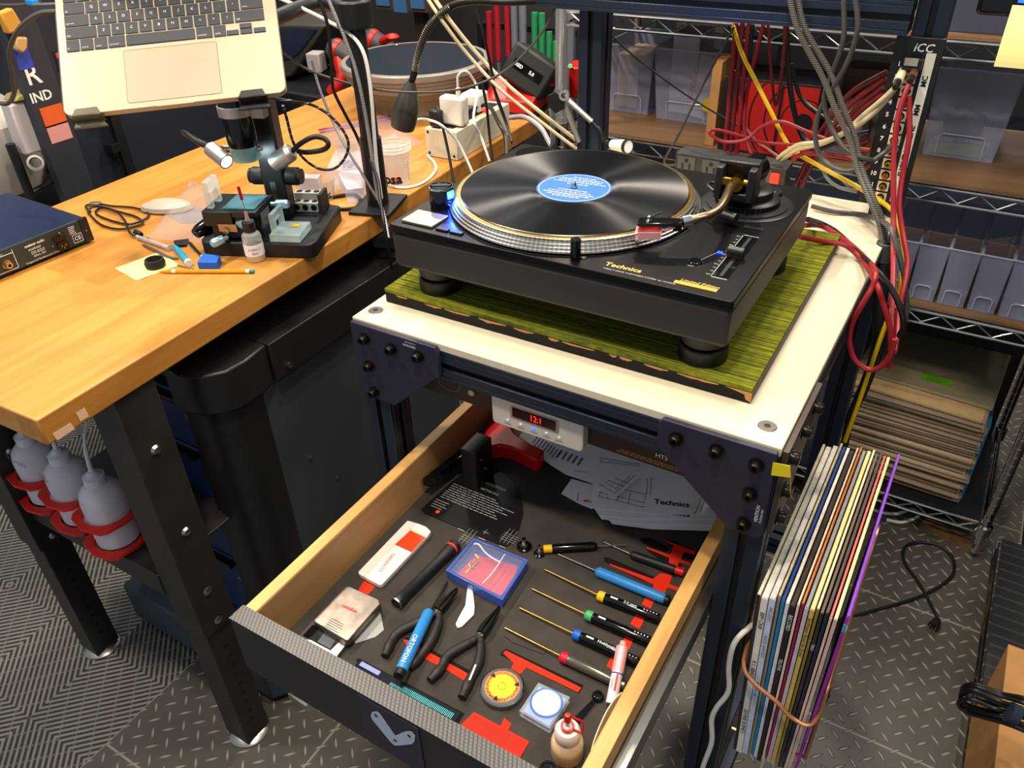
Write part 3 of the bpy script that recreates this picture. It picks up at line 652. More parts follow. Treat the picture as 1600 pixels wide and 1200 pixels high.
# counterweight behind pivot, anti-skate, lift
bk = Vector((RT.inverted() @ Vector(arm_pts[1]))[:]) - Vector((PV.x, PV.y, .044)); bk.z = 0; bk = -bk.normalized()
c0 = Vector((PV.x, PV.y, .046))+bk*.020; c1 = c0+bk*.036
TB().cyl(c0, c1, .0185, seg=28).build('counterweight', BLKG, arm); TB().cyl(c0-bk*.006, c0, .0145, .0180, seg=28).build('weight_dial', STL, arm)
gx, gy = q((0.4051,0.3072,1.1702)); TB().lathe([(0, .010), (.007, .010), (.008, .0085), (.0125, .0085), (.0135, .007), (.0135, 0)], (gx, gy, 0), 32, ms=[0, 1, 0, 1, 0]).build('anti_skate_dial', [BLKG, STL], tt)
e1 = q((0.3907,0.2728,1.1702)); TB().tube([(e1[0], e1[1], .010), (e1[0]+.003, e1[1]+.006, .030), (e1[0]+.005, e1[1]+.012, .046)], .0014, 8).build('lift_lever', CHR, arm)
m = TB(); c = rp(-.02, -.02); m.cyl((c[0]+.01, c[1]-.01, .013), (c[0]+.034, c[1]-.018, .013), .006, seg=14); m.build('lift_cylinder', BLKM, arm)
m = TB(); c = rp(-.026, -.004); m.tube([(c[0]+.002, c[1]-.012, .034), (c[0]-.010, c[1], .036), (c[0]-.008, c[1]+.014, .034), (c[0]+.004, c[1]+.016, .032)], .002, 8); m.build('arm_rest', BLKM, arm)
m = TB(); c = rp(-.012, -.012); m.box((c[0], c[1], .048), (.016, .006, .010), rz=th); m.build('arm_clip', GOLD, arm, bevel=.001)
# ================= DRAWER (part of the cart) =================
DX0, DX1, DF, DB = .016, .478, -.389, .30
m = MB(); m.bx(DX0, DX0+.0175, DF+.022, DB, .735, WZ); m.bx(DX1-.0175, DX1, DF+.022, DB, .735, WZ); m.bx(DX0+.0175, DX1-.0175, DB-.0175, DB, .735, WZ)
drw = m.build('drawer', M_DRAW, cart, origin=(.247, -.1, .735), bevel=.001)
for x in (DX0+.0176, DX1-.0182): MB().bx(x, x+.0006, DF+.022, DB-.0175, .735, WZ-.002).build('drawer_lining', M_DRAWIN, drw, origin=(.247, -.1, .735))
m = MB(); m.bx(DX0-.002, DX1+.002, DF, DF+.0215, .725, WZ+.0005); m.build('front_panel', mat('front_panel_black', '211e20', .5, bump=.1, bscale=700), drw, bevel=.001)
m = MB(); m.bx(DX0-.002, DX1+.002, DF-.0004, DF+.0225, WZ+.0005, WZ+.0022); m.build('carbon_trim', weave_mat(), drw)
m = MB(); m.bx(DX0+.0175, DX1-.0175, DF+.022, DB-.0175, .730, FZ); m.build('foam_tray', FOAM, drw)
for x0, x1 in ((.003, .015), (.479, .493)):
    MB().bx(x0, x1, -.36, .29, .752, .788).build('slide', STL, drw, bevel=.001)
m = MB(); m.bx(.2125, .2935, DF-.0012, DF-.0002, .728, .8165); lg = m.build('logo_plate', PLATE, drw)
m = MB(); y = DF-.0016
def vy(p): return (p[0], y, p[2])
pA, pB, pC = (0.2347,-0.3902,0.7970), (0.2568,-0.3902,0.7672), (0.2796,-0.3902,0.7946)
def bar(m, a, b, r):
    a = Vector((a[0], a[2])); b = Vector((b[0], b[2])); d = (b-a).normalized(); ang = math.atan2(d.y, d.x); o = []
    for c, s0 in ((b, -PI/2), (a, PI/2)):
        for k in range(9): t = ang+s0+PI*k/8; o.append((c.x+r*math.cos(t), y, c.y+r*math.sin(t)))
    m.extr(o, (0, -.0003, 0))
m.extr([(p_[0], y, p_[2]) for p_ in [(0.2265,-0.3902,0.7906),(0.2297,-0.3902,0.7991),(0.2381,-0.3902,0.8068),(0.2420,-0.3902,0.8039),(0.2582,-0.3902,0.7770),(0.2761,-0.3902,0.8001),(0.2845,-0.3902,0.8063),(0.2881,-0.3902,0.8016),(0.2857,-0.3902,0.7887),(0.2812,-0.3902,0.7801),(0.2623,-0.3902,0.7617),(0.2542,-0.3902,0.7549),(0.2491,-0.3902,0.7570),(0.2264,-0.3902,0.7845)]], (0, -.0003, 0))
m.build('bracket_emblem', mat('pale_blue_print', 'b4bcd0', .5), lg)
m = MB()
for p in (pA, pB, pC): m.extr([(p[0]+.0024*math.cos(t*PI/6), y-.0004, p[2]+.0024*math.sin(t*PI/6)) for t in range(12)], (0, -.0002, 0))
m.build('emblem_hole', mat('emblem_dark', '20202c', .5), lg)
# foam cut-outs (red layer showing) and shade of their sides painted as flat dark inlays
def inlay(poly, name='cutout', m_=None, z0=FZ-.002, z1=FZ+.0004): return MB().prism(poly, z0, z1).build(name, m_ or RED, drw)
inlay([(0.0667,-0.2184,0.7460),(0.0700,-0.2345,0.7460),(0.0862,-0.2366,0.7460),(0.0861,-0.2190,0.7460)]); 
inlay([(0.2895,-0.2219,0.7460),(0.2931,-0.2155,0.7460),(0.3991,-0.2141,0.7460),(0.3995,-0.2267,0.7460),(0.2911,-0.2274,0.7460)], 'cutout_shade', FOAMD, z1=FZ+.0003)
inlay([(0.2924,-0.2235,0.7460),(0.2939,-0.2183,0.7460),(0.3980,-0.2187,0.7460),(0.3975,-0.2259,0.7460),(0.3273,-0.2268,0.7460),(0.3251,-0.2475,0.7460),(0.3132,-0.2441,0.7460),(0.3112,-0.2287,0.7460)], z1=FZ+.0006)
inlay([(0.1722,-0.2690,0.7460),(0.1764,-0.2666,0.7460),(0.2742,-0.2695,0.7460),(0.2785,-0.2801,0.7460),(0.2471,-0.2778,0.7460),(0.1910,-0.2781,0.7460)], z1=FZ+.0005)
inlay([(0.1711,-0.2663,0.7460),(0.1769,-0.2619,0.7460),(0.2738,-0.2646,0.7460),(0.2757,-0.2717,0.7460),(0.2330,-0.2712,0.7460)], 'cutout_shade', FOAMD, z1=FZ+.0003)
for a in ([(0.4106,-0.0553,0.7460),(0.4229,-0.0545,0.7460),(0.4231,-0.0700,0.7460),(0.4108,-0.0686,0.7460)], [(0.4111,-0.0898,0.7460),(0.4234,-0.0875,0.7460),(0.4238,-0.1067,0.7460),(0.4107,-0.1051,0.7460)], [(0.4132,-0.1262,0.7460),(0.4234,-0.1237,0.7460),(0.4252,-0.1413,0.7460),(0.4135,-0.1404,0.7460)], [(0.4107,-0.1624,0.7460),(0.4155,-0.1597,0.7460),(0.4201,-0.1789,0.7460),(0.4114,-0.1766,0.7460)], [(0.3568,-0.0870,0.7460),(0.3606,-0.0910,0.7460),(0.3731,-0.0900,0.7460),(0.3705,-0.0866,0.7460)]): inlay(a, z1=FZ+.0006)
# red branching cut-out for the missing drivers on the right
inlay([(0.3906,0.0510,0.7460),(0.4073,0.0576,0.7460),(0.4510,0.0543,0.7460),(0.4528,0.0390,0.7460),(0.4304,0.0345,0.7460),(0.4328,-0.0051,0.7460),(0.4232,-0.0040,0.7460),(0.4201,0.0179,0.7460),(0.4094,0.0119,0.7460),(0.3761,0.0231,0.7460),(0.3960,0.0261,0.7460),(0.4133,0.0303,0.7460),(0.4112,0.0429,0.7460)], 'cutout_shade', FOAMD, z1=FZ+.0002)
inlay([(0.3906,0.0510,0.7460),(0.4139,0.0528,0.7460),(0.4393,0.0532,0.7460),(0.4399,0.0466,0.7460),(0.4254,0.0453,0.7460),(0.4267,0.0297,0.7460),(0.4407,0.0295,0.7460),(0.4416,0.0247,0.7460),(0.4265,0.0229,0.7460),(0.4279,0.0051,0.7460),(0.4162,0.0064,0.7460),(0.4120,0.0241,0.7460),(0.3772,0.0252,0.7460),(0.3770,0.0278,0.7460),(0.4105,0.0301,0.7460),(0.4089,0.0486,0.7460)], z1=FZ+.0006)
inlay([(0.3315,-0.0185,0.7460),(0.3395,-0.0167,0.7460),(0.4142,-0.0182,0.7460),(0.4157,-0.0262,0.7460),(0.3922,-0.0319,0.7460),(0.3371,-0.0262,0.7460)], 'cutout_shade', FOAMD, z1=FZ+.0002)
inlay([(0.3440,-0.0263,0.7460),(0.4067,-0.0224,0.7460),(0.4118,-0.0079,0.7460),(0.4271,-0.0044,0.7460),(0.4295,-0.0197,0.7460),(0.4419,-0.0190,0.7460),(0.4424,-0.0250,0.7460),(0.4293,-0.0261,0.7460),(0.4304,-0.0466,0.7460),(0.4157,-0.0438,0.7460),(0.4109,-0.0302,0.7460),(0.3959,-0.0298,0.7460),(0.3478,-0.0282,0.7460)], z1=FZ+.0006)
inlay([(0.3620,0.0378,0.7460),(0.3729,0.0468,0.7460),(0.4048,0.0421,0.7460),(0.4047,0.0282,0.7460),(0.3673,0.0322,0.7460)], 'cutout_shade', FOAMD, z1=FZ+.0004)
# grid file in red
rf = MB().prism([(0.3057,-0.3091,0.7460),(0.3789,-0.3087,0.7460),(0.3794,-0.3334,0.7460),(0.3006,-0.3333,0.7460)], FZ-.003, FZ+.0015); rfile = rf.build('textured_cutout', RED, drw)
A_, B_, C_, D_ = [Vector(p) for p in [(0.3072,-0.3113,0.7475),(0.3776,-0.3106,0.7475),(0.3781,-0.3326,0.7475),(0.3061,-0.3321,0.7475)]]
m = MB()
for k in range(1, 12):
    t = k/12; a = A_.lerp(D_, t); b = B_.lerp(C_, t); m.tube([a, b], .0004, 4, smooth=False)
for k in range(1, 16):
    t = .25+.5*k/16; a = A_.lerp(B_, t); b = D_.lerp(C_, t); m.tube([a, b], .0003, 4, smooth=False)
m.build('grid_lines', mat('dark_red', '8a1408', .7), rfile)
inlay([(0.3393,-0.2973,0.7460),(0.3504,-0.3001,0.7460),(0.3511,-0.3097,0.7460),(0.3413,-0.3090,0.7460)], z1=FZ+.0006)
# scored outline in the foam
m = MB(); m.tube([(0.2792,-0.2003,0.7460),(0.2938,-0.2042,0.7460),(0.3373,-0.2000,0.7460),(0.3379,-0.1878,0.7460)], .0005, 4, smooth=False); m.build('scored_line', FOAMD, drw)
# ================= THINGS IN THE DRAWER =================
def local_frame(a, b, z=None):
    a, b = Vector(a), Vector(b); return frame(a, b-a, (-(b-a).y, (b-a).x, 0))
# white head-shell gauge
t = thing('stylus_gauge', 'cream gauge with red window and red lettering lying in the foam', 'gauge', (0.0761,-0.1623,0.7460))
g = MB().prism([(0.0533,-0.1015,0.7460),(0.0717,-0.0987,0.7460),(0.0854,-0.0985,0.7460),(0.0964,-0.1026,0.7460),(0.0977,-0.1091,0.7460),(0.0967,-0.2156,0.7460),(0.0943,-0.2181,0.7460),(0.0576,-0.2170,0.7460),(0.0539,-0.2139,0.7460)], FZ+.0005, FZ+.008).build('body', WHP, t, bevel=.001)
MB().prism([(0.0696,-0.1164,0.7540),(0.0973,-0.1168,0.7540),(0.0968,-0.1496,0.7540),(0.0672,-0.1494,0.7540)], FZ+.008, FZ+.0084).build('red_window', mat('orange_red_window', 'ec3c14', .4), g)
MB().prism([(0.0632,-0.1126,0.7540),(0.0983,-0.1134,0.7540),(0.0989,-0.1174,0.7540),(0.0688,-0.1168,0.7540)], FZ+.008, FZ+.0082).build('window_rim', mat('rim_shade_white', 'cfc8ba', .5), g)
m = MB(); m.text('LUXMAN', .0085, (0.0804,-0.1992,0.7540), Vector((0.0767,-0.1704,0.7540))-Vector((0.0796,-0.2010,0.7540)), (-1, 0, 0), off=.0004, sx=1.0); m.build('lettering', PRED, g)
# silver tin
t = thing('metal_tin', 'silver hinged metal case half open over a dark photo, at the drawer front', 'tin', (0.0883,-0.2883,0.7460))
b0 = [(0.0534,-0.3045,0.7510),(0.0557,-0.3342,0.7510),(0.1187,-0.3343,0.7510),(0.1175,-0.3101,0.7510)]; MB().prism(b0, FZ+.0005, FZ+.006).build('inner_tray', STL, t, bevel=.0008)
MB().prism([(0.0601,-0.3114,0.7525),(0.0604,-0.3306,0.7525),(0.1059,-0.3300,0.7525),(0.1068,-0.3119,0.7525)], FZ+.0062, FZ+.0066).build('dark_insert', BLKG, t)
m = MB(); m.prism([(0.0813,-0.3131,0.7526),(0.1014,-0.3129,0.7526),(0.1046,-0.3286,0.7526),(0.0835,-0.3287,0.7526)], FZ+.0066, FZ+.007); m.build('photo', mat('navy_photo', '242836', .2), t)
m = MB(); m.tube([(0.0683,-0.3354,0.7530),(0.0786,-0.3362,0.7530),(0.0876,-0.3354,0.7530),(0.0978,-0.3361,0.7530)], .0012, 6); m.build('clasp', CHR, t)
tl_ = MB().prism([(0.0609,-0.2478,0.7620),(0.0683,-0.2449,0.7620),(0.1148,-0.2432,0.7620),(0.1216,-0.2477,0.7620),(0.1226,-0.3123,0.7620),(0.1198,-0.3151,0.7620),(0.0647,-0.3128,0.7620),(0.0619,-0.3098,0.7620)], FZ+.006, FZ+.017).build('lid', mat('worn_steel', '847a70', .34, metal=.85, noise=.25, nscale=60), t, bevel=.0015)
m = MB(); m.text('ortofon', .0075, (0.0799,-0.2747,0.7630), Vector((0.1049,-0.2712,0.7630))-Vector((0.0785,-0.2731,0.7630)), (-.3, 1, 0), off=.0004, bold=.02); m.build('lettering', PRED, tl_)
m = MB(); a = Vector((0.0808,-0.2980,0.7633)); e = (Vector((0.1052,-0.2978,0.7633))-a).normalized(); n_ = Vector((-e.y, e.x, 0))
for k in range(5): m.quad(a-n_*.0032*k, e, n_, random.uniform(.018, .026), .0008)
m.build('fine_print', INKG, tl_)
tag(MB().prism([(0.1187,-0.2486,0.7460),(0.1417,-0.2695,0.7460),(0.1392,-0.2833,0.7460),(0.1235,-0.3034,0.7460),(0.1201,-0.3031,0.7460)], FZ+.0004, FZ+.0014).build('plastic_wedge', clear('wedge_clear', 'c8c8c4', .5, .1)), 'clear triangular plastic scrap beside the metal case', 'plastic piece')
# flashlight
a = Vector((0.1335,-0.2322,0.7540)); b = Vector((0.1428,-0.1069,0.7540)); L = (b-a).length
t = thing('flashlight', 'slim black flashlight with red ring lying diagonally on the foam', 'flashlight', (0.1327,-0.1667,0.7460))
MB().lathe([(0, 0), (.008, 0), (.0088, .002), (.0088, .012), (.0075, .014), (.0075, L*.72), (.0085, L*.78), (.0095, L*.85), (.0095, L), (.0078, L), (.0075, L-.003), (0, L-.003)], a, 24, axis=b-a).build('barrel', mat('knurled_black', '1c1a18', .4, bump=.6, bscale=1500), t)
p = a+(b-a)*.93; MB().lathe([(.0096, -.0018), (.0101, -.0015), (.0101, .0015), (.0096, .0018)], p, 24, axis=b-a).build('red_ring', PRED, t)
p = a; MB().lathe([(.0072, -.0006), (.0087, -.0006), (.0091, .0015)], p, 24, axis=b-a).build('bezel', STL, t)
# blue lidded box
T4 = [Vector(v) for v in [(0.1627,-0.0901,0.7630),(0.2514,-0.0883,0.7630),(0.2564,-0.1651,0.7630),(0.1625,-0.1595,0.7630)]]; cen = sum(T4, Vector())/4
t = thing('plastic_box', 'clear blue plastic box with red card inside, in the middle of the drawer', 'box', (cen.x, cen.y, FZ))
def sc(k, z): return [(cen.x+(v.x-cen.x)*k, cen.y+(v.y-cen.y)*k, z) for v in T4]
def ring(m, o, i, z0, z1, mm=0):
    for k in range(4):
        l = (k+1) % 4; m.prism([o[k], o[l], i[l], i[k]], z0, z1, mm)
m = MB(); ring(m, sc(.97, 0), sc(.93, 0), FZ+.0015, FZ+.0145); m.prism(sc(.97, 0), FZ+.0003, FZ+.0015); m.build('tray', CLRBLU, t)
m = MB(); ring(m, sc(1.0, 0), sc(.89, 0), FZ+.0145, FZ+.0175); m.build('rim', clear('blue_rim', '4a68b8', .72), t, bevel=.0008)
MB().prism(sc(.89, 0), FZ+.0155, FZ+.0163).build('lid', clear('lid_clear', 'c8d0e4', .10, .2), t)
MB().prism([(0.1773,-0.1057,0.7490),(0.2374,-0.0962,0.7490),(0.2469,-0.1157,0.7490),(0.2494,-0.1334,0.7490),(0.2443,-0.1512,0.7490),(0.1725,-0.1513,0.7490)], FZ+.002, FZ+.005).build('red_card', mat('red_card', 'c4203c', .6), t)
m = MB(); random.seed(2)
for k in range(11):
    p = Vector(lerp((0.1838,-0.1427,0.7520), (0.1839,-0.1107,0.7520), random.random())); a = random.uniform(0, 3); m.cyl(p+Vector((random.uniform(-.003, .003), 0, 0)), p+Vector((.007*math.cos(a), .007*math.sin(a), .002)), .0008, seg=6)
m.build('gold_pin', GOLD, t)
m = MB(); m.tube([(0.1693,-0.1003,0.7628),(0.1762,-0.0977,0.7628),(0.1904,-0.1049,0.7628),(0.2046,-0.1092,0.7628),(0.2202,-0.1110,0.7628)], .0012, 6); m.tube([(0.2176,-0.0951,0.7628),(0.2203,-0.1293,0.7628),(0.2189,-0.1543,0.7628)], .0009, 6); m.build('bent_wire', mat('clear_wire', 'd8d8e0', .2), t)
# puck connectors
for p, r, lb in (((0.2258,-0.0572,0.7460), .011, 'larger chrome threaded terminal with black flange left of the yellow-capped driver'), ((0.2513,-0.0581,0.7460), .008, 'small chrome threaded terminal touching the yellow-capped driver')):
    t = thing('threaded_terminal', lb, 'connector', p, 0, 'metal terminals on the foam')
    MB().lathe([(0, .0003), (r, .0003), (r, .002), (r*.6, .004), (0, .004)], p, 24).build('flange', BLKG, t)
    MB().lathe([(0, .004), (r*.55, .004), (r*.5, .009), (r*.25, .009), (r*.25, .017), (0, .017)], p, 20).build('stud', CHR, t)
# generic screwdriver
def driver(name, label, cat, tip, joint, end, shaft_r, handle_r, shaft_m, handle_m, collar_m=None, cap_m=None, collar=.010, cap=.008, group=None, dots=False, txt=None, text_m=None, foot=None, zlift=0, taper=1):
    tip, joint, end = Vector(tip), Vector(joint), Vector(end); ax = (end-joint).normalized(); L = (end-joint).length
    t = thing(name, label, cat, ((tip.x+end.x)/2, (tip.y+end.y)/2, min(FZ, tip.z, end.z)), 0, group)
    MB().cyl(tip, joint+ax*.004, shaft_r*.9, shaft_r, seg=10).build('shaft', shaft_m, t)
    c = collar if collar_m else 0
    if collar_m: MB().lathe([(0, 0), (handle_r*.8, 0), (handle_r*1.02, .002), (handle_r*1.05, c), (0, c)], joint, 20, axis=ax).build('collar', collar_m, t)
    e = L-(cap if cap_m else 0)
    hm = MB().lathe([(0, c), (handle_r*.9*taper, c), (handle_r, c+.004), (handle_r, e-.003), (handle_r*.85, e), (0, e)], joint, 24, axis=ax).build('handle', handle_m, t)
    if cap_m: MB().lathe([(0, e), (handle_r*.9, e), (handle_r*.9, L-.001), (handle_r*.7, L), (0, L)], joint, 20, axis=ax).build('end_cap', cap_m, t)
    side = ax.cross(Vector((0, 0, 1))).normalized(); upv = side.cross(ax)
    if dots:
        m = MB()
        for k in range(5): m.ball(joint+ax*(e-.004-.0042*k)+upv*handle_r*.9-side*.0005, .0016, 8)
        m.build('dot_marks', ALU, t); m = MB(); m.tube([joint+ax*(c+.008)+upv*handle_r*.93, joint+ax*(c+.018)+upv*handle_r*.93], .0014, 8, smooth=False); m.build('slot_mark', PWHT, t)
    if txt: m = MB(); m.text(txt[0], txt[1], joint+ax*txt[2]+upv*handle_r*1.02, ax*txt[3], upv.cross(ax*txt[3]), off=.0004, align='CENTER'); m.build('lettering', text_m or PWHT, t)
    return t
BRS = mat('gold_shaft', 'c8a050', .3, metal=.95); hz = FZ+.0068
grp = 'gold-shafted drivers with coloured collars'
driver('screwdriver', 'gold-shafted driver with yellow collar and black handle', 'screwdriver', (0.2726,-0.0816,0.7490), (0.3565,-0.0889,0.7528), (0.4411,-0.0848,0.7528), .0013, .0068, BRS, BLKG, YEL, dots=True, group=grp, txt=('3.0 mm', .006, .045, 1))
driver('screwdriver', 'gold-shafted driver with green collar', 'screwdriver', (0.2740,-0.1194,0.7490), (0.3566,-0.1247,0.7528), (0.4449,-0.1229,0.7528), .0013, .0068, BRS, BLKG, GRN, dots=True, group=grp)
driver('screwdriver', 'gold-shafted driver with blue collar, behind the standing pen', 'screwdriver', (0.2761,-0.1550,0.7490), (0.3567,-0.1588,0.7528), (0.4448,-0.1580,0.7528), .0013, .0068, BRS, BLKG, BLU, dots=True, group=grp, txt=('Hobbywing', .006, .047, 1))
driver('screwdriver', 'gold-shafted driver with crimson collar, nearest the drawer front', 'screwdriver', (0.2757,-0.1914,0.7490), (0.3583,-0.1959,0.7528), (0.4438,-0.1949,0.7528), .0013, .0068, BRS, mat('striped_handle', '6a6458', .2, metal=.6), CRIM, group=grp, cap_m=STL)
driver('screwdriver', 'black precision driver with yellow end cap, tip pointing right', 'screwdriver', (0.3507,0.0137,0.7505), (0.3168,-0.0092,0.7515), (0.2543,-0.0524,0.7525), .0009, .0065, STL, BLKG, None, YEL, cap=.012, taper=.6)
driver('screwdriver', 'black slim driver with red end against the right drawer wall', 'screwdriver', (0.3202,0.0050,0.7480), (0.3639,-0.0007,0.7515), (0.4411,0.0023,0.7535), .0011, .0062, STL, BLK, None, REDP, cap=.012, taper=.7)
driver('alignment_tool', 'blue plastic trimming tool with grey steel blade in the foam', 'hand tool', (0.2749,-0.0470,0.7480), (0.3355,-0.0514,0.7515), (0.4419,-0.0526,0.7540), .0013, .0072, STL, BLUH, None, BLK, cap=.006, taper=.65)
driver('screwdriver', 'bright blue screwdriver with white lettering laid across the left pliers', 'screwdriver', (0.1670,-0.1647,0.7490), (0.1801,-0.2219,0.7560), (0.2101,-0.3252,0.7660), .0022, .0075, STL, BLUH, None, BLK, cap=.010, taper=.75, txt=('ORTOFON', .0090, .070, 1))
# pliers
def pliers(label, tip, joint, l1, l2, k1, k2):
    tip, joint = Vector(tip), Vector(joint); t = thing('needle_nose_pliers', label, 'pliers', (joint.x, joint.y, FZ), 0, 'black pliers on the foam')
    d = (tip-joint).normalized(); s_ = Vector((-d.y, d.x, 0))
    for sg, e, k in ((1, l1, k1), (-1, l2, k2)):
        J = MB().extr([joint+s_*sg*.0058+Vector((0, 0, .002)), joint+d*.012+s_*sg*.0062+Vector((0, 0, .002)), tip+s_*sg*.0016+Vector((0, 0, .002)), tip+s_*sg*.0002+Vector((0, 0, .002)), joint+d*.014+s_*sg*.0006+Vector((0, 0, .002)), joint+s_*sg*.0004+Vector((0, 0, .002))], (0, 0, .007))
        J.build('jaw', mat('dark_tool_steel', '2a2826', .3, metal=.9), t, bevel=.0006)
        H = MB(); pts = [joint-s_*sg*0-d*.003]+[Vector(p) for p in k]+[Vector(e)]
        for p in pts: p.z = FZ+.0062
        H.tube(pts, [.004, .0048, .0058, .0062, .006, .0056, .0062, .0050], 12, sub=8); H.build('handle', mat('pliers_grip', '201d1a', .55), t)
    MB().lathe([(0, .0012), (.0042, .0008), (.0062, 0), (.0062, -.008)], (joint.x, joint.y, FZ+.0095), 20).build('pivot', mat('dark_tool_steel', '2a2826', .3, metal=.9), t)
    return t
t = pliers('black needle-nose pliers under the blue screwdriver', (0.1910,-0.1737,0.7500), (0.1882,-0.2141,0.7500), (0.1702,-0.3028,0.7460), (0.2064,-0.3011,0.7460), [(0.1798,-0.2328,0.7460),(0.1638,-0.2648,0.7460),(0.1642,-0.2824,0.7460)], [(0.1964,-0.2234,0.7460),(0.2069,-0.2537,0.7460),(0.2084,-0.2842,0.7460)])
t2 = pliers('black needle-nose pliers with white lettering beside the level gauge', (0.2562,-0.1720,0.7500), (0.2563,-0.2168,0.7500), (0.2385,-0.3031,0.7460), (0.2847,-0.3031,0.7460), [(0.2511,-0.2329,0.7460),(0.2381,-0.2620,0.7460),(0.2403,-0.2817,0.7460)], [(0.2633,-0.2281,0.7460),(0.2757,-0.2531,0.7460),(0.2796,-0.2775,0.7460)])
m = MB(); m.quad((0.2835,-0.2822,0.7585), Vector((0.2792,-0.2645,0.7585))-Vector((0.2835,-0.2822,0.7585)), (-1, .2, 0), .022, .0022)
m.build('print', PWHT, t2)
tag(MB().prism([(0.1953,-0.1559,0.7460),(0.2006,-0.1530,0.7460),(0.2236,-0.1819,0.7460),(0.2297,-0.1928,0.7460),(0.2266,-0.2166,0.7460),(0.2228,-0.2211,0.7460),(0.2172,-0.2173,0.7460),(0.2150,-0.2082,0.7460),(0.2115,-0.1864,0.7460)], FZ+.0004, FZ+.003).build('bone_folder', mat('bone_white', 'd8d6d4', .45), bevel=.0008), 'white bent plastic spudger between the two pliers', 'hand tool')
# level gauge
p = Vector((0.3188,-0.2680,0.7460)); t = thing('level_gauge', 'round chrome-rimmed gauge with yellow dial', 'gauge', p)
R_ = .0265
MB().lathe([(0, .0003), (R_, .0003), (R_, .0075), (R_*.92, .009), (R_*.80, .009), (R_*.80, .008), (0, .008)], p, 48).build('rim', mat('rim_steel', 'b0aca4', .2, metal=1), t)
MB().lathe([(0, .0084), (R_*.8, .0084), (R_*.8, .0082)], p, 48).build('orange_ring', mat('orange_dial', 'e8803a', .5), t)
MB().lathe([(0, .0088), (R_*.60, .0088), (R_*.60, .0084)], p, 48).build('yellow_dial', mat('fluoro_yellow', 'dce41a', .45), t)
m = MB()
for k in range(36):
    a = 2*PI*k/36; r0 = R_*(.62 if k % 3 else .56); m.box((p.x+(r0+R_*.05)*math.cos(a), p.y+(r0+R_*.05)*math.sin(a), FZ+.0090), (R_*.10, .0006, .0002), rz=a)
for k in range(3):
    a = 2*PI*k/3+.65; c, s_ = math.cos(a), math.sin(a); m.prism([(p.x+R_*.76*c-.0028*s_, p.y+R_*.76*s_+.0028*c), (p.x+R_*.76*c+.0028*s_, p.y+R_*.76*s_-.0028*c), (p.x+R_*.5*c, p.y+R_*.5*s_)], FZ+.0088, FZ+.0092)
m.lathe([(R_*.17, .0090), (R_*.19, .0090)], p, 24)
for k, ch in enumerate('clearaudio'):
    a = -PI/2-.62+k*.14+.05; rr_ = R_*.70; m.text(ch, .0042, (p.x+rr_*math.cos(a), p.y+rr_*math.sin(a), FZ+.0090), (-math.sin(a), math.cos(a), 0), (-math.cos(a), -math.sin(a), 0), align='CENTER')
m.build('dial_marks', INK, t)
# square lens box
Q = [(0.3537,-0.2433,0.7550),(0.3954,-0.2417,0.7550),(0.3940,-0.2887,0.7550),(0.3530,-0.2868,0.7550)]; cq = sum((Vector(v) for v in Q), Vector())/4
t = thing('lens_case', 'clear square plastic case with blue insert and round white disc', 'case', (cq.x, cq.y, FZ))
def sq(k): return [(cq.x+(v[0]-cq.x)*k, cq.y+(v[1]-cq.y)*k) for v in Q]
MB().prism(sq(.84), FZ+.0015, FZ+.0085).build('blue_insert', mat('pale_blue_insert', '6f94d6', .6), t)
MB().prism(sq(1.0), FZ+.0004, FZ+.0105).build('clear_shell', clear('case_clear', 'e4eaf0', .28, .06), t, bevel=.0008)
MB().lathe([(0, .0108), (.0145, .0108), (.0150, .0112), (.0165, .0112), (.0168, .0106)], (cq.x+.001, cq.y+.003, FZ), 40).build('disc', mat('white_disc', 'e6dcdc', .4), t)
MB().lathe([(.0172, .0106), (.0185, .0113), (.0192, .0106)], (cq.x+.001, cq.y+.003, FZ), 40).build('disc_ring', mat('blue_ring', '3f78cc', .4), t)
# black key tool
a = Vector((0.4208,-0.2209,0.7480)); b = Vector((0.4127,-0.2621,0.7480)); d = (b-a).normalized(); s_ = Vector((-d.y, d.x, 0))
t = MB(); t.lathe([(0, 0), (.0068, 0), (.0072, .004), (.0055, .007), (0, .0075)], (a.x, a.y, FZ+.0003), 24); t.prism([a+s_*.0022+d*.004, a-s_*.0022+d*.004, b-s_*.004, b-s_*.001, b+d*.003, b+s_*.004], FZ+.0004, FZ+.004)
tag(t.build('stylus_wrench', BLKG, bevel=.0005), 'small black round-headed key behind the oil bottle', 'key')
# oil bottle
p = Vector((0.4217,-0.2997,0.7460)); t = thing('oil_bottle', 'small squeeze bottle of yellow oil with red nozzle cap', 'bottle', p)
MB().lathe([(0, .0004), (.0165, .0004), (.0180, .003), (.0180, .024), (.0160, .031), (.0125, .034), (0, .034)], p, 32).build('body', clear('oil_body', 'f0dcc8', .5), t)
MB().lathe([(0, .001), (.0172, .0015), (.0172, .020), (0, .020)], p, 32).build('oil', mat('yellow_oil', 'e0a818', .3, alpha=.8), t)
MB().lathe([(0, .034), (.0135, .034), (.0140, .036), (.0140, .046), (.0115, .050), (0, .0505)], p, 28).build('cap', mat('cap_ivory', 'dccfc0', .5), t)
MB().lathe([(0, .0505), (.0050, .0505), (.0050, .054), (.0022, .055), (.0018, .066), (0, .066)], p, 16).build('nozzle', clear('nozzle_clear', 'e8d8d8', .6), t)
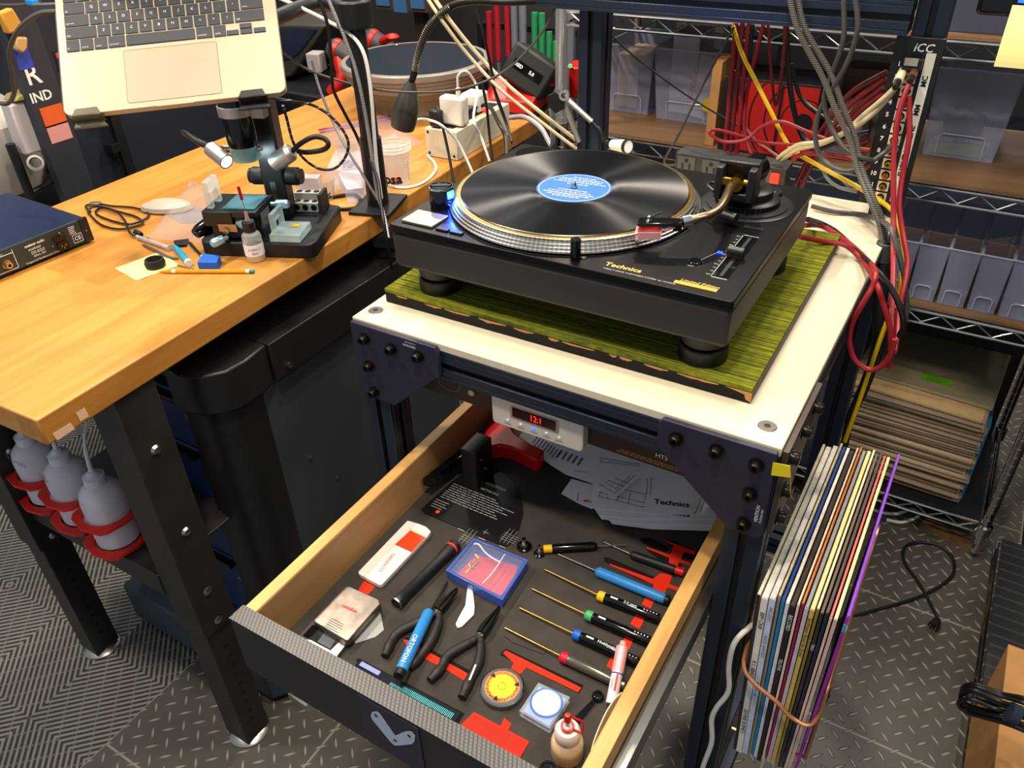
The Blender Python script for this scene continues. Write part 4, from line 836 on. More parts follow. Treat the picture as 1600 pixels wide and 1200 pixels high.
m = MB(); m.lathe([(.0052, .0515), (.0075, .0515), (.0075, .0545), (.0052, .0545)], p, 16); m.lathe([(0, .063), (.0038, .063), (.0042, .066), (.0030, .074), (0, .075)], p, 14); m.tube([p+Vector((.006, 0, .053)), p+Vector((.015, .003, .050)), p+Vector((.014, .007, .062)), p+Vector((.004, .002, .070))], .0012, 8); m.build('nozzle_cap', REDP, t)
# standing black bottle at the drawer front
p = Vector((0.4269,-0.3514,0.7460)); t = thing('dropper_bottle', 'black capped bottle standing at the very front of the drawer', 'bottle', p)
MB().lathe([(0, .0004), (.012, .0004), (.0125, .002), (.0125, .030), (.010, .034), (0, .034)], p, 28).build('body', mat('amber_dark', '2a1a14', .2), t)
MB().lathe([(0, .034), (.0105, .034), (.0105, .052), (.0095, .0535), (.0075, .0535), (.0070, .0525), (.0040, .0525), (.0035, .0535), (0, .0535)], p, 28).build('cap', BLKG, t)
# pen leaning on right wall
a = Vector((0.4393,-0.2238,0.7520)); b = Vector((0.4234,-0.1587,0.7810)); L = (b-a).length
t = thing('marker_pen', 'white pen with pink translucent cap leaning over the driver handles', 'pen', (a.x, a.y, FZ))
MB().lathe([(0, 0), (.0066, 0), (.0066, L*.52), (0, L*.52)], a, 20, axis=b-a).build('barrel', mat('pen_white', 'dcd4d4', .35), t)
MB().lathe([(.0072, L*.50), (.0072, L*.90), (.0040, L*.94), (.0035, L), (0, L)], a, 20, axis=b-a).build('cap', clear('pink_cap', 'e8a8a8', .7), t)
MB().lathe([(.0069, L*.46), (.0075, L*.47), (.0069, L*.48)], a, 20, axis=b-a).build('blue_band', mat('blue_band', '2a50b0', .4), t)
m = MB(); ax_ = (b-a).normalized(); vd = (Vector((.641, -.736, 1.585))-a); vd = (vd-ax_*vd.dot(ax_)).normalized(); sd_ = ax_.cross(vd); o_ = a+vd*.0068; m.quad(o_+ax_*.014+sd_*.0018, ax_, -sd_, L*.26, .0024)
m.build('red_panel', PRED, t)
m = MB(); m.text('3000', .0055, a+vd*.0066+sd_*(-.0028)+ax_*.016, ax_, sd_, off=.0006); m.build('lettering', mat('navy_print', '1c2450', .5), t)
# cream strap loop along the right wall
m = MB(); L0 = [(0.4487,-0.2168,0.7710),(0.4455,-0.2271,0.7710),(0.4441,-0.2445,0.7710),(0.4451,-0.2663,0.7710),(0.4483,-0.2902,0.7710),(0.4553,-0.3150,0.7710),(0.4662,-0.3400,0.7710)]; prev = None
b_ = []
for i, pnt in enumerate(spline(L0, 4)): b_.append(pnt)
for i in range(len(b_)-1):
    a, b = b_[i], b_[i+1]; m.extr([(a.x, a.y, FZ+.001), (b.x, b.y, FZ+.001), (b.x, b.y, FZ+.026), (a.x, a.y, FZ+.026)], (-.0012, .0, 0)); m.extr([(a.x+.012*min(1, i/8), a.y-.001, FZ+.001), (b.x+.012*min(1, (i+1)/8), b.y-.001, FZ+.001), (b.x+.012*min(1, (i+1)/8), b.y-.001, FZ+.026), (a.x+.012*min(1, i/8), a.y-.001, FZ+.026)], (.0012, 0, 0))
tag(m.build('plastic_loop', mat('cream_plastic', 'ddd0b0', .5)), 'cream bent plastic band standing along the right drawer wall', 'band')
# ruler in slot
t = thing('measuring_scale', 'dark glass stylus scale with cyan marks sunk behind the drawer front', 'ruler', (0.2212,-0.3259,0.7460))
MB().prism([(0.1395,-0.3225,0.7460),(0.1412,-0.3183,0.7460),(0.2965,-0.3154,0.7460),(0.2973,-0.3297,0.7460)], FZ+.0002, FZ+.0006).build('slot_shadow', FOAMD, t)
a = Vector((0.1444,-0.3268,0.7470)); b = Vector((0.2933,-0.3263,0.7470)); d = (b-a).normalized(); s_ = Vector((-d.y, d.x, 0)); L = (b-a).length
MB().prism([a-s_*.004, b-s_*.004, b+s_*.008, a+s_*.008], FZ+.0006, FZ+.0022).build('glass', mat('dark_glass', '1a1c20', .08), t)
m = MB()
k = L*.36
while k < L-.006: m.quad(a+d*k-s_*.0035, d, s_, .0009, .0075 if k > L*.47 else .004, off=.0014); k += .0021
m.build('cyan_marks', mat('cyan_print', '3fb4b8', .5), t)
m = MB(); m.quad(a+d*.004, d, s_, L*.2, .006, off=.0014); m.build('violet_strip', mat('violet_film', '7f88d0', .2), t)  # flat violet strip laid over one end of the glass
# protractor
pp = [(0.0584,0.0088,0.7460),(0.0527,-0.0680,0.7460),(0.0626,-0.0718,0.7460),(0.2034,-0.0711,0.7460),(0.2063,-0.0582,0.7460),(0.2022,-0.0315,0.7460),(0.1925,-0.0038,0.7460),(0.1815,0.0150,0.7460),(0.1630,0.0369,0.7460),(0.1392,0.0537,0.7460),(0.1090,0.0646,0.7460),(0.0863,0.0662,0.7460),(0.0710,0.0577,0.7460)]
t = thing('cartridge_protractor', 'black D-shaped alignment protractor with white printed grids', 'protractor', (sum(p[0] for p in pp)/len(pp), sum(p[1] for p in pp)/len(pp), FZ))
pb = MB().prism(pp, FZ+.0003, FZ+.0018).build('plate', mat('protractor_black', '0c0b0d', .55, spec=.3), t)
m = MB(); zt_ = FZ+.002; e = (Vector((0.1886,-0.0175,0.7480))-Vector((0.0550,-0.0175,0.7480))).normalized(); n_ = Vector((-e.y, e.x, 0))
m.text('PROTRACTOR N.G.', .0060, (0.0919,0.0147,0.7480), e, n_, off=.0002, sx=.9)
random.seed(11)
for k in range(8):
    a = Vector(lerp((0.0632,0.0021,0.7480), (0.0624,-0.0314,0.7480), k/7)); x = 0; Lm = random.uniform(.085, .115)*(1 if k > 1 else .75)
    while x < Lm: L = random.uniform(.005, .014); m.quad(a+e*x, e, n_, L, .0011); x += L+.0016
for k in range(4): m.quad(Vector(lerp((0.0597,-0.0394,0.7480), (0.0611,-0.0547,0.7480), k/3)), e, n_, random.uniform(.018, .026), .001)
for bp, nn in (((0.1397,-0.0835,0.7480), 3), ((0.1912,-0.0545,0.7480), 4)):
    bp = Vector(bp)
    for k in range(3): m.quad(bp+e*.006*k-n_*.012+e*.0, n_, -e, .030, .0005)
    for k in range(nn): m.quad(bp-e*.004+n_*(-.006+.0042*k), e, n_, .024, .0005)
bp = Vector((0.1630,-0.0616,0.7480)); m.quad(bp-e*.004, e, n_, .010, .0006); m.quad(bp-n_*.004, n_, -e, .010, .0006)
m.quad((0.1237,-0.0748,0.7480), e, n_, .012, .0012); m.quad((0.1596,-0.0752,0.7480), e, n_, .012, .0012); m.quad((0.1946,-0.0740,0.7480), e, n_, .010, .0012)
m.build('white_print', PGREY, pb)
m = MB(); m.quad((0.0915,0.0263,0.7480), e, n_, .052, .0055, off=.0001); m.build('title_bar', mat('title_grey', '45434a', .5), pb)
MB().lathe([(0, .002), (.0032, .002), (.0034, .0017)], (0.0778,-0.0602,0.7460), 20).build('red_dot', mat('orange_dot', 'e84a28', .4), pb)
# black upright gauge block
a = (0.0929,0.0111,0.7460)
t = thing('height_gauge', 'black upright metal gauge block with a long horizontal bar', 'gauge', a)
MB().bx(a[0]-.012, a[0]+.014, a[1]-.006, a[1]+.04, FZ+.002, FZ+.078).build('block', BLK, t, bevel=.001)
b0 = Vector((0.0443,-0.0405,0.7760)); b1 = Vector((0.0561,0.0452,0.7810))
MB().extr([b0+Vector((-.005, 0, -.007)), b0+Vector((.007, 0, -.007)), b0+Vector((.007, 0, .006)), b0+Vector((-.005, 0, .006))], (Vector((b0.x+.012, b1.y, b0.z))-b0)).build('arm_bar', BLKG, t)
m = MB()
for y_, z_ in ((a[1]+.01, FZ+.055), (a[1]+.02, FZ+.03)): m.lathe([(0, .002), (.0028, .0015), (.003, 0)], (a[0]+.014, y_, z_), 10, axis=(1, 0, 0))
m.build('screw', STL, t)
# red handle tool
m = MB(); rp_ = [(0.0570,0.1035,0.7580),(0.0797,0.0680,0.7580),(0.0885,0.0675,0.7580),(0.0890,0.0822,0.7580),(0.0972,0.0904,0.7580),(0.1123,0.0933,0.7580),(0.1349,0.0914,0.7580),(0.1644,0.0866,0.7580),(0.1685,0.0958,0.7580),(0.1638,0.1146,0.7580),(0.1346,0.1184,0.7580),(0.1022,0.1285,0.7580),(0.0880,0.1398,0.7580),(0.0607,0.1643,0.7580),(0.0369,0.1614,0.7580)]
m.prism(rp_, FZ+.002, FZ+.030); tag(m.build('hand_tool', REDP, bevel=.006, seg=3), 'red plastic pistol-shaped tool handle behind the black gauge block', 'hand tool')
# papers
def sheet(label, pts, z, marks=None, m_=PAPER, txt=()):
    t = tag(MB().prism(pts, z, z+.0006).build('printed_sheet', m_), label, 'paper', 'loose instruction sheets in the drawer')
    if marks or txt:
        m = MB()
        for mk in (marks or []): m.tube([Vector((p[0], p[1], z+.0008)) for p in mk], .0004, 4, smooth=False)
        for (s_, sz, o, ex, b_) in txt: m.text(s_, sz, (o[0], o[1], z+.0007), ex, (-ex[1], ex[0], 0), off=.0002, bold=b_)
        m.build('print', INK, t)
    return t
zz = FZ+.004
ex = Vector((0.3999,0.1290,0.7500))-Vector((0.3514,0.1113,0.7500)); ex.z = 0
stk = [('bottom sheet of the fanned stack, printed with thin diagrams', [(0.4526,0.1015,0.7500),(0.3693,0.0591,0.7500),(0.3169,0.0416,0.7500),(0.2923,0.0565,0.7500),(0.2727,0.1433,0.7500),(0.4114,0.2203,0.7500)]), ('second sheet of the fanned stack', [(0.4492,0.1112,0.7500),(0.3521,0.0598,0.7500),(0.2992,0.0421,0.7500),(0.2857,0.0528,0.7500),(0.2651,0.1477,0.7500),(0.4089,0.2275,0.7500)]), ('third sheet of the fanned stack', [(0.4449,0.1237,0.7500),(0.3358,0.0626,0.7500),(0.2931,0.0462,0.7500),(0.2794,0.0571,0.7500),(0.2574,0.1522,0.7500),(0.4064,0.2348,0.7500)]), ('top sheet of the fanned stack with a bold black heading', [(0.4423,0.1312,0.7500),(0.3692,0.0904,0.7500),(0.2767,0.0540,0.7500),(0.2565,0.0971,0.7500),(0.3014,0.1766,0.7500),(0.3967,0.2329,0.7500)])]
for i, (lb_, poly) in enumerate(stk):
    tx = ()
    if i == 3: tx = (('Technics', .0145, (0.3523,0.1118,0.7500), ex, .03),)
    if i == 2: tx = (('Technics', .0145, (0.3596,0.0942,0.7500), ex, .03),)
    mk = []
    e0 = [(0.2750,0.0814,0.7500),(0.3430,0.0926,0.7500),(0.3346,0.1195,0.7500),(0.2723,0.1093,0.7500)]
    if i == 3:
        mk = [e0+[e0[0]], [(0.2707,0.0903,0.7500),(0.3401,0.1018,0.7500)], [(0.2816,0.1079,0.7500),(0.2885,0.0842,0.7500)], [(0.2968,0.1097,0.7500),(0.3034,0.0861,0.7500)], [(0.3135,0.1126,0.7500),(0.3199,0.0890,0.7500)], [(0.4108,0.1508,0.7500),(0.4136,0.1243,0.7500),(0.4131,0.1149,0.7500)], [(0.4159,0.1505,0.7500),(0.4194,0.1245,0.7500)], [(0.3150,0.1754,0.7500),(0.3363,0.1204,0.7500)], [(0.3202,0.1783,0.7500),(0.3413,0.1232,0.7500)]]
    sheet(lb_, [(p[0], p[1]) for p in poly], zz+.0008*i, mk, txt=tx)
m = MB()
zc = zz+.0042
for k in range(7): m.quad(Vector(lerp((0.3035,0.1464,0.7542), (0.3211,0.1068,0.7542), k/6)), ex, (-ex.y, ex.x, 0), .014, .002, off=.0)
tag(sheet('small white card with red print poking out left of the sheets', [(0.2189,0.1014,0.7500),(0.2208,0.0641,0.7500),(0.2548,0.0574,0.7500),(0.2763,0.0569,0.7500),(0.2681,0.1069,0.7500)], zz-.002, [[(0.2424,0.0795,0.7500),(0.2497,0.0609,0.7500)]]), None, None)
a = (0.2575,0.0649,0.7490); m = MB(); m.text('468 3', .006, a, ex, (-ex.y, ex.x, 0), off=.0012, bold=.04); m.build('red_print', PRED, bpy.data.objects['printed_sheet.004'])
zt2 = zz+.006
blu = sheet('sheet printed with a long table, curling over the others', [(0.0992,0.1334,0.7560),(0.0978,0.1716,0.7560),(0.2850,0.2134,0.7560),(0.3670,0.1844,0.7560),(0.2548,0.1002,0.7560),(0.2116,0.0982,0.7560),(0.1798,0.1065,0.7560)], zt2, [[(0.2394,0.1591,0.7560),(0.2870,0.1712,0.7560),(0.3014,0.1757,0.7560)], [(0.2394,0.1591,0.7560),(0.2443,0.1511,0.7560),(0.3033,0.1715,0.7560)]])
m = MB()
for k in range(9):
    a = Vector(lerp((0.1271,0.1612,0.7567), (0.1781,0.1442,0.7567), k/8)); n2 = (Vector((0.1281,0.1380,0.7560))-Vector((0.1266,0.1620,0.7560))).normalized(); m.quad(a, n2, (n2.y, -n2.x, 0), random.uniform(.018, .026), .002, off=-.0003)
for k in range(5):
    a = Vector(lerp((0.1800,0.1471,0.7567), (0.2175,0.1460,0.7567), k/4)); n2 = (Vector((0.1281,0.1380,0.7560))-Vector((0.1266,0.1620,0.7560))).normalized(); m.quad(a, n2, (n2.y, -n2.x, 0), .020, .004, off=-.0003)
m.quad((0.2174,0.1108,0.7567), ex, (-ex.y, ex.x, 0), .022, .001)
m.build('print', INKG, blu)
sheet('folded sheet with circuit drawing lying on the fanned stack', [(0.2561,0.0976,0.7560),(0.2996,0.0846,0.7560),(0.3154,0.1558,0.7560),(0.2982,0.1582,0.7560)], zt2+.001, [[(0.2640,0.1037,0.7560),(0.2949,0.0948,0.7560),(0.3054,0.1468,0.7560)], [(0.2712,0.1111,0.7560),(0.2924,0.1047,0.7560),(0.2994,0.1435,0.7560)], [(0.2743,0.1161,0.7560),(0.3016,0.1148,0.7560)], [(0.2803,0.1262,0.7560),(0.3077,0.1247,0.7560)]])
# ================= LPs in the side holder =================
def jacket(label, x, wz, y0, z0, lean, th, edge, spine, txt=None, band=None, k=0, group='record sleeves in the side holder', hgt=.315):
    t = thing('record_sleeve', label, 'record sleeve', (x, y0+.157, z0), 0, group)
    S = Matrix.Identity(4); S.translation = (x, y0, z0); 
    sh = Matrix.Identity(4); sh[0][2] = lean; M = S @ sh
    m = MB(); m.M = M; m.bx(-th/2, th/2, 0, .315, 0, hgt); j = m.build('sleeve', edge, t, bevel=.0006, seg=1)
    m = MB(); m.M = M; m.bx(-th/2-.0001, th/2+.0001, -.0006, .0003, .001, hgt-.002); sp_ = m.build('spine', spine, t)
    if txt:
        m = MB(); m.M = M
        for s_, sz, zz_, mm_ in txt: m.text(s_, sz, (-sz*.0, -.0006, zz_), (0, 0, -1), (1, 0, 0), off=.0004)
        m.build('spine_print', txt[0][3], sp_)
    if band:
        m = MB(); m.M = M
        for c, z_a, z_b in band: m.bx(-th/2-.0002, th/2+.0002, -.0010, .0002, z_a, z_b, c)
        m.build('spine_bands', [mat('purple_print', '8a2a9c', .5), mat('aqua_print', '30a0c8', .5)], sp_)
    return t
sl = [
 # label, thickness, edge, spine
 ('thin black-spined sleeve nearest the cart', .0045, 'e6dcc4', '2a2426', None),
 ('thick white box sleeve with black spine titles', .0095, 'e8e2ce', 'e2dcd4', (('BIM CRIB', .0075, .29, INK), ('R.S. EBAUL', .0075, .20, INK), ('DEVINE ROMEO', .0075, .10, INK))),
 ('thick pale blue box sleeve with faint spine print', .0085, 'ddd8d0', 'c4cce4', (('ARS EDO', .006, .30, INKG), ('ALICE HARVEST', .006, .25, INKG), ('MORRELAR', .006, .16, INKG))),
 ('thin tan sleeve between pale blue and bright blue ones', .0035, 'd8c8a0', '9a9078', None),
 ('bright blue-spined sleeve', .0045, '2c4a8c', '1f7aa8', None),
 ('plain white sleeve with cream edge', .005, 'ece4d0', 'dcdce4', None),
 ('black sleeve with heavy white spine lettering', .0065, '3a2e2a', '241f22', (('RECORD', .007, .30, PWHT), ('TRUTHS', .006, .22, PWHT))),
 ('thin cream sleeve with pink edge', .003, 'e2d4b4', 'e0c8c0', None),
 ('crimson-spined thin sleeve', .003, 'c8783c', '9c2448', None),
 ('pale lilac sleeve with a blue dot at the top', .0055, '8a8c90', 'c0b4c4', None),
 ('mustard-spined sleeve with black script', .0060, 'e0cc90', 'c8aa58', (('Soothsayer Ritual the Grove', .006, .30, INK),)),
 ('olive gold sleeve with frayed edge', .0035, 'e8dcae', '8f8238', None),
 ('dark brown sleeve with white scuffs', .0045, '6a5848', '3a2c28', (('TRIO', .005, .26, PWHT),)),
 ('navy-spined sleeve with torn top', .0045, '4a4440', '22263c', None),
 ('salmon red edged thin sleeve', .0035, 'e06a60', 'd8b8a0', None),
 ('dusty pink spined sleeve', .0050, 'e4cf98', 'c8aca4', None),
]
x = .5600
random.seed(4)
for i, (lb_, th, ed, spn, tx) in enumerate(sl):
    e_ = mat('sleeve_edge_'+ed, ed, .7, noise=.12, nscale=90); s_ = mat('sleeve_spine_'+spn, spn, .5, noise=.1, nscale=60)
    th *= .76; x += th/2+.0005; yo = (-.062-.0006*i+random.uniform(-.003, .003)); zo = .531+.0011*i+random.uniform(-.005, .003)-(.004 if i == 1 else 0)
    jacket(lb_+', in the side holder', x, 0, yo, zo, -.040+.0027*i, th, e_, s_, tx, k=i); x += th/2+.0005
x += .005
e_ = mat('sleeve_edge_purple', '7a3ab8', .5); jacket('purple-spined outermost sleeve with aqua stripe', x, 0, -.066, .549, .012, .0035, mat('sleeve_edge_purple', '7a3ab8', .5), mat('spine_purple', '96309c', .5), None, band=[(1, .288, .300)], k=16)
XR = x
m = MB(); m.tube([(XR+.006, .06, .70), (XR+.007, -.03, .675), (XR+.002, -.078, .672), (XR-.02, -.084, .676), (.60, -.082, .690), (.566, -.078, .703), (.550, -.066, .712), (.546, -.03, .722), (.545, .06, .73)], .0028, 10)
hl = thing('record_holder', 'copper wire holder carrying record sleeves on the side of the cart', 'record holder', (.59, .1, .50))
m.build('front_loop', ORG, hl)
m = MB(); m.tube([(XR+.007, -.03, .530), (XR+.007, -.045, .62), (XR+.007, -.03, .675), (XR+.007, .06, .70), (XR+.007, .15, .78), (XR+.007, .20, .76), (XR+.007, .18, .62), (XR+.007, .12, .522)], .0028, 10); m.build('side_loop', ORG, hl)
m = MB(); m.tube([(XR+.007, .12, .522), (.60, .12, .520), (.548, .12, .520)], .0028, 8); m.tube([(XR+.007, -.03, .530), (.60, -.03, .522), (.548, -.03, .520)], .0028, 8); m.tube([(.548, .12, .5175), (.545, .12, .70)], .0028, 8, smooth=False); m.build('base_wires', ORG, hl)
# ================= LAPTOP =================
LO = (-.4992, .0075, 1.3783)
exL, eyL = (.7629, .6455, .0368), (-.4703, .515, .7167)
LM = frame(LO, exL, eyL)
lap = thing('laptop', 'open champagne laptop with black keys on a raised stand over the bench', 'laptop', LM @ Vector((.098, -.036, -.006)))
def LB():
    m = MB(); m.M = LM; return m
lx0, lx1, ly0, ly1 = -.0545, .2500, -.1425, .0725
dk = LB().prism(rrect(lx0, lx1, ly0, ly1, .011, 6), -.0115, -.0005).build('base', LAP, lap, bevel=.001)
LB().prism(rrect(.0325, .1615, -.1335, -.0530, .003, 3), -.0005, -.0003).build('trackpad', mat('trackpad', 'ab9e84', .38, metal=.2), dk)
m = LB(); rr2 = rrect(.0325, .1615, -.1335, -.0530, .003, 3); m.tube([(x, y, -.0003) for x, y in rr2]+[(rr2[0][0], rr2[0][1], -.0003)], .0003, 4, smooth=False); m.build('trackpad_gap', mat('gap_brown', '6a604c', .6), dk)
m = LB(); m.prism([(.072, ly0-.0003), (.122, ly0-.0003), (.119, ly0+.003), (.075, ly0+.003)], -.0016, -.0002); m.build('thumb_notch', mat('notch', 'b4a488', .4, metal=.3), dk)
P_ = .01905; KW = .0168
rows = []
def krow(y, items, x0, h=KW):
    x = x0
    for t_, wd in items:
        w_ = wd*P_-(P_-KW); rows.append((x, y, w_, h, t_)); x += wd*P_
xl = -.0430
krow(-.0084-.0381+.0, [('fn', 1), ('control', 1), ('option', 1), ('command', 1.27), ('', 5.1), ('command', 1.27), ('option', 1)], xl)
krow(-.0084-.01905, [('shift', 2.3), ('Z', 1), ('X', 1), ('C', 1), ('V', 1), ('B', 1), ('N', 1), ('M', 1), ('<', 1), ('>', 1), ('?', 1), ('shift', 2.28)], xl)
krow(-.0084, [('caps lock', 1.81), ('A', 1), ('S', 1), ('D', 1), ('F', 1), ('G', 1), ('H', 1), ('J', 1), ('K', 1), ('L', 1), (':', 1), ('"', 1), ('return', 1.77)], xl)
krow(-.0084+.01905, [('tab', 1.56), ('Q', 1), ('W', 1), ('E', 1), ('R', 1), ('T', 1), ('Y', 1), ('U', 1), ('I', 1), ('O', 1), ('P', 1), ('[', 1), (']', 1), ('\\', 1.02)], xl)
krow(-.0084+.0381, [('~', 1)]+[(c, 1) for c in '1234567890-=']+[('delete', 1.58)], xl)
krow(-.0084+.05715, [('esc', 1.5)]+[('F%d' % i, 1) for i in range(1, 13)]+[('', 1.08)], xl)
for i, (kx_, ky_, w_, h_, t_) in enumerate(rows):
    k = LB().bx(kx_, kx_+w_, ky_, ky_+h_, -.0008, .0011).build('key', KEYM, dk, bevel=.0012)
    if t_:
        m = LB()
        if len(t_) == 1: m.text(t_, .0058, (kx_+w_/2, ky_+h_*.52, .0011), (1, 0, 0), (0, 1, 0), align='CENTER')
        else: m.text(t_, .0030, (kx_+.0018, ky_+.0042, .0011), (1, 0, 0), (0, 1, 0))
        # legends share the key's mesh
        o = m.build('legend', PWHT, dk); 
        me = k.data; vs = [tuple(v.co) for v in me.vertices]; fs = [tuple(p.vertices) for p in me.polygons]; n0 = len(vs)
        off = o.location-k.location; vs += [tuple(v.co+off) for v in o.data.vertices]; fs2 = [tuple(n0+j for j in p.vertices) for p in o.data.polygons]
        me2 = bpy.data.meshes.new('key'); me2.from_pydata(vs, [], fs+fs2); me2.materials.append(KEYM); me2.materials.append(PWHT)
        me2.polygons.foreach_set('material_index', [0]*len(fs)+[1]*len(fs2)); me2.update(); k.data = me2; bpy.data.objects.remove(o); k.modifiers.clear()
for j, (kx_, ky_, w_, h_, t_) in enumerate([(.1775, -.0465, KW, .0078, '<'), (.1965, -.0465, KW, .0078, 'v'), (.1965, -.0380, KW, .0078, '^'), (.2155, -.0465, KW, .0078, '>')]):
    LB().bx(kx_, kx_+w_, ky_, ky_+h_, -.0008, .0011).build('key', KEYM, dk, bevel=.0008)
lid = LB(); lid.M = LM @ Matrix.Translation((0, ly1, 0)) @ Matrix.Rotation(math.radians(70), 4, 'X'); lid.bx(lx0, lx1, 0, .212, -.004, 0); ld = lid.build('lid', LAP, lap, bevel=.001)
s_ = MB(); s_.M = LM @ Matrix.Translation((0, ly1, 0)) @ Matrix.Rotation(math.radians(70), 4, 'X'); s_.bx(lx0+.004, lx1-.004, .006, .208, .0, .0008); s_.build('screen', BLKG, ld)
# laptop stand
st = thing('laptop_stand', 'tall black clamp pole with tray arm holding the laptop over the bench', 'laptop stand', (-0.3960,0.4327,0.9607))
LB().prism(rrect(lx0-.006, lx1-.02, ly0+.004, ly1-.03, .02, 4), -.0165, -.0122).build('tray', BLK, st)
for a, b in ((-.048, -.001), (.178, .226)):
    m = LB(); m.prism([(a, ly0-.013), (b, ly0-.013), (b-.008, ly0-.002), (b-.010, ly0+.004), (a+.010, ly0+.004), (a+.004, ly0-.002)], -.0165, -.0122); m.prism([(a+.004, ly0-.004), (b-.004, ly0-.004), (b-.008, ly0+.008), (a+.010, ly0+.008)], -.0002, .0028); m.prism([(a+.004, ly0-.004), (b-.004, ly0-.004), (b-.004, ly0-.0008), (a+.004, ly0-.0008)], -.0165, .0028); m.build('front_lip', LIPG if a < 0 else BLK, st, bevel=.001)
pb = Vector((-0.3960,0.4327,0.9607)); 
MB().cyl((pb.x, pb.y, DZ+.006), (pb.x, pb.y, 1.80), .0175, seg=24).build('pole', BLKM, st)
MB().cyl((pb.x, pb.y, DZ+.006), (pb.x, pb.y, DZ+.14), .0215, seg=24).build('pole_sleeve', BLKM, st)
MB().cyl((pb.x, pb.y, 1.30), (pb.x, pb.y, 1.345), .034, seg=28).build('arm_collar', BLK, st, bevel=.004)
ta = LM @ Vector((.098, -.03, -.0165)); m = MB(); m.tube([(pb.x, pb.y, 1.325), (pb.x-.10, pb.y+.01, 1.33), (ta.x+.02, ta.y+.10, 1.335), (ta.x, ta.y+.01, ta.z-.012)], .013, 14); m.build('arm', BLK, st)
MB().box((pb.x, pb.y, DZ+.0035), (.085, .11, .007), rz=.3).build('base_plate', BLK, st, bevel=.001)
MB().prism([(pb.x+.01, pb.y-.045), (pb.x+.055, pb.y-.03), (pb.x+.05, pb.y+.02), (pb.x+.0, pb.y+.01)], DZ-.07, DZ-.046).build('clamp_jaw', BLK, st)
# ================= MICROSCOPE =================
mic = thing('digital_microscope', 'black digital microscope with silver ring and twin lamps on the bench', 'microscope', (-.49, .22, DZ))
t0 = [(-0.5398,0.1003,0.9907),(-0.3427,0.1872,0.9907),(-0.4201,0.3535,0.9907)]; bl = (t0[2][0]+t0[0][0]-t0[1][0], t0[2][1]+t0[0][1]-t0[1][1])
c4 = [Vector((p[0], p[1], 0)) for p in (t0[0], t0[1], t0[2])]+[Vector((bl[0], bl[1], 0))]
def chamf(pts, d):
    o = []
    for i in range(len(pts)):
        p, a, b = pts[i], pts[i-1], pts[(i+1) % len(pts)]
        o += [p+(a-p).normalized()*d, p+((a-p).normalized()+(b-p).normalized())*d*.3, p+(b-p).normalized()*d]
    return o
bx_, by_ = (c4[1]-c4[0]).normalized(), (c4[3]-c4[0]).normalized(); U0 = c4[0]; bw, bd_ = (c4[1]-c4[0]).length, (c4[3]-c4[0]).length
MM = Matrix.Identity(4); nn = Vector((0, 0, 1)).cross(bx_)
for i in range(3): MM[i][0] = bx_[i]; MM[i][1] = nn[i]; MM[i][2] = (0, 0, 1)[i]; MM[i][3] = (U0[0], U0[1], DZ)[i]
def FM():
    m = MB(); m.M = MM; return m
def ml(p): return MM.inverted() @ Vector(p)
base_m = MB().prism(chamf(c4, .014), DZ+.0005, DZ+.028).build('base', BLK, mic, bevel=.003)
cb = ml((-0.4818,0.2521,0.9907)); cx_, cy_ = cb.x, cb.y+.012
FM().bx(cx_-.021, cx_+.021, cy_-.018, cy_+.018, .028, .300).build('column', BLKM, mic, bevel=.004)

for s_ in (-1, 1):
    FM().lathe([(0, 0), (.015, 0), (.0165, .002), (.0165, .022), (.014, .025), (.014, .029), (0, .029)], (cx_+s_*.021, cy_, .105), 24, axis=(s_, 0, 0)).build('focus_knob', mat('ribbed_black', '151516', .5, bump=.8, bscale=400), mic)
FM().bx(cx_-.006, cx_+.004, cy_-.020, cy_-.018, .06, .10).build('rack_gear', STL, mic)
hd = ml((-0.4804,0.2000,1.1177)); hx, hy, hz_ = hd.x, hd.y, hd.z
aa_ = Vector((hx, hy, hz_+.1)); ab_ = Vector((cx_, cy_, hz_+.1)); FM().box(((cx_+hx)/2, (cy_+hy)/2, hz_+.104), ((ab_-aa_).length+.03, .026, .022), rz=math.atan2(cy_-hy, cx_-hx)).bx(cx_-.021, cx_+.021, cy_-.018, cy_+.018, .29, hz_+.118).build('head_arm', BLKM, mic, bevel=.003)
hb = FM().lathe([(0, 0), (.021, 0), (.0235, .002), (.0255, .020), (.0265, .045), (.0265, .078), (.028, .080), (.028, .110), (.026, .118), (.020, .120), (0, .120)], (hx, hy, hz_), 36).build('lens_body', BLKG, mic)
FM().lathe([(.0285, .078), (.0305, .079), (.0305, .095), (.0285, .096)], (hx, hy, hz_), 36).build('silver_ring', mat('turned_silver', 'b4b2ae', .38, metal=.7), hb)
FM().lathe([(.021, -.0005), (.0225, -.0005), (.024, .002), (.0262, .026), (.0258, .026), (.0236, .002)], (hx, hy, hz_), 36).build('light_ring', clear('ring_glow', 'a0e4ea', .55), hb)
FM().bx(hx+.028, hx+.052, hy-.010, hy+.012, hz_+.074, hz_+.100).build('clamp_block', mat('grey_clamp', '8a8680', .35, metal=.8), hb, bevel=.001)
m = FM(); m.cyl((hx-.026, hy-.004, hz_+.022), (hx-.034, hy-.006, hz_+.022), .0045, seg=12); m.cyl((hx+.026, hy-.004, hz_+.022), (hx+.034, hy-.006, hz_+.022), .0045, seg=12); m.build('thumb_screw', STL, hb)
m = FM(); m.quad((hx-.010, hy-.0216, hz_+.0045), (1, 0, 0), (0, 0, 1), .020, .002); m.build('lens_print', PGREY, hb)
bpy_l = bpy.data.lights.new('ring_lamp', 'POINT'); bpy_l.energy = .25; bpy_l.shadow_soft_size = .012; bpy_l.color = (.7, .95, 1)
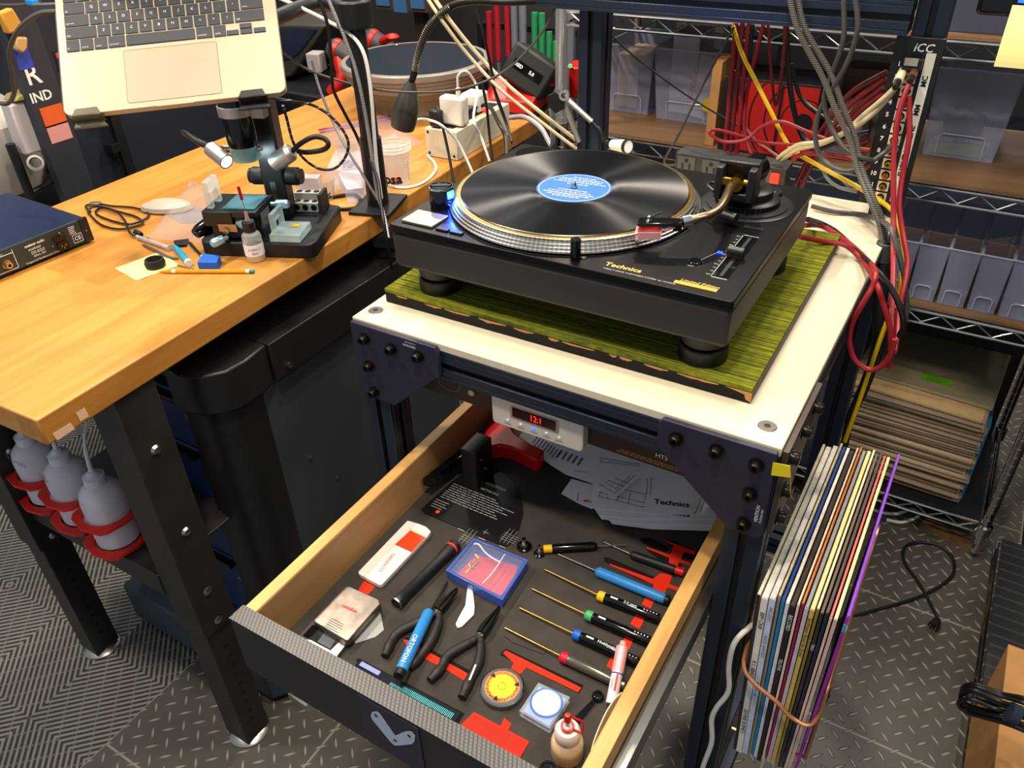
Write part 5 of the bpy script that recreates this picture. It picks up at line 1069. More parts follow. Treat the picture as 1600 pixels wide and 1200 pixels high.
lo = bpy.data.objects.new('ring_lamp', bpy_l); C.objects.link(lo); lo.location = MM @ Vector((hx, hy, hz_-.008))
# lamps on goosenecks
a = Vector((-0.5170,0.1550,1.1475)); b = Vector((-0.4825,0.1500,1.1353))
def lamp_head(a, b, r, neck):
    ax_ = (b-a).normalized(); L = (b-a).length
    h_ = MB().lathe([(0, 0), (r*.6, 0), (r, .006), (r, L), (r*.8, L), (r*.75, L-.002), (0, L-.002)], a, 24, axis=ax_).build('lamp_head', mat('turned_silver', 'b4b2ae', .38, metal=.7), mic)
    MB().lathe([(0, L-.001), (r*.78, L-.001), (r*.8, L-.003)], a, 20, axis=ax_).build('lamp_lens', LWHT, h_)
    MB().tube(neck, .0045, 10).build('gooseneck', BLK, mic)
    return ax_
ca = MM @ Vector((cx_-.015, cy_-.005, .15)); cbb = MM @ Vector((cx_+.018, cy_, .15))
b = a+(b-a)*1.35; lamp_head(a, b, .0135, [a, *[(-0.5447,0.1600,1.1487),(-0.5891,0.1700,1.1576),(-0.6212,0.1900,1.1487),(-0.6217,0.2050,1.1349),(-0.5969,0.2100,1.1252),(-0.5558,0.2100,1.1230),(-0.5229,0.2100,1.1232)], ca])
a2_, b2_ = Vector((-0.4173,0.2500,1.1267)), Vector((-0.4502,0.2400,1.1063))
b2_ = a2_+(b2_-a2_)*1.15; lamp_head(a2_, b2_, .0160, [a2_, *[(-0.4039,0.2600,1.1393),(-0.3803,0.2700,1.1510),(-0.3651,0.2800,1.1469),(-0.3581,0.2800,1.1377),(-0.3725,0.2800,1.1265),(-0.4025,0.2700,1.1205),(-0.4414,0.2800,1.1139)], cbb])
# XY stage
stg = MB(); sA = ml((-0.4910,0.1650,1.0680))
S0 = sA
m = FM(); m.bx(S0.x-.055, S0.x+.045, S0.y-.03, S0.y+.055, .072, .082); m.bx(S0.x-.054, S0.x+.0, S0.y-.032, S0.y-.028, .055, .082); m.bx(S0.x-.045, S0.x+.02, S0.y-.025, S0.y+.04, .03, .072); sg = m.build('stage', BLKM, mic, bevel=.001)
FM().bx(S0.x-.02, S0.x+.040, S0.y-.02, S0.y+.045, .082, .0845).build('stage_glass', mat('teal_glass', '4c7078', .15), sg)
m = FM()
for dx_, dz_ in ((-.035, .048), (-.048, .030)): m.lathe([(0, .012), (.006, .011), (.0065, 0)], (S0.x+dx_+.02, S0.y-.025, dz_), 16, axis=(0, -1, 0))
m.build('adjusting_screw', mat('brassy_steel', 'b09a78', .3, metal=1), sg)
m = FM(); m.bx(S0.x-.028, S0.x+.006, S0.y-.0335, S0.y-.026, .046, .060); m.build('brass_bracket', mat('brassy_steel', 'b09a78', .3, metal=1), sg)
for p_, q_ in (((S0.x+.008, S0.y-.03, .062), (.9, -.5, 0)), ((S0.x+.050, S0.y+.03, .074), (1, 0, 0)), ((S0.x-.015, S0.y-.035, .036), (-.5, -.85, 0))):
    FM().lathe([(0, 0), (.004, 0), (.004, .008), (.0075, .010), (.0080, .012), (.0080, .030), (.0060, .033), (0, .033)], p_, 20, axis=q_).build('micrometer_knob', mat('teal_silver', 'a8d0d4', .3, metal=.7), sg)
m = FM(); o_ = (S0.x-.048, S0.y-.020, .0825)
def arch(m, x, y, z, w_, h_, t_, ax='x'):
    pts = [(0, 0), (w_, 0), (w_, h_*.78), (w_*.82, h_), (0, h_)] if False else [(0, 0), (w_*.25, 0), (w_*.25, h_*.55), (w_*.75, h_*.62), (w_*.75, 0), (w_, 0), (w_, h_), (0, h_)]
    if ax == 'x': m.extr([(x+u, y, z+v) for u, v in pts], (0, t_, 0))
    else: m.extr([(x, y+u, z+v) for u, v in pts], (t_, 0, 0))
arch(m, o_[0], o_[1], .083, .042, .048, .011, 'y'); tag(m.build('acrylic_block', GLS, bevel=.0008), 'upright clear acrylic gauge block on the microscope stage', 'acrylic block')
# box mouse-like controller at left of the base
p = ml((-0.5584,0.1406,0.9907)); m = FM(); m.lathe([(0, -.030), (.010, -.028), (.0135, -.016), (.013, .012), (.009, .026), (0, .029)], (p.x, p.y, .040), 20, axis=(.45, .9, .25), sx=1, sy=.8)
tg = tag(m.build('handheld_controller', BLKG), 'small glossy black oval controller on the left corner of the microscope base', 'controller')
# glass jig on base right
g0 = ml((-0.4197,0.1598,0.9967)); t = thing('acrylic_jig', 'clear acrylic jig with upright arch and yellow scrap on the microscope base', 'jig', MM @ Vector((g0.x+.03, g0.y+.03, .0285)))
FM().bx(g0.x, g0.x+.056, g0.y, g0.y+.062, .0285, .042).build('plate', GLS, t, bevel=.0008)
m = FM(); arch(m, g0.x+.004, g0.y+.004, .042, .048, .036, .008, 'y'); m.build('arch', GLS, t, bevel=.0008)
m = FM(); m.prism([(g0.x+.026, g0.y+.036), (g0.x+.040, g0.y+.034), (g0.x+.044, g0.y+.044), (g0.x+.032, g0.y+.048)], .0424, .0434); tag(m.build('yellow_scrap', YEL, t), 'yellow paper scrap')
# die holder blocks at back right of base
d0 = ml((-0.4796,0.2808,0.9907)); t = thing('perforated_block', 'pale block with round holes behind the acrylic jig', 'block', MM @ Vector((d0.x+.03, d0.y+.02, .0285)))
FM().bx(d0.x, d0.x+.052, d0.y, d0.y+.018, .0285, .047).bx(d0.x, d0.x+.052, d0.y+.018, d0.y+.036, .0285, .060).build('body', mat('pale_grey_block', 'b0b0aa', .5), t, bevel=.001)
m = FM()
for k in range(3):
    m.lathe([(0, .0005), (.006, .0005), (.006, 0)], (d0.x+.009+.017*k, d0.y, .038), 14, axis=(0, -1, 0)); m.lathe([(0, .0005), (.006, .0005), (.006, 0)], (d0.x+.009+.017*k, d0.y+.010, .047), 14); m.lathe([(0, .0005), (.006, .0005), (.006, 0)], (d0.x+.009+.017*k, d0.y+.027, .060), 14)
m.build('holes', SLOT, t)
FM().bx(d0.x+.056, d0.x+.062, d0.y-.006, d0.y+.034, .0285, .066).build('dark_side', mat('dark_bronze', '2c241c', .5), t)
t = tag(FM().bx(d0.x-.002, d0.x+.045, d0.y+.037, d0.y+.060, .0285, .082).build('small_case', CLRB, bevel=.001), 'frosted clear little case behind the perforated block', 'case')
# ================= BENCH ITEMS =================
# dropper bottle in front of base
p = Vector((-0.4391,0.1373,0.9607)); t = thing('needle_bottle', 'clear needle bottle of yellow fluid with handwritten label beside the microscope', 'bottle', p)
MB().lathe([(0, .0004), (.0165, .0004), (.0172, .002), (.0172, .044), (.0155, .050), (.009, .055), (0, .055)], p, 32).build('body', clear('bottle_clear', 'e0e4dc', .35, .1), t)
MB().lathe([(0, .001), (.0165, .0015), (.0165, .011), (0, .011)], p, 32).build('fluid', mat('amber_fluid', 'e0ac10', .2, alpha=.9), t)
MB().lathe([(.01745, .012), (.01745, .034)], p, 40).build('label', PAPER, t)
MB().lathe([(0, .055), (.0105, .055), (.0115, .057), (.0115, .072), (.0100, .074), (0, .074)], p, 24).build('cap', BLK, t)
m = MB(); m.lathe([(0, .074), (.004, .074), (.0022, .090), (0, .090)], p, 12); m.build('luer_tip', mat('pink_tip', 'c8a098', .5), t)
m = MB(); tp_ = p+Vector((-.003, .0, .13)); m.cyl(p+Vector((0, 0, .088)), tp_, .0007, seg=6); m.build('needle', STL, t); MB().cyl(p+Vector((-.0018, 0, .112)), p+Vector((-.0038, 0, .135)), .0028, seg=10).build('needle_cover', REDP, t)
cd = (Vector((.641, -.736, 0))-Vector((p.x, p.y, 0))).normalized(); rt = Vector((-cd.y, cd.x, 0))
m = MB(); m.text('Artisan F', .0068, p+cd*.0178-rt*.012+Vector((0, 0, .0265)), rt, (0, 0, 1), off=.0005, shear=.35, sx=.85); m.text('fluid', .0062, p+cd*.0178-rt*.006+Vector((0, 0, .0185)), rt, (0, 0, 1), off=.0005, shear=.35); m.build('handwriting', INK, t)
# eraser block, pencil, note, cap, etc.
e_ = [Vector(v) for v in [(-0.4988,0.0577,0.9607),(-0.4670,0.0744,0.9607),(-0.4835,0.0968,0.9607),(-0.5178,0.0876,0.9607)]]
tag(MB().prism([(v.x, v.y) for v in e_], DZ+.0003, DZ+.0155).build('putty_block', mat('royal_blue_foam', '1f5fd0', .55), bevel=.0015), 'small royal blue block beside the yellow pencil', 'block')
a, b = Vector((-0.5556,0.0144,0.9643)), Vector((-0.4011,0.0953,0.9643)); L = (b-a).length
t = thing('pencil', 'yellow-orange pencil with teal end lying along the bench', 'pencil', Vector((-0.4715,0.0610,0.9607)))
MB().lathe([(0, 0), (.0033, .018), (.0036, .022), (.0036, L-.014), (0, L-.014)], a, 6, axis=b-a).build('shaft', mat('pencil_orange', 'e0940c', .4), t)
MB().lathe([(.0037, L-.014), (.0037, L-.008), (0, L-.008)], a, 14, axis=b-a).build('ferrule', WHP, t); MB().lathe([(0, L), (.0034, L), (.0034, L-.008)], a, 14, axis=b-a).build('eraser_tip', mat('teal_tip', '2a8088', .5), t)
MB().lathe([(.0037, .028), (.0038, .030), (.0038, .034), (.0037, .035)], a, 14, axis=b-a).build('white_band', WHP, t)
t = tag(MB().prism([(p[0], p[1]) for p in [(-0.6386,-0.0098,0.9607),(-0.6238,0.0739,0.9607),(-0.5441,0.0538,0.9607),(-0.5642,-0.0229,0.9607)]], DZ+.0004, DZ+.0010).build('sticky_note', mat('pale_yellow_paper', 'e8dc90', .8)), 'pale yellow sticky note under the black rubber cap', 'note')
t = tag(MB().prism([(p[0], p[1]) for p in [(-0.6129,-0.0159,0.9607),(-0.6177,0.0011,0.9607),(-0.5593,0.0039,0.9607),(-0.5592,-0.0123,0.9607)]], DZ+.0011, DZ+.0016).build('note_flap', mat('pale_yellow_paper', 'e8dc90', .8), t), None, None)
p = Vector((-0.5784,0.0301,0.9607)); m = MB(); m.lathe([(.0125, .0018), (.0165, .0018), (.0180, .008), (.0160, .0155), (.0140, .0158), (.0130, .0148), (.0120, .004)], p, 32); tag(m.build('rubber_cap', mat('black_rubber', '161412', .65)), 'black oval rubber eyecup ring on the sticky note', 'cap')
a, b = Vector((-0.6096,0.0977,0.9667)), Vector((-0.5255,0.0601,0.9672))
t = thing('precision_screwdriver', 'turquoise precision screwdriver with white end cap', 'screwdriver', (-0.5783,0.0855,0.9607)); L = (b-a).length
MB().lathe([(0, 0), (.0030, .002), (.0052, .020), (.0055, L-.005), (0, L-.005)], a, 16, axis=b-a).build('handle', mat('turquoise_plastic', '1f9cc0', .35), t); MB().lathe([(0, L-.005), (.0068, L-.005), (.0068, L+.002), (.003, L+.003), (0, L+.002)], a, 18, axis=b-a).build('end_cap', WHP, t)
a, b = Vector((-0.7093,0.0929,0.9657)), Vector((-0.6090,0.0881,0.9657)); L = (b-a).length
t = thing('syringe', 'thin clear graduated syringe beside the turquoise screwdriver', 'syringe', (-0.6664,0.0952,0.9607))
MB().lathe([(0, 0), (.0042, .001), (.0042, L-.004), (.007, L-.003), (.007, L), (0, L)], a, 16, axis=b-a).build('barrel', clear('syringe_clear', 'd8c8c8', .6), t)
m = MB()
for k in range(12): m.lathe([(.0044, -.0003), (.0044, .0003)], a+(b-a)*(.1+.06*k), 12, axis=b-a)
m.build('graduations', INKG, t)
m = MB()
for s_ in (-1, 1): m.tube([Vector(v)+Vector((s_*.002, s_*.0012, 0)) for v in [(-0.6730,0.0783,0.9637),(-0.6366,0.0724,0.9637),(-0.5925,0.0652,0.9637),(-0.5669,0.0668,0.9637)]], .0014, 8)
tag(m.build('tweezers', STL), 'thin steel tweezers below the syringe', 'tweezers')
m = MB(); m.tube([(-0.5461,0.0506,0.9629),(-0.5285,0.0513,0.9629),(-0.5069,0.0541,0.9629)], .0012, 6); tag(m.build('metal_pick', STL), 'short steel pick beside the sticky note', 'pick')
a, b = Vector((-0.5955,0.1222,0.9647)), Vector((-0.5323,0.0942,0.9647))
t = thing('brush', 'short black-handled pick with pale tip behind the blue block', 'brush', (-0.5711,0.1134,0.9607)); MB().cyl(a, b, .0030, .0022, 10).build('handle', BLK, t); MB().cyl(b, b+(b-a)*.18, .0024, .0008, 10).build('tip', WHP, t)
m = MB(); m.prism([(p[0], p[1]) for p in [(-0.6310,0.1135,0.9607),(-0.6115,0.1331,0.9607),(-0.5953,0.1132,0.9607),(-0.6105,0.1023,0.9607)]], DZ+.0004, DZ+.006); tag(m.build('black_clip', BLK, bevel=.001), 'flat black plastic clip above the turquoise screwdriver', 'clip')
# plastic bag with grey mouse
bagp = [(-0.6969,0.1019,0.9607),(-0.8685,0.3607,0.9607),(-0.7524,0.3386,0.9607),(-0.6456,0.2582,0.9607),(-0.5804,0.1397,0.9607),(-0.6205,0.1317,0.9607)]
bm = MB(); random.seed(8); n = 12; A0, A1, B1, B0 = [Vector(v) for v in [(-0.6958,0.1024,0.9607),(-0.8698,0.3600,0.9607),(-0.6936,0.2972,0.9607),(-0.5759,0.1357,0.9607)]]
vs = []
for i in range(n+1):
    for j in range(n+1):
        u, v_ = i/n, j/n; p = (A0.lerp(A1, u)).lerp(B0.lerp(B1, u), v_); e = min(u, 1-u, v_, 1-v_)
        vs.append((p.x, p.y, DZ+.0008+min(.010, e*.06)+(random.uniform(0, .006) if e > 0 else 0)))
b_ = bm.P(vs)
for i in range(n):
    for j in range(n): k = b_+i*(n+1)+j; bm.face((k, k+n+1, k+n+2, k+1), 0, True)
tag(bm.build('plastic_bag', clear('bag_clear', 'c4b8b4', .30, .08)), 'crumpled clear plastic bag left of the microscope', 'bag')
p = Vector((-0.7911,0.2062,0.9607)); m = MB(); m.M = Matrix.Translation(Vector((-0.7757,0.2177,0.9607))) @ Matrix.Rotation(.50, 4, 'Z'); m.lathe([(0, .0004), (.036, .0006), (.040, .004), (.037, .012), (.022, .020), (0, .022)], (0, 0, 0), 36, sx=1.35, sy=.72); tag(m.build('computer_mouse', mat('pale_grey_shell', 'b0a494', .4)), 'pale computer mouse half covered by the plastic bag', 'mouse')
tag(MB().prism([(q_[0], q_[1]) for q_ in [(-0.7482,0.1951,0.9607),(-0.7538,0.2552,0.9607),(-0.6936,0.2595,0.9607),(-0.6633,0.2030,0.9607),(-0.6896,0.1826,0.9607)]], DZ+.0004, DZ+.0007).build('foil_sheet', mat('grey_film', '8c8484', .3, alpha=.7)), 'thin grey film sheet inside the plastic bag area', 'film')
# black coiled cord
ccb = thing('coiled_cable', 'thin black cable coiled on the bench behind the blue converter box', 'cable', (-0.8550,0.1516,0.9607))
MB().tube([(-0.9044,0.1305,0.9647),(-0.9407,0.1458,0.9647),(-0.9334,0.1648,0.9647),(-0.8901,0.1715,0.9647),(-0.8473,0.1856,0.9647),(-0.8020,0.1863,0.9647),(-0.7717,0.1654,0.9647),(-0.7739,0.1292,0.9647),(-0.8165,0.1213,0.9647),(-0.8845,0.1296,0.9647),(-0.8994,0.1554,0.9647),(-0.8421,0.1585,0.9647),(-0.7895,0.1564,0.9647),(-0.7541,0.1393,0.9647),(-0.7698,0.1040,0.9647),(-0.8209,0.0982,0.9647),(-0.8811,0.1168,0.9647),(-0.9111,0.1308,0.9647)]+[(-0.9083,0.1487,0.9697),(-0.8479,0.1496,0.9697),(-0.7876,0.1267,0.9697),(-0.7343,0.0963,0.9697)]+[(-0.7103,0.0948,0.9647),(-0.6839,0.0988,0.9647)], .0022, 8).build('cord', BLKC, ccb)
p = Vector((-0.9279,0.1593,0.9607)); MB().box((p.x, p.y, DZ+.005), (.022, .014, .009), rz=.5).build('plug', mat('nickel_plug', '8e8a80', .35, metal=.8), ccb, bevel=.001)
p0_, p1_ = Vector((-0.7319,0.1050,0.9667)), Vector((-0.6845,0.1000,0.9667)); MB().lathe([(.003, 0), (.0055, .004), (.0055, .018), (.004, .024)], p0_, 14, axis=p1_-p0_).build('barrel_plug', BLK, ccb)
# ---- DA converter box at left ----
R1 = Vector((-0.7689,0.0422,0.9607)); 
rt_, up_ = (-0.8065,0.0635,1.0047), None
F0, F1 = Vector((-0.7879,-0.2646,0.9607)), Vector((-0.7778,0.0472,0.9607)); fx = (F1-F0).normalized(); fn = Vector((-fx.y, fx.x, 0))
BXM = Matrix.Identity(4)
for i in range(3): BXM[i][0] = fx[i]; BXM[i][1] = fn[i]; BXM[i][2] = (0, 0, 1)[i]; BXM[i][3] = F1[i]
def BM():
    m = MB(); m.M = BXM; return m
BH = .049
bxx = thing('converter_box', 'blue-grey metal audio converter box with rear sockets at the left of the bench', 'audio component', BXM @ Vector((-.15, .12, 0)))
BM().bx(-.40, -.002, .002, .26, .005, BH).build('chassis', mat('midnight_blue_metal', '1e2c4a', .35, metal=.4, bump=.1, bscale=700), bxx, bevel=.001)
rpnl = BM().bx(-.398, -.004, -.0012, .002, .006, BH-.001).build('rear_panel', mat('slate_teal_panel', '25302f', .45), bxx)
BM().bx(-.016, .0, -.003, .004, .004, BH+.001).build('side_flange', BLKM, bxx)
for x in (-.03, -.36): 
    for y in (.03, .22): BM().lathe([(0, 0), (.009, 0), (.009, .005), (0, .005)], (x, y, 0), 16).build('rubber_foot', BLK, bxx)
m = BM(); X_, Z_ = (1, 0, 0), (0, 0, 1)
m.text('meitner audio', .0065, (-.124, -.0014, .039), X_, Z_, off=.0006, bold=.03); m.text('meitner', .0075, (-.120, -.0014, .0315), X_, Z_, off=.0006); m.text('DS-EQ2', .0075, (-.117, -.0014, .0240), X_, Z_, off=.0006); m.text('SERIAL 2001', .0045, (-.115, -.0014, .0175), X_, Z_, off=.0006); m.text('Designed & Manufactured in Canada', .0045, (-.132, -.0014, .0098), X_, Z_, off=.0006); m.text('CE', .0105, (-.0345, -.0014, .0185), X_, Z_, off=.0006, bold=.02); m.text('L OUT', .0045, (-.176, -.0014, .041), X_, Z_, off=.0006)
for a, b in (((-.037, .011), (-.019, .011)), ((-.019, .011), (-.019, .026)), ((-.019, .026), (-.037, .026)), ((-.037, .026), (-.037, .011)), ((-.186, .0385), (-.146, .0385)), ((-.146, .0445), (-.146, .0100)), ((-.146, .0100), (-.180, .0100))):
    m.tube([(a[0], -.0016, a[1]), (b[0], -.0016, b[1])], .0005, 4, smooth=False)
for k in range(5): m.quad((-.040, -.0014, .042-.0032*k), X_, Z_, random.uniform(.010, .014), .0013, off=.0006)
m.build('panel_print', PWHT, rpnl)
m = BM(); m.bx(-.072, -.050, -.0045, -.001, .026, .036); sw = m.build('power_switch', BLKG, rpnl, bevel=.0008)
m = BM(); m.extr([(x, -.0012, z) for x, z in rrect(-.070, -.048, .008, .0245, .004, 3)], (0, -.003, 0)); m.build('inlet', BLKG, rpnl)
m = BM()
for x, z in ((-.063, .017), (-.055, .017), (-.059, .0125)): m.bx(x-.0008, x+.0008, -.0052, -.0042, z-.002, z+.002)
m.build('inlet_pins', STL, rpnl)
BM().lathe([(.0028, .010), (.0055, .010), (.0062, .0), (.0080, .0), (.0080, .0015)], (-.163, -.0015, .0225), 24, axis=(0, -1, 0)).build('rca_socket', mat('aged_gold', 'c8a878', .3, metal=.9), rpnl)
m = BM()
for x, z in ((-.0088, .026), (-.058, .0405), (-.078, .0225)): m.lathe([(0, .0012), (.0016, .001), (.0020, 0)], (x, -.003, z), 10, axis=(0, -1, 0))
m.build('screw', STL, bxx)
# ---- white steel outlet box ----
O0 = Vector((-0.3991,0.7248,0.9607)); O1 = Vector((-0.4940,0.7363,0.9607)); O2 = Vector((-0.4101,0.9731,0.9607)); ox_ = (O2-O0).normalized(); oy_ = Vector((-ox_.y, ox_.x, 0)); Lx = (O2-O0).length; Ly = .085; HT = .066
OM = Matrix.Identity(4)
for i in range(3): OM[i][0] = ox_[i]; OM[i][1] = oy_[i]; OM[i][2] = (0, 0, 1)[i]; OM[i][3] = O0[i]
def OB():
    m = MB(); m.M = OM; return m
ob = thing('outlet_box', 'long cream steel outlet box with chargers plugged on top', 'outlet box', OM @ Vector((Lx/2, Ly/2, 0)))
OB().bx(0, Lx, 0, Ly, .001, HT).build('housing', OFFW, ob, bevel=.0015)
m = OB()
for z in (.01, HT-.008):
    for y in (.01, Ly-.008): m.lathe([(0, .001), (.003, .001), (.003, 0)], (0, y, z), 12, axis=(-1, 0, 0))
m.build('screw', SLOT, ob)
OB().bx(.02, Lx-.02, .02, Ly-.02, HT, HT+.002).build('socket_strip', BLK, ob)
OB().bx(Lx*.62, Lx*.62+.012, .012, .022, HT, HT+.004).build('red_switch', LRED, ob)
m = OB(); m.bx(.028, .028+.030, -.002, .060, HT+.003, HT+.066); t = thing('power_adapter', 'square white laptop power adapter on the outlet box', 'power adapter', OM @ Vector((.05, .035, HT+.002)))
m.build('housing', WHP, t, bevel=.006, seg=3)
OB().bx(.038, .048, .012, .019, HT+.066, HT+.085).build('usb_plug', WHP, t, bevel=.001)
t = thing('power_adapter', 'small white plug adapter behind the square white adapter', 'power adapter', OM @ Vector((.17, .04, HT+.002)))
OB().bx(.135, .185, .02, .07, HT+.002, HT+.045).build('housing', WHP, t, bevel=.006, seg=3)
m = OB(); m.bx(.004, .024, .045, .075, HT+.002, HT+.040); tag(m.build('black_plug', BLK, bevel=.005, seg=2), 'black mains plug at the near end of the outlet box', 'plug')
m = OB(); m.bx(.095, .125, .02, .05, HT+.002, HT+.024); tag(m.build('black_plug', BLK, bevel=.003), 'black plug just behind the square white adapter', 'plug')
# ---- round platter on stand (turntable outer platter) ----
p = Vector((-.748, 1.05, DZ)); t = thing('round_platter_stand', 'wide silver stepped disc with dark glass top at the far bench end', 'platter', p)
MB().lathe([(0, .0005), (.118, .0005), (.122, .004), (.122, .040), (.130, .044), (.130, .060), (0, .060)], p, 56).build('pedestal', mat('satin_nickel', '8a8278', .42, metal=.3), t)
MB().lathe([(0, .060), (.140, .062), (.178, .072), (.182, .078), (.182, .086), (.188, .088), (.188, .096), (.193, .098), (.193, .107), (.199, .109), (.199, .122), (.196, .125), (.184, .125)], p, 72).build('stepped_rim', mat('satin_nickel', '8a8278', .42, metal=.3), t)
MB().lathe([(0, .1245), (.184, .1245), (.184, .122)], p, 72).build('glass_top', mat('smoked_glass', '26303c', .06, spec=.9), t)
m = MB()
for k in range(3): m.lathe([(0, .1265), (.004, .1262), (.005, .1245)], (p.x+.185*math.cos(.4+2.1*k), p.y+.185*math.sin(.4+2.1*k), p.z), 12)
m.build('cap_bolt', STL, t)
# ---- red battery charger & battery ----
c_ = Vector((-0.4784,1.1030,0.9607)); c_.z = DZ; CMx = Matrix.Translation((c_.x, c_.y+.02, DZ)) @ Matrix.Rotation(.15, 4, 'Z')
def CB():
    m = MB(); m.M = CMx; return m
t = thing('battery_charger', 'red battery charger at the far end of the outlet box', 'charger', (c_.x, c_.y+.02, DZ))
CB().bx(-.075, .075, -.07, .09, .0005, .012).build('base', BLK, t, bevel=.003)
CB().extr([(-.072, -.068, .012), (-.072, .085, .012), (-.072, .085, .055), (-.072, .02, .075), (-.072, -.068, .045)], (.144, 0, 0)).build('housing', mat('tool_red', 'b01812', .4), t, bevel=.005, seg=3)
t = thing('battery_pack', 'black and red battery pack clipped in the charger', 'battery', CMx @ Vector((.02, .06, .075)))
RB = Matrix.Rotation(.5, 3, 'Y') @ Matrix.Rotation(-.3, 3, 'X')
CB().box((.035, .03, .095), (.125, .13, .095), R=RB).build('pack', mat('battery_black', '1c1a1a', .5), t, bevel=.008, seg=3)
m = CB(); m.box((.035, .03, .095), (.1265, .055, .006), R=RB); m.build('red_stripe', PRED, t)
m = CB(); m.box(Vector((.035, .03, .095))+RB @ Vector((0, -.066, 0)), (.085, .003, .024), R=RB); lbp = m.build('badge', BLKG, t)
m = CB(); pp_ = Vector((.035, .03, .095))+RB @ Vector((-.036, -.0682, 0)); m.text('RED', .012, pp_, RB @ Vector((1, 0, 0)), RB @ Vector((0, 0, 1)), off=.0004, bold=.03); m.text('5.0', .012, pp_+RB @ Vector((.042, 0, 0)), RB @ Vector((1, 0, 0)), RB @ Vector((0, 0, 1)), off=.0004, bold=.03); m.build('badge_print', PWHT, t)
# ---- tubs, clear boxes, zip bag ----
def tub(p, r, h_, label, word, ang=0):
    p = Vector(p); t = thing('measuring_tub', label, 'tub', p, 0, 'printed plastic mixing tubs')
    MB().lathe([(0, .0006), (r*.80, .0006), (r*.82, .002), (r*.97, h_*.85), (r, h_*.86), (r*1.03, h_), (r, h_), (r*.98, h_*.88), (r*.80, .003), (0, .003)], p, 40).build('cup', clear('tub_clear', 'c8c0b8', .32, .2), t)
    cd = (Vector((.641, -.736, 0))-Vector((p.x, p.y, 0))).normalized(); a0 = math.atan2(cd.y, cd.x)+ang
    m = MB(); z = p.z+h_*.28
    for k, ch in enumerate(word):
        a = a0-.55+k*.36; rr_ = r*.90; m.text(ch, h_*.38, (p.x+rr_*math.cos(a), p.y+rr_*math.sin(a), z), (-math.sin(a), math.cos(a), 0), (0, 0, 1), align='CENTER', bold=.04, off=.0012)
    m.build('lettering', INK, t)
    m = MB()
    for k in range(8):
        a = a0+.85; rr_ = r*.9; m.quad((p.x+rr_*math.cos(a), p.y+rr_*math.sin(a), p.z+h_*(.2+.07*k)), (-math.sin(a), math.cos(a), 0), (0, 0, 1), .006, .001, off=.0012)
    m.build('graduations', INKG, t)
    return t
tub((-0.4400,0.5489,0.9607), .036, .075, 'tall stacked clear tub with black lettering beside the outlet box', 'psa')
m = MB(); q0 = Vector((-0.4400,0.5489,0.9607)); 
for k in range(3): m.lathe([(.037+.0004*k, .072+.007*k), (.039, .074+.007*k), (.039, .077+.007*k), (.0375, .078+.007*k)], q0, 36)
m.build('stacked_rims', clear('tub_clear', 'c8c0b8', .32, .2), bpy.data.objects['measuring_tub'])
m = MB()
for k in range(7): m.cyl(q0+Vector((random.uniform(-.02, .02), random.uniform(-.02, .02), .004)), q0+Vector((random.uniform(-.02, .02), random.uniform(-.02, .02), .012)), .003, seg=8)
m.build('orange_bits', mat('orange_bits', 'e07050', .5), bpy.data.objects['measuring_tub'])
tub((-0.5335,0.4090,0.9607), .037, .045, 'low open clear tub with black lettering behind the microscope base', '-OPS', .1)
tub((-0.5937,0.5822,0.9607), .030, .062, 'small clear tub seen behind the stand pole', 'PSA')
def cbox(label, pts, z0, z1, m_=CLRB, name='clear_box'):
    t = MB().prism([(p[0], p[1]) for p in pts], z0, z1).build(name, m_, bevel=.001); return tag(t, label, 'box')
cbox('small clear box between the low tub and the pole', [(-0.4605,0.4151,0.9607),(-0.4374,0.4382,0.9607),(-0.5141,0.5203,0.9607),(-0.5458,0.4834,0.9607)], DZ+.0004, DZ+.03)
cbox('larger clear box with raised lid beside the pole', [(-0.5495,0.4568,0.9607),(-0.4539,0.4687,0.9607),(-0.5199,0.5825,0.9607),(-0.6203,0.5691,0.9607)], DZ+.0004, DZ+.045, clear('clear_box_a', 'dcdce8', .3, .2), 'clear_box')
zb = MB(); random.seed(9); n = 10; A0, A1, B1, B0 = [Vector(v) for v in [(-0.8375,0.7570,0.9607),(-0.7548,0.9285,0.9607),(-0.5463,0.7874,0.9607),(-0.6070,0.5756,0.9607)]]; vs = []
for i in range(n+1):
    for j in range(n+1):
        u, v_ = i/n, j/n; p = (A0.lerp(A1, u)).lerp(B0.lerp(B1, u), v_); e = min(u, 1-u, v_, 1-v_); vs.append((p.x, p.y, DZ+.001+min(.022, e*.12)+(random.uniform(0, .006) if e > 0 else 0)))
b_ = zb.P(vs)
for i in range(n):
    for j in range(n): k = b_+i*(n+1)+j; zb.face((k, k+n+1, k+n+2, k+1), 0, True)
t = zb.build('zip_bag', clear('zip_clear', 'c8b0b4', .28, .2)); tag(t, 'puffed clear zip bag with red and blue seal behind the pole', 'bag')
MB().tube([Vector(v)+Vector((0, 0, .004)) for v in [(-0.8481,0.7519,0.9607),(-0.7937,0.8307,0.9607),(-0.7553,0.9346,0.9607)]], .0022, 6).build('red_seal', mat('magenta_seal', 'a01848', .5), t); MB().tube([Vector(v)+Vector((.004, -.006, .004)) for v in [(-0.8343,0.7414,0.9607),(-0.7830,0.8180,0.9607),(-0.7410,0.9164,0.9607)]], .0018, 6).build('blue_seal', mat('violet_seal', '4848a0', .5), t)
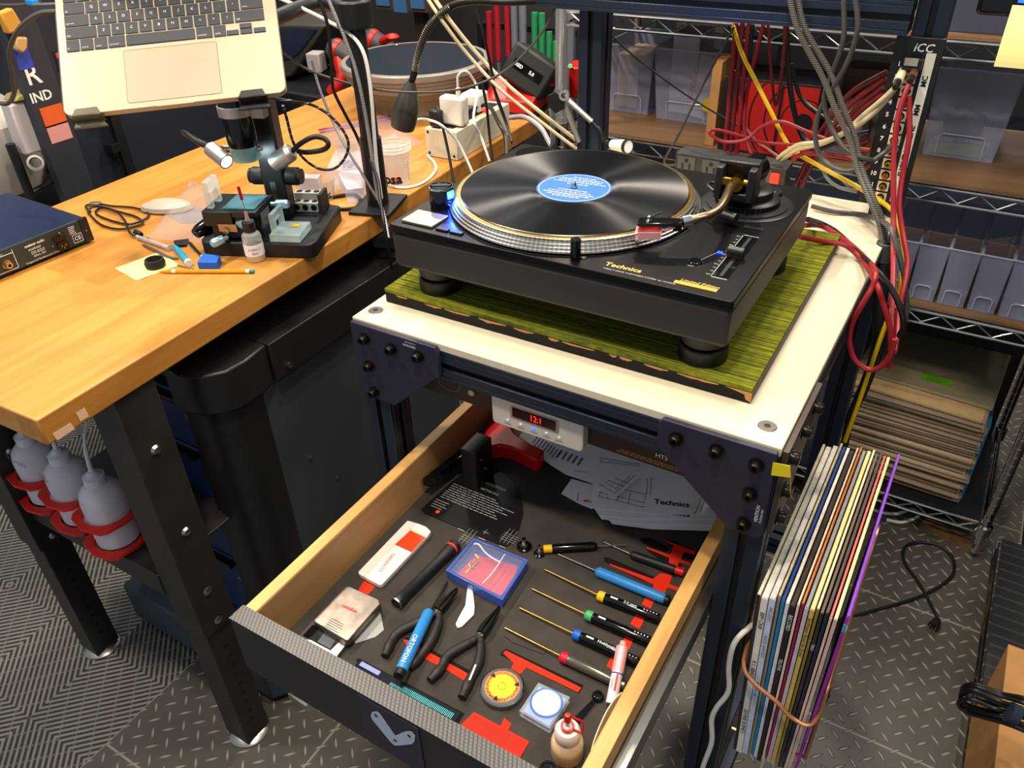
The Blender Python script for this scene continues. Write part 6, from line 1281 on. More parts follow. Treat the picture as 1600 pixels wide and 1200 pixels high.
# ---- gooseneck lamp ----
gl = thing('gooseneck_lamp', 'dark gooseneck work lamp hanging over the outlet box, lit', 'lamp', (-0.1271,0.6200,1.3278))
MB().tube([(0.0765,0.6000,1.3593),(-0.0505,0.6200,1.3384),(-0.1805,0.6200,1.3235),(-0.2575,0.6100,1.3216),(-0.3093,0.6000,1.3091),(-0.3396,0.5800,1.2791),(-0.3595,0.5650,1.2345),(-0.3712,0.5600,1.1965),(-0.3776,0.5550,1.1777)], .0065, 14, sub=10).build('neck', mat('neck_dark', '2a2825', .4, metal=.6, bump=.3, bscale=300), gl)
n1, n0 = Vector((-0.4082,0.5500,1.0870)), Vector((-0.3776,0.5550,1.1777)); L = (n1-n0).length
hd_ = MB().lathe([(0, 0), (.0085, 0), (.011, .006), (.021, L*.35), (.0255, L*.6), (.0265, L*.85), (.0245, L), (.021, L), (.020, L-.003), (0, L-.003)], n0, 32, axis=n1-n0).build('shade', mat('gunmetal', '5c5850', .36, metal=.6), gl)
MB().lathe([(0, L-.001), (.0205, L-.001), (.021, L-.003)], n0, 28, axis=n1-n0).build('lens', LWHT, hd_)
m = MB(); npts = spline([(-0.3018,0.6000,1.3117),(-0.3396,0.5800,1.2791),(-0.3595,0.5650,1.2345),(-0.3712,0.5600,1.1965)], 14)
for i in range(1, len(npts)-1): m.lathe([(.0062, -.0012), (.0078, 0), (.0062, .0012)], npts[i], 12, axis=npts[i+1]-npts[i])
m.build('neck_coils', mat('neck_coil', '6a6658', .35, metal=.8), gl)
sl_ = bpy.data.lights.new('gooseneck_bulb', 'SPOT'); sl_.energy = .45; sl_.spot_size = 1.9; sl_.spot_blend = .5; sl_.shadow_soft_size = .015; sl_.color = (1, .97, .9)
so = bpy.data.objects.new('gooseneck_bulb', sl_); C.objects.link(so); ax_ = (n1-n0).normalized(); so.location = n1+ax_*.004; so.rotation_euler = (-ax_).to_track_quat('Z', 'Y').to_euler()
# ================= POWER STRIP behind the turntable =================
ps0, ps1 = (0.1234,0.6550,1.0727), (0.4347,0.6550,1.0683)
psz = 1.115
t = thing('power_strip', 'black rack power strip with red lit switch along the back of the cart', 'power strip', (.29, .645, 1.075))
px0 = (0.1565,0.6350,1.0958)[0]; px1 = (0.3529,0.6350,1.0951)[0]; pz1 = (0.2602,0.6350,1.0975)[2]; pz0 = (0.3554,0.6350,1.0604)[2]
MB().bx(px0, px1, .617, .66, pz0, pz1).build('housing', mat('strip_grey', '2c2c2c', .5), t, bevel=.001)
m = MB()
def outlet(m, x):
    z = (pz0+pz1)/2
    m.bx(x-.016, x+.016, .6155, .617, z-.014, z+.014, 0); m.bx(x-.008, x-.005, .6145, .6156, z-.007, z+.002, 1); m.bx(x+.005, x+.008, .6145, .6156, z-.007, z+.002, 1); m.bx(x-.003, x+.003, .6145, .6156, z+.005, z+.010, 1)
for x in ((0.1776,0.6170,1.0870)[0], (0.2231,0.6170,1.0825)[0], (0.2684,0.6170,1.0805)[0], (0.3129,0.6170,1.0833)[0]): outlet(m, x)
m.build('outlets', [mat('outlet_grey', '4c4b46', .5), SLOT], t)
x = (0.3364,0.6170,1.0871)[0]; z = (pz0+pz1)/2; MB().bx(x-.007, x+.007, .612, .617, z-.013, z+.010).build('red_switch', LRED, t, bevel=.001)
# ---- small dial indicator tool and metal arm stand ----
m = MB(); a = Vector((0.0394,0.6000,1.0998)); b = Vector((0.0740,0.5850,1.1057)); t = thing('dial_gauge', 'small white-faced dial instrument behind the platter', 'gauge', a)
MB().cyl(a, b, .009, .012, 20).build('body', WHP, t); ax_ = (b-a).normalized(); MB().lathe([(0, 0), (.0135, 0), (.0135, .005), (.0115, .006), (.0110, .0045), (0, .0045)], b, 28, axis=ax_, ms=[0, 0, 0, 0, 1]).build('dial', [BLK, PAPER], t)
MB().tube([a, *[(0.0230,0.6100,1.0992),(0.0175,0.6100,1.1068)]], .004, 8).build('joint', BLK, t)
t = thing('articulated_arm', 'jointed silver metal arm with black knob behind the turntable', 'articulated arm', (-0.0808,0.6200,1.1507))
MB().tube([(-0.0714,0.6200,1.1671),(-0.0402,0.6200,1.1474),(-0.0132,0.6200,1.1295)], .0055, 10).build('upper_link', ALU, t); MB().tube([(-0.0714,0.6200,1.1624),(-0.0560,0.6200,1.1240),(-0.0390,0.6200,1.0874)], .0060, 10).build('lower_link', ALU, t)
MB().tube([(-0.0132,0.6200,1.1295),(0.0045,0.6200,1.1141),(0.0132,0.6200,1.0949)], .0040, 10).build('black_link', BLK, t)
p = Vector((-0.0850,0.6100,1.1586)); m = MB(); m.extr([(p.x+(.021 if k % 2 else .017)*math.cos(k*PI/6), p.y, p.z+(.021 if k % 2 else .017)*math.sin(k*PI/6)) for k in range(12)], (0, .014, 0)); m.build('star_knob', BLK, t, bevel=.002)
MB().lathe([(.005, -.005), (.0095, -.005), (.0095, .005), (.005, .005)], (-0.0662,0.6100,1.1736), 20, axis=(.2, -1, .2)).build('eye_joint', ALU, t)
# ================= PATCH PANEL =================
A0, A1, A2 = Vector((0.4770,0.6120,1.3199)), Vector((0.5370,0.6120,1.3187)), Vector((0.4841,0.6120,1.0657))
pw_ = .066; pxl, pz_t, pz_b = A0.x, A0.z, A2.z
pan = thing('patch_panel', 'black numbered RCA patch panel standing upright on the right rear post', 'patch panel', (pxl+pw_/2, .615, pz_b))
MB().bx(pxl, pxl+pw_, .610, .618, pz_b, pz_t).build('plate', BLKM, pan, bevel=.001)
m = MB(); X_, Z_ = (1, 0, 0), (0, 0, 1); m.text('iCC', .016, (pxl+.026, .6095, pz_t-.014), X_, Z_, off=.0004, shear=.2, bold=.01); m.build('logo', PWHT, pan)
rows_ = 12; zs = [pz_t-.038-(pz_t-.038-pz_b-.014)*k/11 for k in range(12)]
for k, z in enumerate(zs):
    m = MB(); m.bx(pxl+.022, pxl+.039, .6085, .610, z-.0075, z+.0075); s_ = m.build('jack_plate', mat('jack_cream', 'e0d4b8', .5), pan)
    MB().lathe([(.0022, .008), (.0042, .008), (.0048, 0), (.0062, 0), (.0062, .001)], (pxl+.0305, .6085, z), 16, axis=(0, -1, 0)).build('jack', GOLD, s_)
    MB().lathe([(0, .0082), (.0022, .0082), (.0022, .003)], (pxl+.0305, .6085, z), 12, axis=(0, -1, 0)).build('jack_core', REDP if k in (9, 11, 5) else BLK, s_)
    if k in (1, 2, 3): continue
m = MB()
for k, z in enumerate(zs): m.text(str(k+1), .0095, (pxl+.012, .6096, z), X_, Z_, off=.0004, align='CENTER', bold=.03)
m.build('numbers', PWHT, pan)
MB().bx(pxl+.045, pxl+.058, .6090, .610, pz_b+.01, pz_t-.020).build('label_strip', mat('white_label_strip', 'd8d4c8', .6), pan)
m = MB()
for s_, z in (('MC', zs[1]+.002), ('MM', zs[3]-.003), ('LINE', zs[5]-.002), ('SHOUT USB', zs[8]-.005)): m.text(s_, .0105, (pxl+.0515, .6088, z-.012), (0, 0, 1), (-1, 0, 0), off=.0004, bold=.03)
m.build('label_print', INK, pan)
t = thing('connector_adapter', 'black double connector plugged across the second jacks', 'connector', (0.5091,0.6050,1.2846))
MB().box((0.5079,0.6000,1.2856), (.026, .014, .016)).build('block', BLK, t, bevel=.001)
MB().box((0.5064,0.5920,1.2898), (.018, .003, .010)).build('window', mat('window_grey', '8a887c', .3), t)
t = thing('rca_connector', 'cream RCA plug in the patch panel', 'connector', (0.4959,0.6000,1.2701), 0, 'plugs in the patch panel'); a = Vector((0.4969,0.6030,1.2749)); b = Vector((0.4968,0.5750,1.2651)); MB().cyl(a, b, .006, .007, 16).build('barrel', mat('cream_barrel', 'd8cca8', .4), t); MB().cyl(b, b+(b-a)*.5, .0052, .0045, 14).build('boot', BLK, t)
t = thing('rca_connector', 'brown and red RCA plug beside the cream plug', 'connector', (0.5127,0.6000,1.2727), 0, 'plugs in the patch panel'); a = Vector((0.5126,0.6030,1.2783)); b = Vector((0.5132,0.5750,1.2722)); MB().cyl(a, b, .0055, .006, 16).build('barrel', mat('bronze_barrel', '8a5a40', .3, metal=.7), t); MB().cyl(b, b+(b-a)*.4, .0048, .0042, 14).build('boot', BLK, t)
# ================= CABLES =================
cable('thin_grey_cable', 'thin grey cable sagging from laptop to cross beam', [(-0.5043,0.3500,1.2654),(-0.4987,0.4000,1.2241),(-0.4697,0.4500,1.1948),(-0.4181,0.4800,1.1789),(-0.3568,0.5000,1.1737),(-0.2805,0.5200,1.1785),(-0.2206,0.5400,1.1908),(-0.1679,0.5700,1.2167),(-0.1243,0.5900,1.2587),(-0.0902,0.6000,1.3042),(-0.0713,0.6000,1.3463)], .0022, GRYC)
cable('braided_silver_cable', 'silver braided cable running down the stand pole', [(-0.4232,0.4000,1.3547),(-0.3983,0.4000,1.2965),(-0.3792,0.4000,1.2335),(-0.3705,0.4000,1.1550),(-0.3678,0.4000,1.0709),(-0.3666,0.4000,1.0008),(-0.3477,0.3900,0.9682),(-0.3178,0.3600,0.9365)], .0032, stripes_mat('silver_braid', '77757a', 'd0ced0', 2, .003, .5, .35, .6))
cable('white_cable', 'white cable curving down behind the laptop corner to the pole', [(-0.5267,0.3800,1.3498),(-0.4691,0.3800,1.3346),(-0.4321,0.4000,1.3129),(-0.3929,0.4100,1.2929),(-0.3656,0.4100,1.2653),(-0.3587,0.4100,1.2111),(-0.3631,0.4100,1.1296),(-0.3675,0.4100,1.0552),(-0.3666,0.4100,0.9906)], .0034, WHC)
cable('beige_lamp_cord', 'pair of beige cords crossing diagonally above the outlet box, upper cord', [(-0.3481,0.6000,1.3332),(-0.3109,0.6000,1.2912),(-0.2700,0.6200,1.2335),(-0.2060,0.6300,1.1759),(-0.1322,0.6500,1.1183),(-0.0590,0.6600,1.0727),(-0.0096,0.6600,1.0508)], .0038, BEIGE, 'beige twin cords')
cable('beige_lamp_cord', 'pair of beige cords crossing diagonally above the outlet box, lower cord', [(-0.3531,0.5900,1.3300),(-0.3163,0.5900,1.2858),(-0.2786,0.6100,1.2277),(-0.2149,0.6200,1.1677),(-0.1382,0.6400,1.1103),(-0.0608,0.6500,1.0627),(-0.0232,0.6600,1.0423)], .0034, BEIGE, 'beige twin cords')
cable('black_cable', 'black cable hanging down left of the stand pole', [(-0.4147,0.3700,1.3567),(-0.4026,0.3700,1.3120),(-0.4072,0.3700,1.2483),(-0.4215,0.3800,1.2002),(-0.4196,0.4000,1.1489),(-0.4192,0.4200,1.1070),(-0.4071,0.4300,1.0489)], .0030, BLKC)
cable('black_cable', 'black cable falling in front of the pole to below the bench edge', [(-0.3742,0.4000,1.0699),(-0.3436,0.3800,1.0438),(-0.3258,0.3600,1.0160),(-0.3025,0.3350,0.9786),(-0.2957,0.3300,0.9362),(-0.3021,0.3400,0.8829)], .0034, BLKC)
cable('grey_cable', 'grey cable slanting behind the laptop corner to the pole base', [(-0.5432,0.4600,1.2220),(-0.5237,0.4500,1.1721),(-0.4933,0.4400,1.1164),(-0.4506,0.4200,1.0775),(-0.4091,0.4100,1.0357),(-0.3681,0.4000,0.9913)], .0026, mat('mid_grey_jacket', '6c6a70', .4))
cable('speckled_cable', 'black speckled cable looping from the microscope head', [MM @ Vector((hx+.02, hy+.04, hz_+.10)), *[(-0.4295,0.2800,1.2039),(-0.4178,0.3200,1.1873),(-0.3956,0.3400,1.1622),(-0.3778,0.3500,1.1270),(-0.3837,0.3500,1.0963),(-0.4071,0.3400,1.0690),(-0.4288,0.3200,1.0696),(-0.4448,0.3000,1.0929),(-0.4436,0.2800,1.1300),(-0.4378,0.2700,1.1757),(-0.4305,0.2600,1.2012)]], .0026, stripes_mat('speckle_braid', '141414', '8a8a84', 2, .012, .85))
cable('black_cable', 'flat loop of black cable on the bench behind the microscope base', [(-0.5212,0.3963,0.9647),(-0.4991,0.4308,0.9647),(-0.4771,0.4497,0.9647),(-0.4455,0.4345,0.9647),(-0.4249,0.3999,0.9647),(-0.4533,0.3781,0.9647),(-0.4904,0.3815,0.9647)], .0040, BLKC)
cable('white_cable', 'white lead looping around the printed tub on the bench', [*[(-0.4296,0.6000,1.0729),(-0.4234,0.6200,1.0803),(-0.4268,0.6600,1.0690)]]+[(-0.3917,0.6619,1.0607)]+[(-0.3694,0.6858,1.0207)]+[(-0.3350,0.6792,0.9707), (-0.3076,0.6600,0.9409)], .0028, WHC)
cable('white_cable', 'white lead lying on the bench from the tub back to the outlet box', [(-0.4807,0.7183,0.9637),(-0.4356,0.6833,0.9637),(-0.4032,0.6402,0.9637),(-0.3870,0.5749,0.9637),(-0.4025,0.5341,0.9637),(-0.4403,0.5275,0.9637),(-0.4891,0.5538,0.9637)], .0028, WHC)
cable('white_cable', 'white cable arching from the square adapter and down over the bench edge', [OM @ Vector((.043, .0155, HT+.085)), OM @ Vector((.043, .012, HT+.112)), OM @ Vector((.055, -.004, HT+.118)), OM @ Vector((.064, -.022, HT+.08)), *[(-0.2790,0.6200,1.1015),(-0.2627,0.6200,1.0646),(-0.2319,0.6000,1.0262)]], .0026, WHC)
cable('black_cable', 'black cable from the near outlet plug down behind the turntable', [OM @ Vector((.014, .05, HT+.035)), *[(-0.4132,0.6800,1.0914),(-0.3947,0.6700,1.0525),(-0.3772,0.6600,1.0018),(-0.3547,0.6400,0.9470)]], .0032, BLKC)
for lb_, pts in (('black lead just right of the white adapter cable', [(-0.2557,0.6200,1.1790),(-0.2465,0.6200,1.1309),(-0.2432,0.6200,1.0804),(-0.2256,0.6000,1.0299)]), ('black lead drooping between the outlet box and charger', [(-0.2385,0.6300,1.1749),(-0.2287,0.6400,1.1341),(-0.2124,0.6400,1.0918),(-0.1866,0.6200,1.0559)]), ('black lead crossing the red charger front', [(-0.2443,0.6000,1.3153),(-0.2307,0.6000,1.2613),(-0.2309,0.6200,1.1995),(-0.2357,0.6400,1.1458),(-0.2152,0.6400,1.0978),(-0.1893,0.6200,1.0659)])): cable('black_cable', lb_, pts, .0028, BLKC)
cable('black_power_cord', 'thick black power cord curving off the outlet box over the bench edge', [OM @ Vector((.11, .035, HT+.015)), OM @ Vector((.15, .005, HT+.02)), *[(-0.2844,0.7200,1.0670),(-0.2477,0.6900,1.0464),(-0.2215,0.6500,1.0148)]], .0048, BLKC)
cable('grey_hose', 'pale grey hose curving from the bench edge down past the charger', [*[(-0.3395,0.8600,1.0304),(-0.2880,0.8400,1.0438),(-0.2241,0.8000,1.0389),(-0.1751,0.7600,1.0182),(-0.1626,0.7400,1.0640),(-0.1532,0.7200,1.1227)]], .0055, mat('pale_grey_hose', '9a9a9e', .45))
# right-hand cables
for i, (xa, xb, m_, lb_) in enumerate(((1148, 1130, REDC, 'leftmost'), (1158, 1138, WINE, 'middle'), (1166, 1146, REDC, 'rightmost'))):
    cable('red_cable', lb_+' of the three red cables hanging in front of the clear bins', [Vector(lerp((0.2116,0.7000,1.3019), (0.2235,0.6900,1.0771), t_))+Vector((.011*i, 0, .004*math.sin(t_*6+i))) for t_ in (0, .25, .5, .75, 1)], .0040, m_, 'red cables hanging from the cross beam')
cable('black_cable', 'black cable hanging beside the three red cables', [(0.2400,0.7000,1.3019),(0.2410,0.7000,1.2492),(0.2373,0.7000,1.1957),(0.2441,0.7000,1.1297)], .0036, BLKC)
cable('red_cable', 'red cable curving down from the beam to the power strip', [(0.2581,0.7000,1.3032),(0.2519,0.7000,1.2502),(0.2455,0.7000,1.1858),(0.2526,0.6900,1.1336),(0.2683,0.6800,1.1021),(0.2822,0.6700,1.0911)], .0036, REDC)
cable('red_cable', 'red cable bowed across the red disc into the strip', [(0.2218,0.7000,1.2264),(0.2275,0.7000,1.1837),(0.2449,0.7000,1.1412),(0.2750,0.6900,1.1139),(0.3206,0.6800,1.0950)], .0036, REDC)
cable('red_cable', 'thin wine cable making a long V over the red disc', [(0.2603,0.7200,1.2999),(0.2770,0.7200,1.2274),(0.2939,0.7200,1.1699),(0.2954,0.7200,1.2292),(0.2901,0.7200,1.3000)], .0026, WINE)
cable('red_cable', 'loose loop of red cable lying over the power strip', [(0.4782,0.6000,1.1542),(0.4264,0.6200,1.1498),(0.3712,0.6300,1.1611),(0.3255,0.6400,1.1680),(0.2951,0.6400,1.1555),(0.2738,0.6300,1.1336),(0.2384,0.6200,1.1282),(0.2150,0.6100,1.1433),(0.2248,0.6200,1.1462),(0.2562,0.6300,1.1399),(0.2990,0.6400,1.1298),(0.3547,0.6300,1.1364),(0.4061,0.6200,1.1510)], .0030, REDC)
cable('red_cable', 'red cable running from the power strip to the patch panel foot', [(0.3590,0.6200,1.1141),(0.3746,0.6200,1.1273),(0.4117,0.6100,1.1339),(0.4529,0.6000,1.1370),(0.4815,0.6050,1.1254)], .0036, REDC)
cable('red_cable', 'wine cable pair end hanging behind the power switch', [(0.3946,0.6600,1.1235),(0.3838,0.6600,1.0964),(0.3755,0.6600,1.0644),(0.3731,0.6600,1.0466)], .0044, WINE)
cable('red_cable', 'second wine cable hanging behind the power switch', [(0.3850,0.6650,1.1238),(0.3739,0.6650,1.0966),(0.3645,0.6650,1.0632),(0.3631,0.6650,1.0455)], .0044, WINE)
REDFAN = [[(0.4711,0.6400,1.2623),(0.4231,0.6600,1.2208),(0.3921,0.6700,1.1632),(0.3711,0.6700,1.1170)], [(0.4714,0.6400,1.2530),(0.4305,0.6600,1.2087),(0.4031,0.6700,1.1594),(0.3817,0.6700,1.1174)], [(0.4707,0.6400,1.2396),(0.4374,0.6600,1.1995),(0.4123,0.6700,1.1543),(0.3904,0.6700,1.1165)], [(0.4714,0.6400,1.2282),(0.4430,0.6600,1.1961),(0.4191,0.6700,1.1562),(0.3980,0.6700,1.1319)], [(0.4690,0.6300,1.1612),(0.4427,0.6400,1.1462),(0.4109,0.6500,1.1429),(0.3875,0.6600,1.1452)], [(0.4715,0.6300,1.1451),(0.4439,0.6400,1.1401),(0.4113,0.6500,1.1408),(0.3769,0.6600,1.1458)]]
for i, pts in enumerate(REDFAN): cable('red_cable', ['uppermost', 'second', 'third', 'fourth', 'fifth', 'lowest'][i]+' red cable fanning left from behind the patch panel', pts, .0042, REDC if i % 2 else WINE, 'red cables fanning from the patch panel')
for i, pts in enumerate([[(0.4990,0.5700,1.2629),(0.4819,0.5800,1.2377),(0.4576,0.6000,1.2059),(0.4320,0.6100,1.1720),(0.4012,0.6200,1.1503),(0.3669,0.6200,1.1412),(0.3444,0.6300,1.1219),(0.3313,0.6400,1.1058)], [(0.4959,0.5750,1.2578),(0.4767,0.5900,1.2205),(0.4517,0.6000,1.1894),(0.4237,0.6100,1.1647),(0.3970,0.6200,1.1455),(0.3680,0.6200,1.1349),(0.3493,0.6300,1.1183),(0.3380,0.6400,1.1046)]]): cable('cream_cable', ['upper', 'lower'][i]+' cream cable sweeping from the patch panel to the power strip', pts, .0042, mat('cream_jacket', 'c8bb94', .45), 'cream cable pair')
cable('yellow_cable', 'yellow cable running from the beam across the red disc and down past the table', [(0.2097,0.6900,1.2995),(0.2351,0.6800,1.2580),(0.2722,0.6700,1.2120),(0.3025,0.6600,1.1757),(0.3460,0.6500,1.1248),(0.4090,0.6200,1.1089),(0.4771,0.6000,1.0915)]+[(0.5294,0.5600,1.0836),(0.5491,0.5400,1.0688),(0.5660,0.5200,1.0381),(0.5750,0.5000,1.0058),(0.5774,0.4900,0.9669),(0.5733,0.4800,0.9309),(0.5690,0.4800,0.8638),(0.5657,0.4800,0.7860),(0.5598,0.4800,0.6874)], .0036, YELC)
BR = stripes_mat('grey_braid', '2a2826', '6e6a60', 2, .0028, .45, .45)
for i, pts in enumerate([[(0.3277,0.5500,1.3759),(0.3509,0.5500,1.3261),(0.3938,0.5600,1.2651),(0.4208,0.5600,1.2215),(0.4512,0.5600,1.1772),(0.4725,0.5500,1.1388),(0.5033,0.5300,1.1001),(0.5244,0.5200,1.0716),(0.5355,0.5100,1.0464)], [(0.3371,0.5600,1.3749),(0.3570,0.5600,1.3291),(0.4029,0.5700,1.2684),(0.4283,0.5700,1.2245),(0.4561,0.5700,1.1799),(0.4760,0.5600,1.1391),(0.5069,0.5400,1.1002),(0.5296,0.5300,1.0688),(0.5413,0.5200,1.0413)]]): cable('braided_grey_cable', ['left', 'right'][i]+' braided grey cable falling in front of the beam to the black boot', pts, .0044, BR, 'braided grey cable pair')
t = thing('cable_bundle', 'thick black sleeved cable bundle with grey clamp hanging at the table corner', 'cable bundle', (0.5817,0.5000,0.8562))
MB().tube([(0.5373,0.5150,1.0468),(0.5441,0.5100,1.0160),(0.5498,0.5050,0.9864),(0.5561,0.5000,0.9449),(0.5692,0.5000,0.8771),(0.5659,0.5000,0.7999),(0.5577,0.5000,0.7294),(0.5592,0.5000,0.6582)], [.0105, .012, .012, .011, .010, .009, .008, .007], 14).build('sleeve', BLKC, t)
MB().lathe([(.0125, 0), (.014, .002), (.014, .030), (.0125, .032)], (0.5410,0.5100,1.0174), 20, axis=(.02, .05, 1)).build('clamp', mat('clamp_grey', '3c3d3c', .5), t)
cable('grey_cable', 'grey cable looping in front of the red cables near the panel', [(0.4017,0.5600,1.3769),(0.4130,0.5600,1.3204),(0.4056,0.5700,1.2732),(0.3998,0.5700,1.2354),(0.4135,0.5700,1.1986),(0.4440,0.5600,1.1663),(0.4718,0.5600,1.1545),(0.4868,0.5700,1.1497)], .0038, GRYC)
cable('grey_cable', 'second grey cable making a wide loop left of the panel', [(0.4187,0.5500,1.3793),(0.4311,0.5500,1.3364),(0.4253,0.5600,1.2908),(0.4091,0.5700,1.2459),(0.3949,0.5800,1.2082),(0.3964,0.5800,1.1686),(0.4131,0.5800,1.1372),(0.4468,0.5700,1.1271),(0.4738,0.5700,1.1355),(0.4996,0.5800,1.1585),(0.5057,0.6000,1.1652)], .0038, GRYC)
cable('grey_cable', 'thin pale grey cable drooping in front of the shelf rail', [(0.3978,0.6600,1.1455),(0.4014,0.6500,1.1112),(0.4133,0.6400,1.0888),(0.4384,0.6300,1.0776),(0.4709,0.6200,1.0780)], .0028, mat('pale_grey_jacket', '8c8c8a', .45))
cable('black_cable', 'black cable curving down behind the red cables to the power strip', [(0.2846,0.7400,1.3001),(0.3015,0.7400,1.2254),(0.3231,0.7300,1.1653),(0.3500,0.7200,1.1214),(0.3786,0.7000,1.1123)], .0050, BLKC)
cable('black_cable', 'second black cable bowing right of the red disc', [(0.3017,0.7500,1.2338),(0.3260,0.7500,1.1826),(0.3597,0.7400,1.1617),(0.4050,0.7200,1.1456)], .0040, BLKC)
cable('black_cable', 'dark cables crossing the lower part of the patch panel', [(0.4702,0.6000,1.1821),(0.4441,0.6100,1.1696),(0.4165,0.6200,1.1494),(0.3969,0.6300,1.1330)], .0036, BLKC)
cable('grey_wire', 'stiff grey wire slanting across the clear bins to the power strip', [(0.2152,0.6800,1.2997),(0.1916,0.6750,1.2447),(0.1632,0.6700,1.1727),(0.1406,0.6600,1.1095),(0.1234,0.6500,1.0658),(0.1408,0.6450,1.0628),(0.1793,0.6300,1.0808)], .0022, GRYC, sub=4)
cable('thin_black_wire', 'thin black wire running diagonally from the left upright to the cables', [(-0.0255,0.6600,1.2984),(-0.0019,0.6800,1.2643),(0.0463,0.6900,1.2280),(0.1205,0.7000,1.1829),(0.1842,0.7000,1.1540),(0.2342,0.7000,1.1341),(0.2994,0.6900,1.1037)], .0016, BLKC)
# from turntable to the right side loop
cable('black_cable', 'black turntable lead crossing the white top and hanging over its edge', [(0.4406,0.4000,1.1087), (0.4434,0.5161,1.0570), (0.4721,0.5002,1.0530), (0.5114,0.4490,1.0510), *[(0.5526,0.3600,1.0692),(0.5781,0.3400,1.0555),(0.5950,0.3300,1.0353),(0.6035,0.3300,1.0127),(0.6012,0.3400,0.9913)]], .0042, BLKC)
cable('grey_cable', 'grey cord lying along the rear of the white top', [(0.4089,0.5904,1.0530), (0.4427,0.5888,1.0510), (0.4914,0.5959,1.0510), *[(0.5357,0.5000,1.0817),(0.5575,0.4700,1.0676),(0.5796,0.4600,1.0252),(0.5958,0.4600,0.9755),(0.5990,0.4600,0.9428)]], .0040, GRYC)
RJ = mat('bright_red_jacket', '8e1c24', .45)
cable('red_cable', 'upper red turntable lead that loops down in a wide ring beside the table', [(0.4333,0.4200,1.0905), (0.4458,0.5063,1.0570), (0.4864,0.4765,1.0550), (0.5247,0.4366,1.0510), *[(0.5519,0.3300,1.0826),(0.5540,0.3100,1.0685),(0.5476,0.3000,1.0427),(0.5418,0.3000,1.0111),(0.5462,0.3000,0.9814),(0.5593,0.3000,0.9589),(0.5796,0.3000,0.9514),(0.5935,0.3000,0.9644),(0.5988,0.3000,0.9848),(0.5985,0.3000,1.0071)]], .0038, RJ, 'red turntable leads')
cable('red_cable', 'lower red turntable lead lying over the carpet corner and hanging down', [(0.4383,0.3800,1.0894), (0.4639,0.4180,1.0722), (0.4937,0.4312,1.0670), (0.5204,0.4250,1.0530), *[(0.5557,0.3200,1.0738),(0.5727,0.3100,1.0492),(0.5877,0.3100,1.0187),(0.5968,0.3100,0.9858),(0.6020,0.3100,0.9559)]], .0038, RJ, 'red turntable leads')
cable('red_cable', 'long red lead hanging from the panel plug down the left side', [*[(0.5139,0.5720,1.2712),(0.5113,0.5600,1.2506),(0.5113,0.5500,1.2168),(0.5186,0.5400,1.1737),(0.5325,0.5200,1.1241),(0.5452,0.5000,1.0836),(0.5593,0.4600,1.0518),(0.5735,0.4000,1.0308),(0.5858,0.3500,1.0074),(0.5953,0.3200,0.9849)]], .0040, RJ, 'red panel leads')
cable('red_cable', 'long red lead hanging from the panel plug down the right side', [*[(0.5167,0.5650,1.2500),(0.5243,0.5600,1.2249),(0.5329,0.5500,1.1917),(0.5370,0.5400,1.1476),(0.5446,0.5200,1.1063),(0.5633,0.5000,1.0668),(0.5794,0.4700,1.0416),(0.5853,0.4400,1.0148),(0.5878,0.4200,0.9880),(0.5961,0.3800,0.9735),(0.6010,0.3300,0.9706)]], .0040, RJ, 'red panel leads')
# ================= WIRE RACK =================
RY0, RY1, RXL, RXR = 1.09, 1.54, -.325, .885
rack = thing('wire_shelving_rack', 'chrome wire shelving rack standing behind the cart', 'shelving', ((RXL+RXR)/2, (RY0+RY1)/2, 0))
for x in (RXL, RXR):
    for y in (RY0, RY1):
        m = MB(); m.cyl((x, y, .02), (x, y, 1.9), .0125, seg=16)
        for k in range(40): m.lathe([(.0125, -.0008), (.0131, 0), (.0125, .0008)], (x, y, .06+k*.0254), 14)
        m.lathe([(.013, 0), (.019, .001), (.019, .034), (.014, .040)], (x, y, .075), 16); m.build('post', CHR, rack)
SH = (.112, .653, .938, 1.222)
for z in SH:
    m = MB()
    for y in (RY0, RY1):
        m.tube([(RXL, y, z), (RXR, y, z)], .0038, 8, smooth=False); m.tube([(RXL, y, z-.030), (RXR, y, z-.030)], .0038, 8, smooth=False)
        n = 32; zz_ = [(RXL+.02+(RXR-RXL-.04)*k/n, y, z-.003-(.024 if k % 2 else 0)) for k in range(n+1)]; m.tube(zz_, .0024, 6, smooth=False)
    for x in (RXL, RXR): m.tube([(x, RY0, z), (x, RY1, z)], .0038, 8, smooth=False); m.tube([(x, RY0, z-.030), (x, RY1, z-.030)], .0038, 8, smooth=False)
    n = 44
    for k in range(1, n): xx = RXL+(RXR-RXL)*k/n; m.tube([(xx, RY0-.003, z+.001), (xx, RY1, z+.001)], .0018, 5, smooth=False)
    m.build('shelf', CHR, rack)
lbs = ['black plastic liner on the bottom shelf of the chrome rack', 'brown wooden liner board on the second shelf, under the divider bins', 'brown wooden liner board on the third shelf, under the clear bins', 'pale wooden liner board on the top shelf of the rack']
for z, lb_, m_ in zip(SH, lbs, (BLK, M_SHELF, M_SHELF, M_SHELF)): tag(MB().bx(RXL+.015, RXR-.015, RY0+.005, RY1-.005, z+.004, z+.010).build('shelf_board', m_, origin=(0, RY0, z+.004)), lb_, 'shelf board')
tag(MB().prism([(p[0], p[1]) for p in [(0.7522,1.1369,0.0180),(0.7615,1.1616,0.0180),(0.8991,1.1386,0.0180),(0.8931,1.0915,0.0180)]], .0, .018).build('wood_shim', M_SHELF), 'flat wooden shim under the foot of the chrome rack', 'wood block')
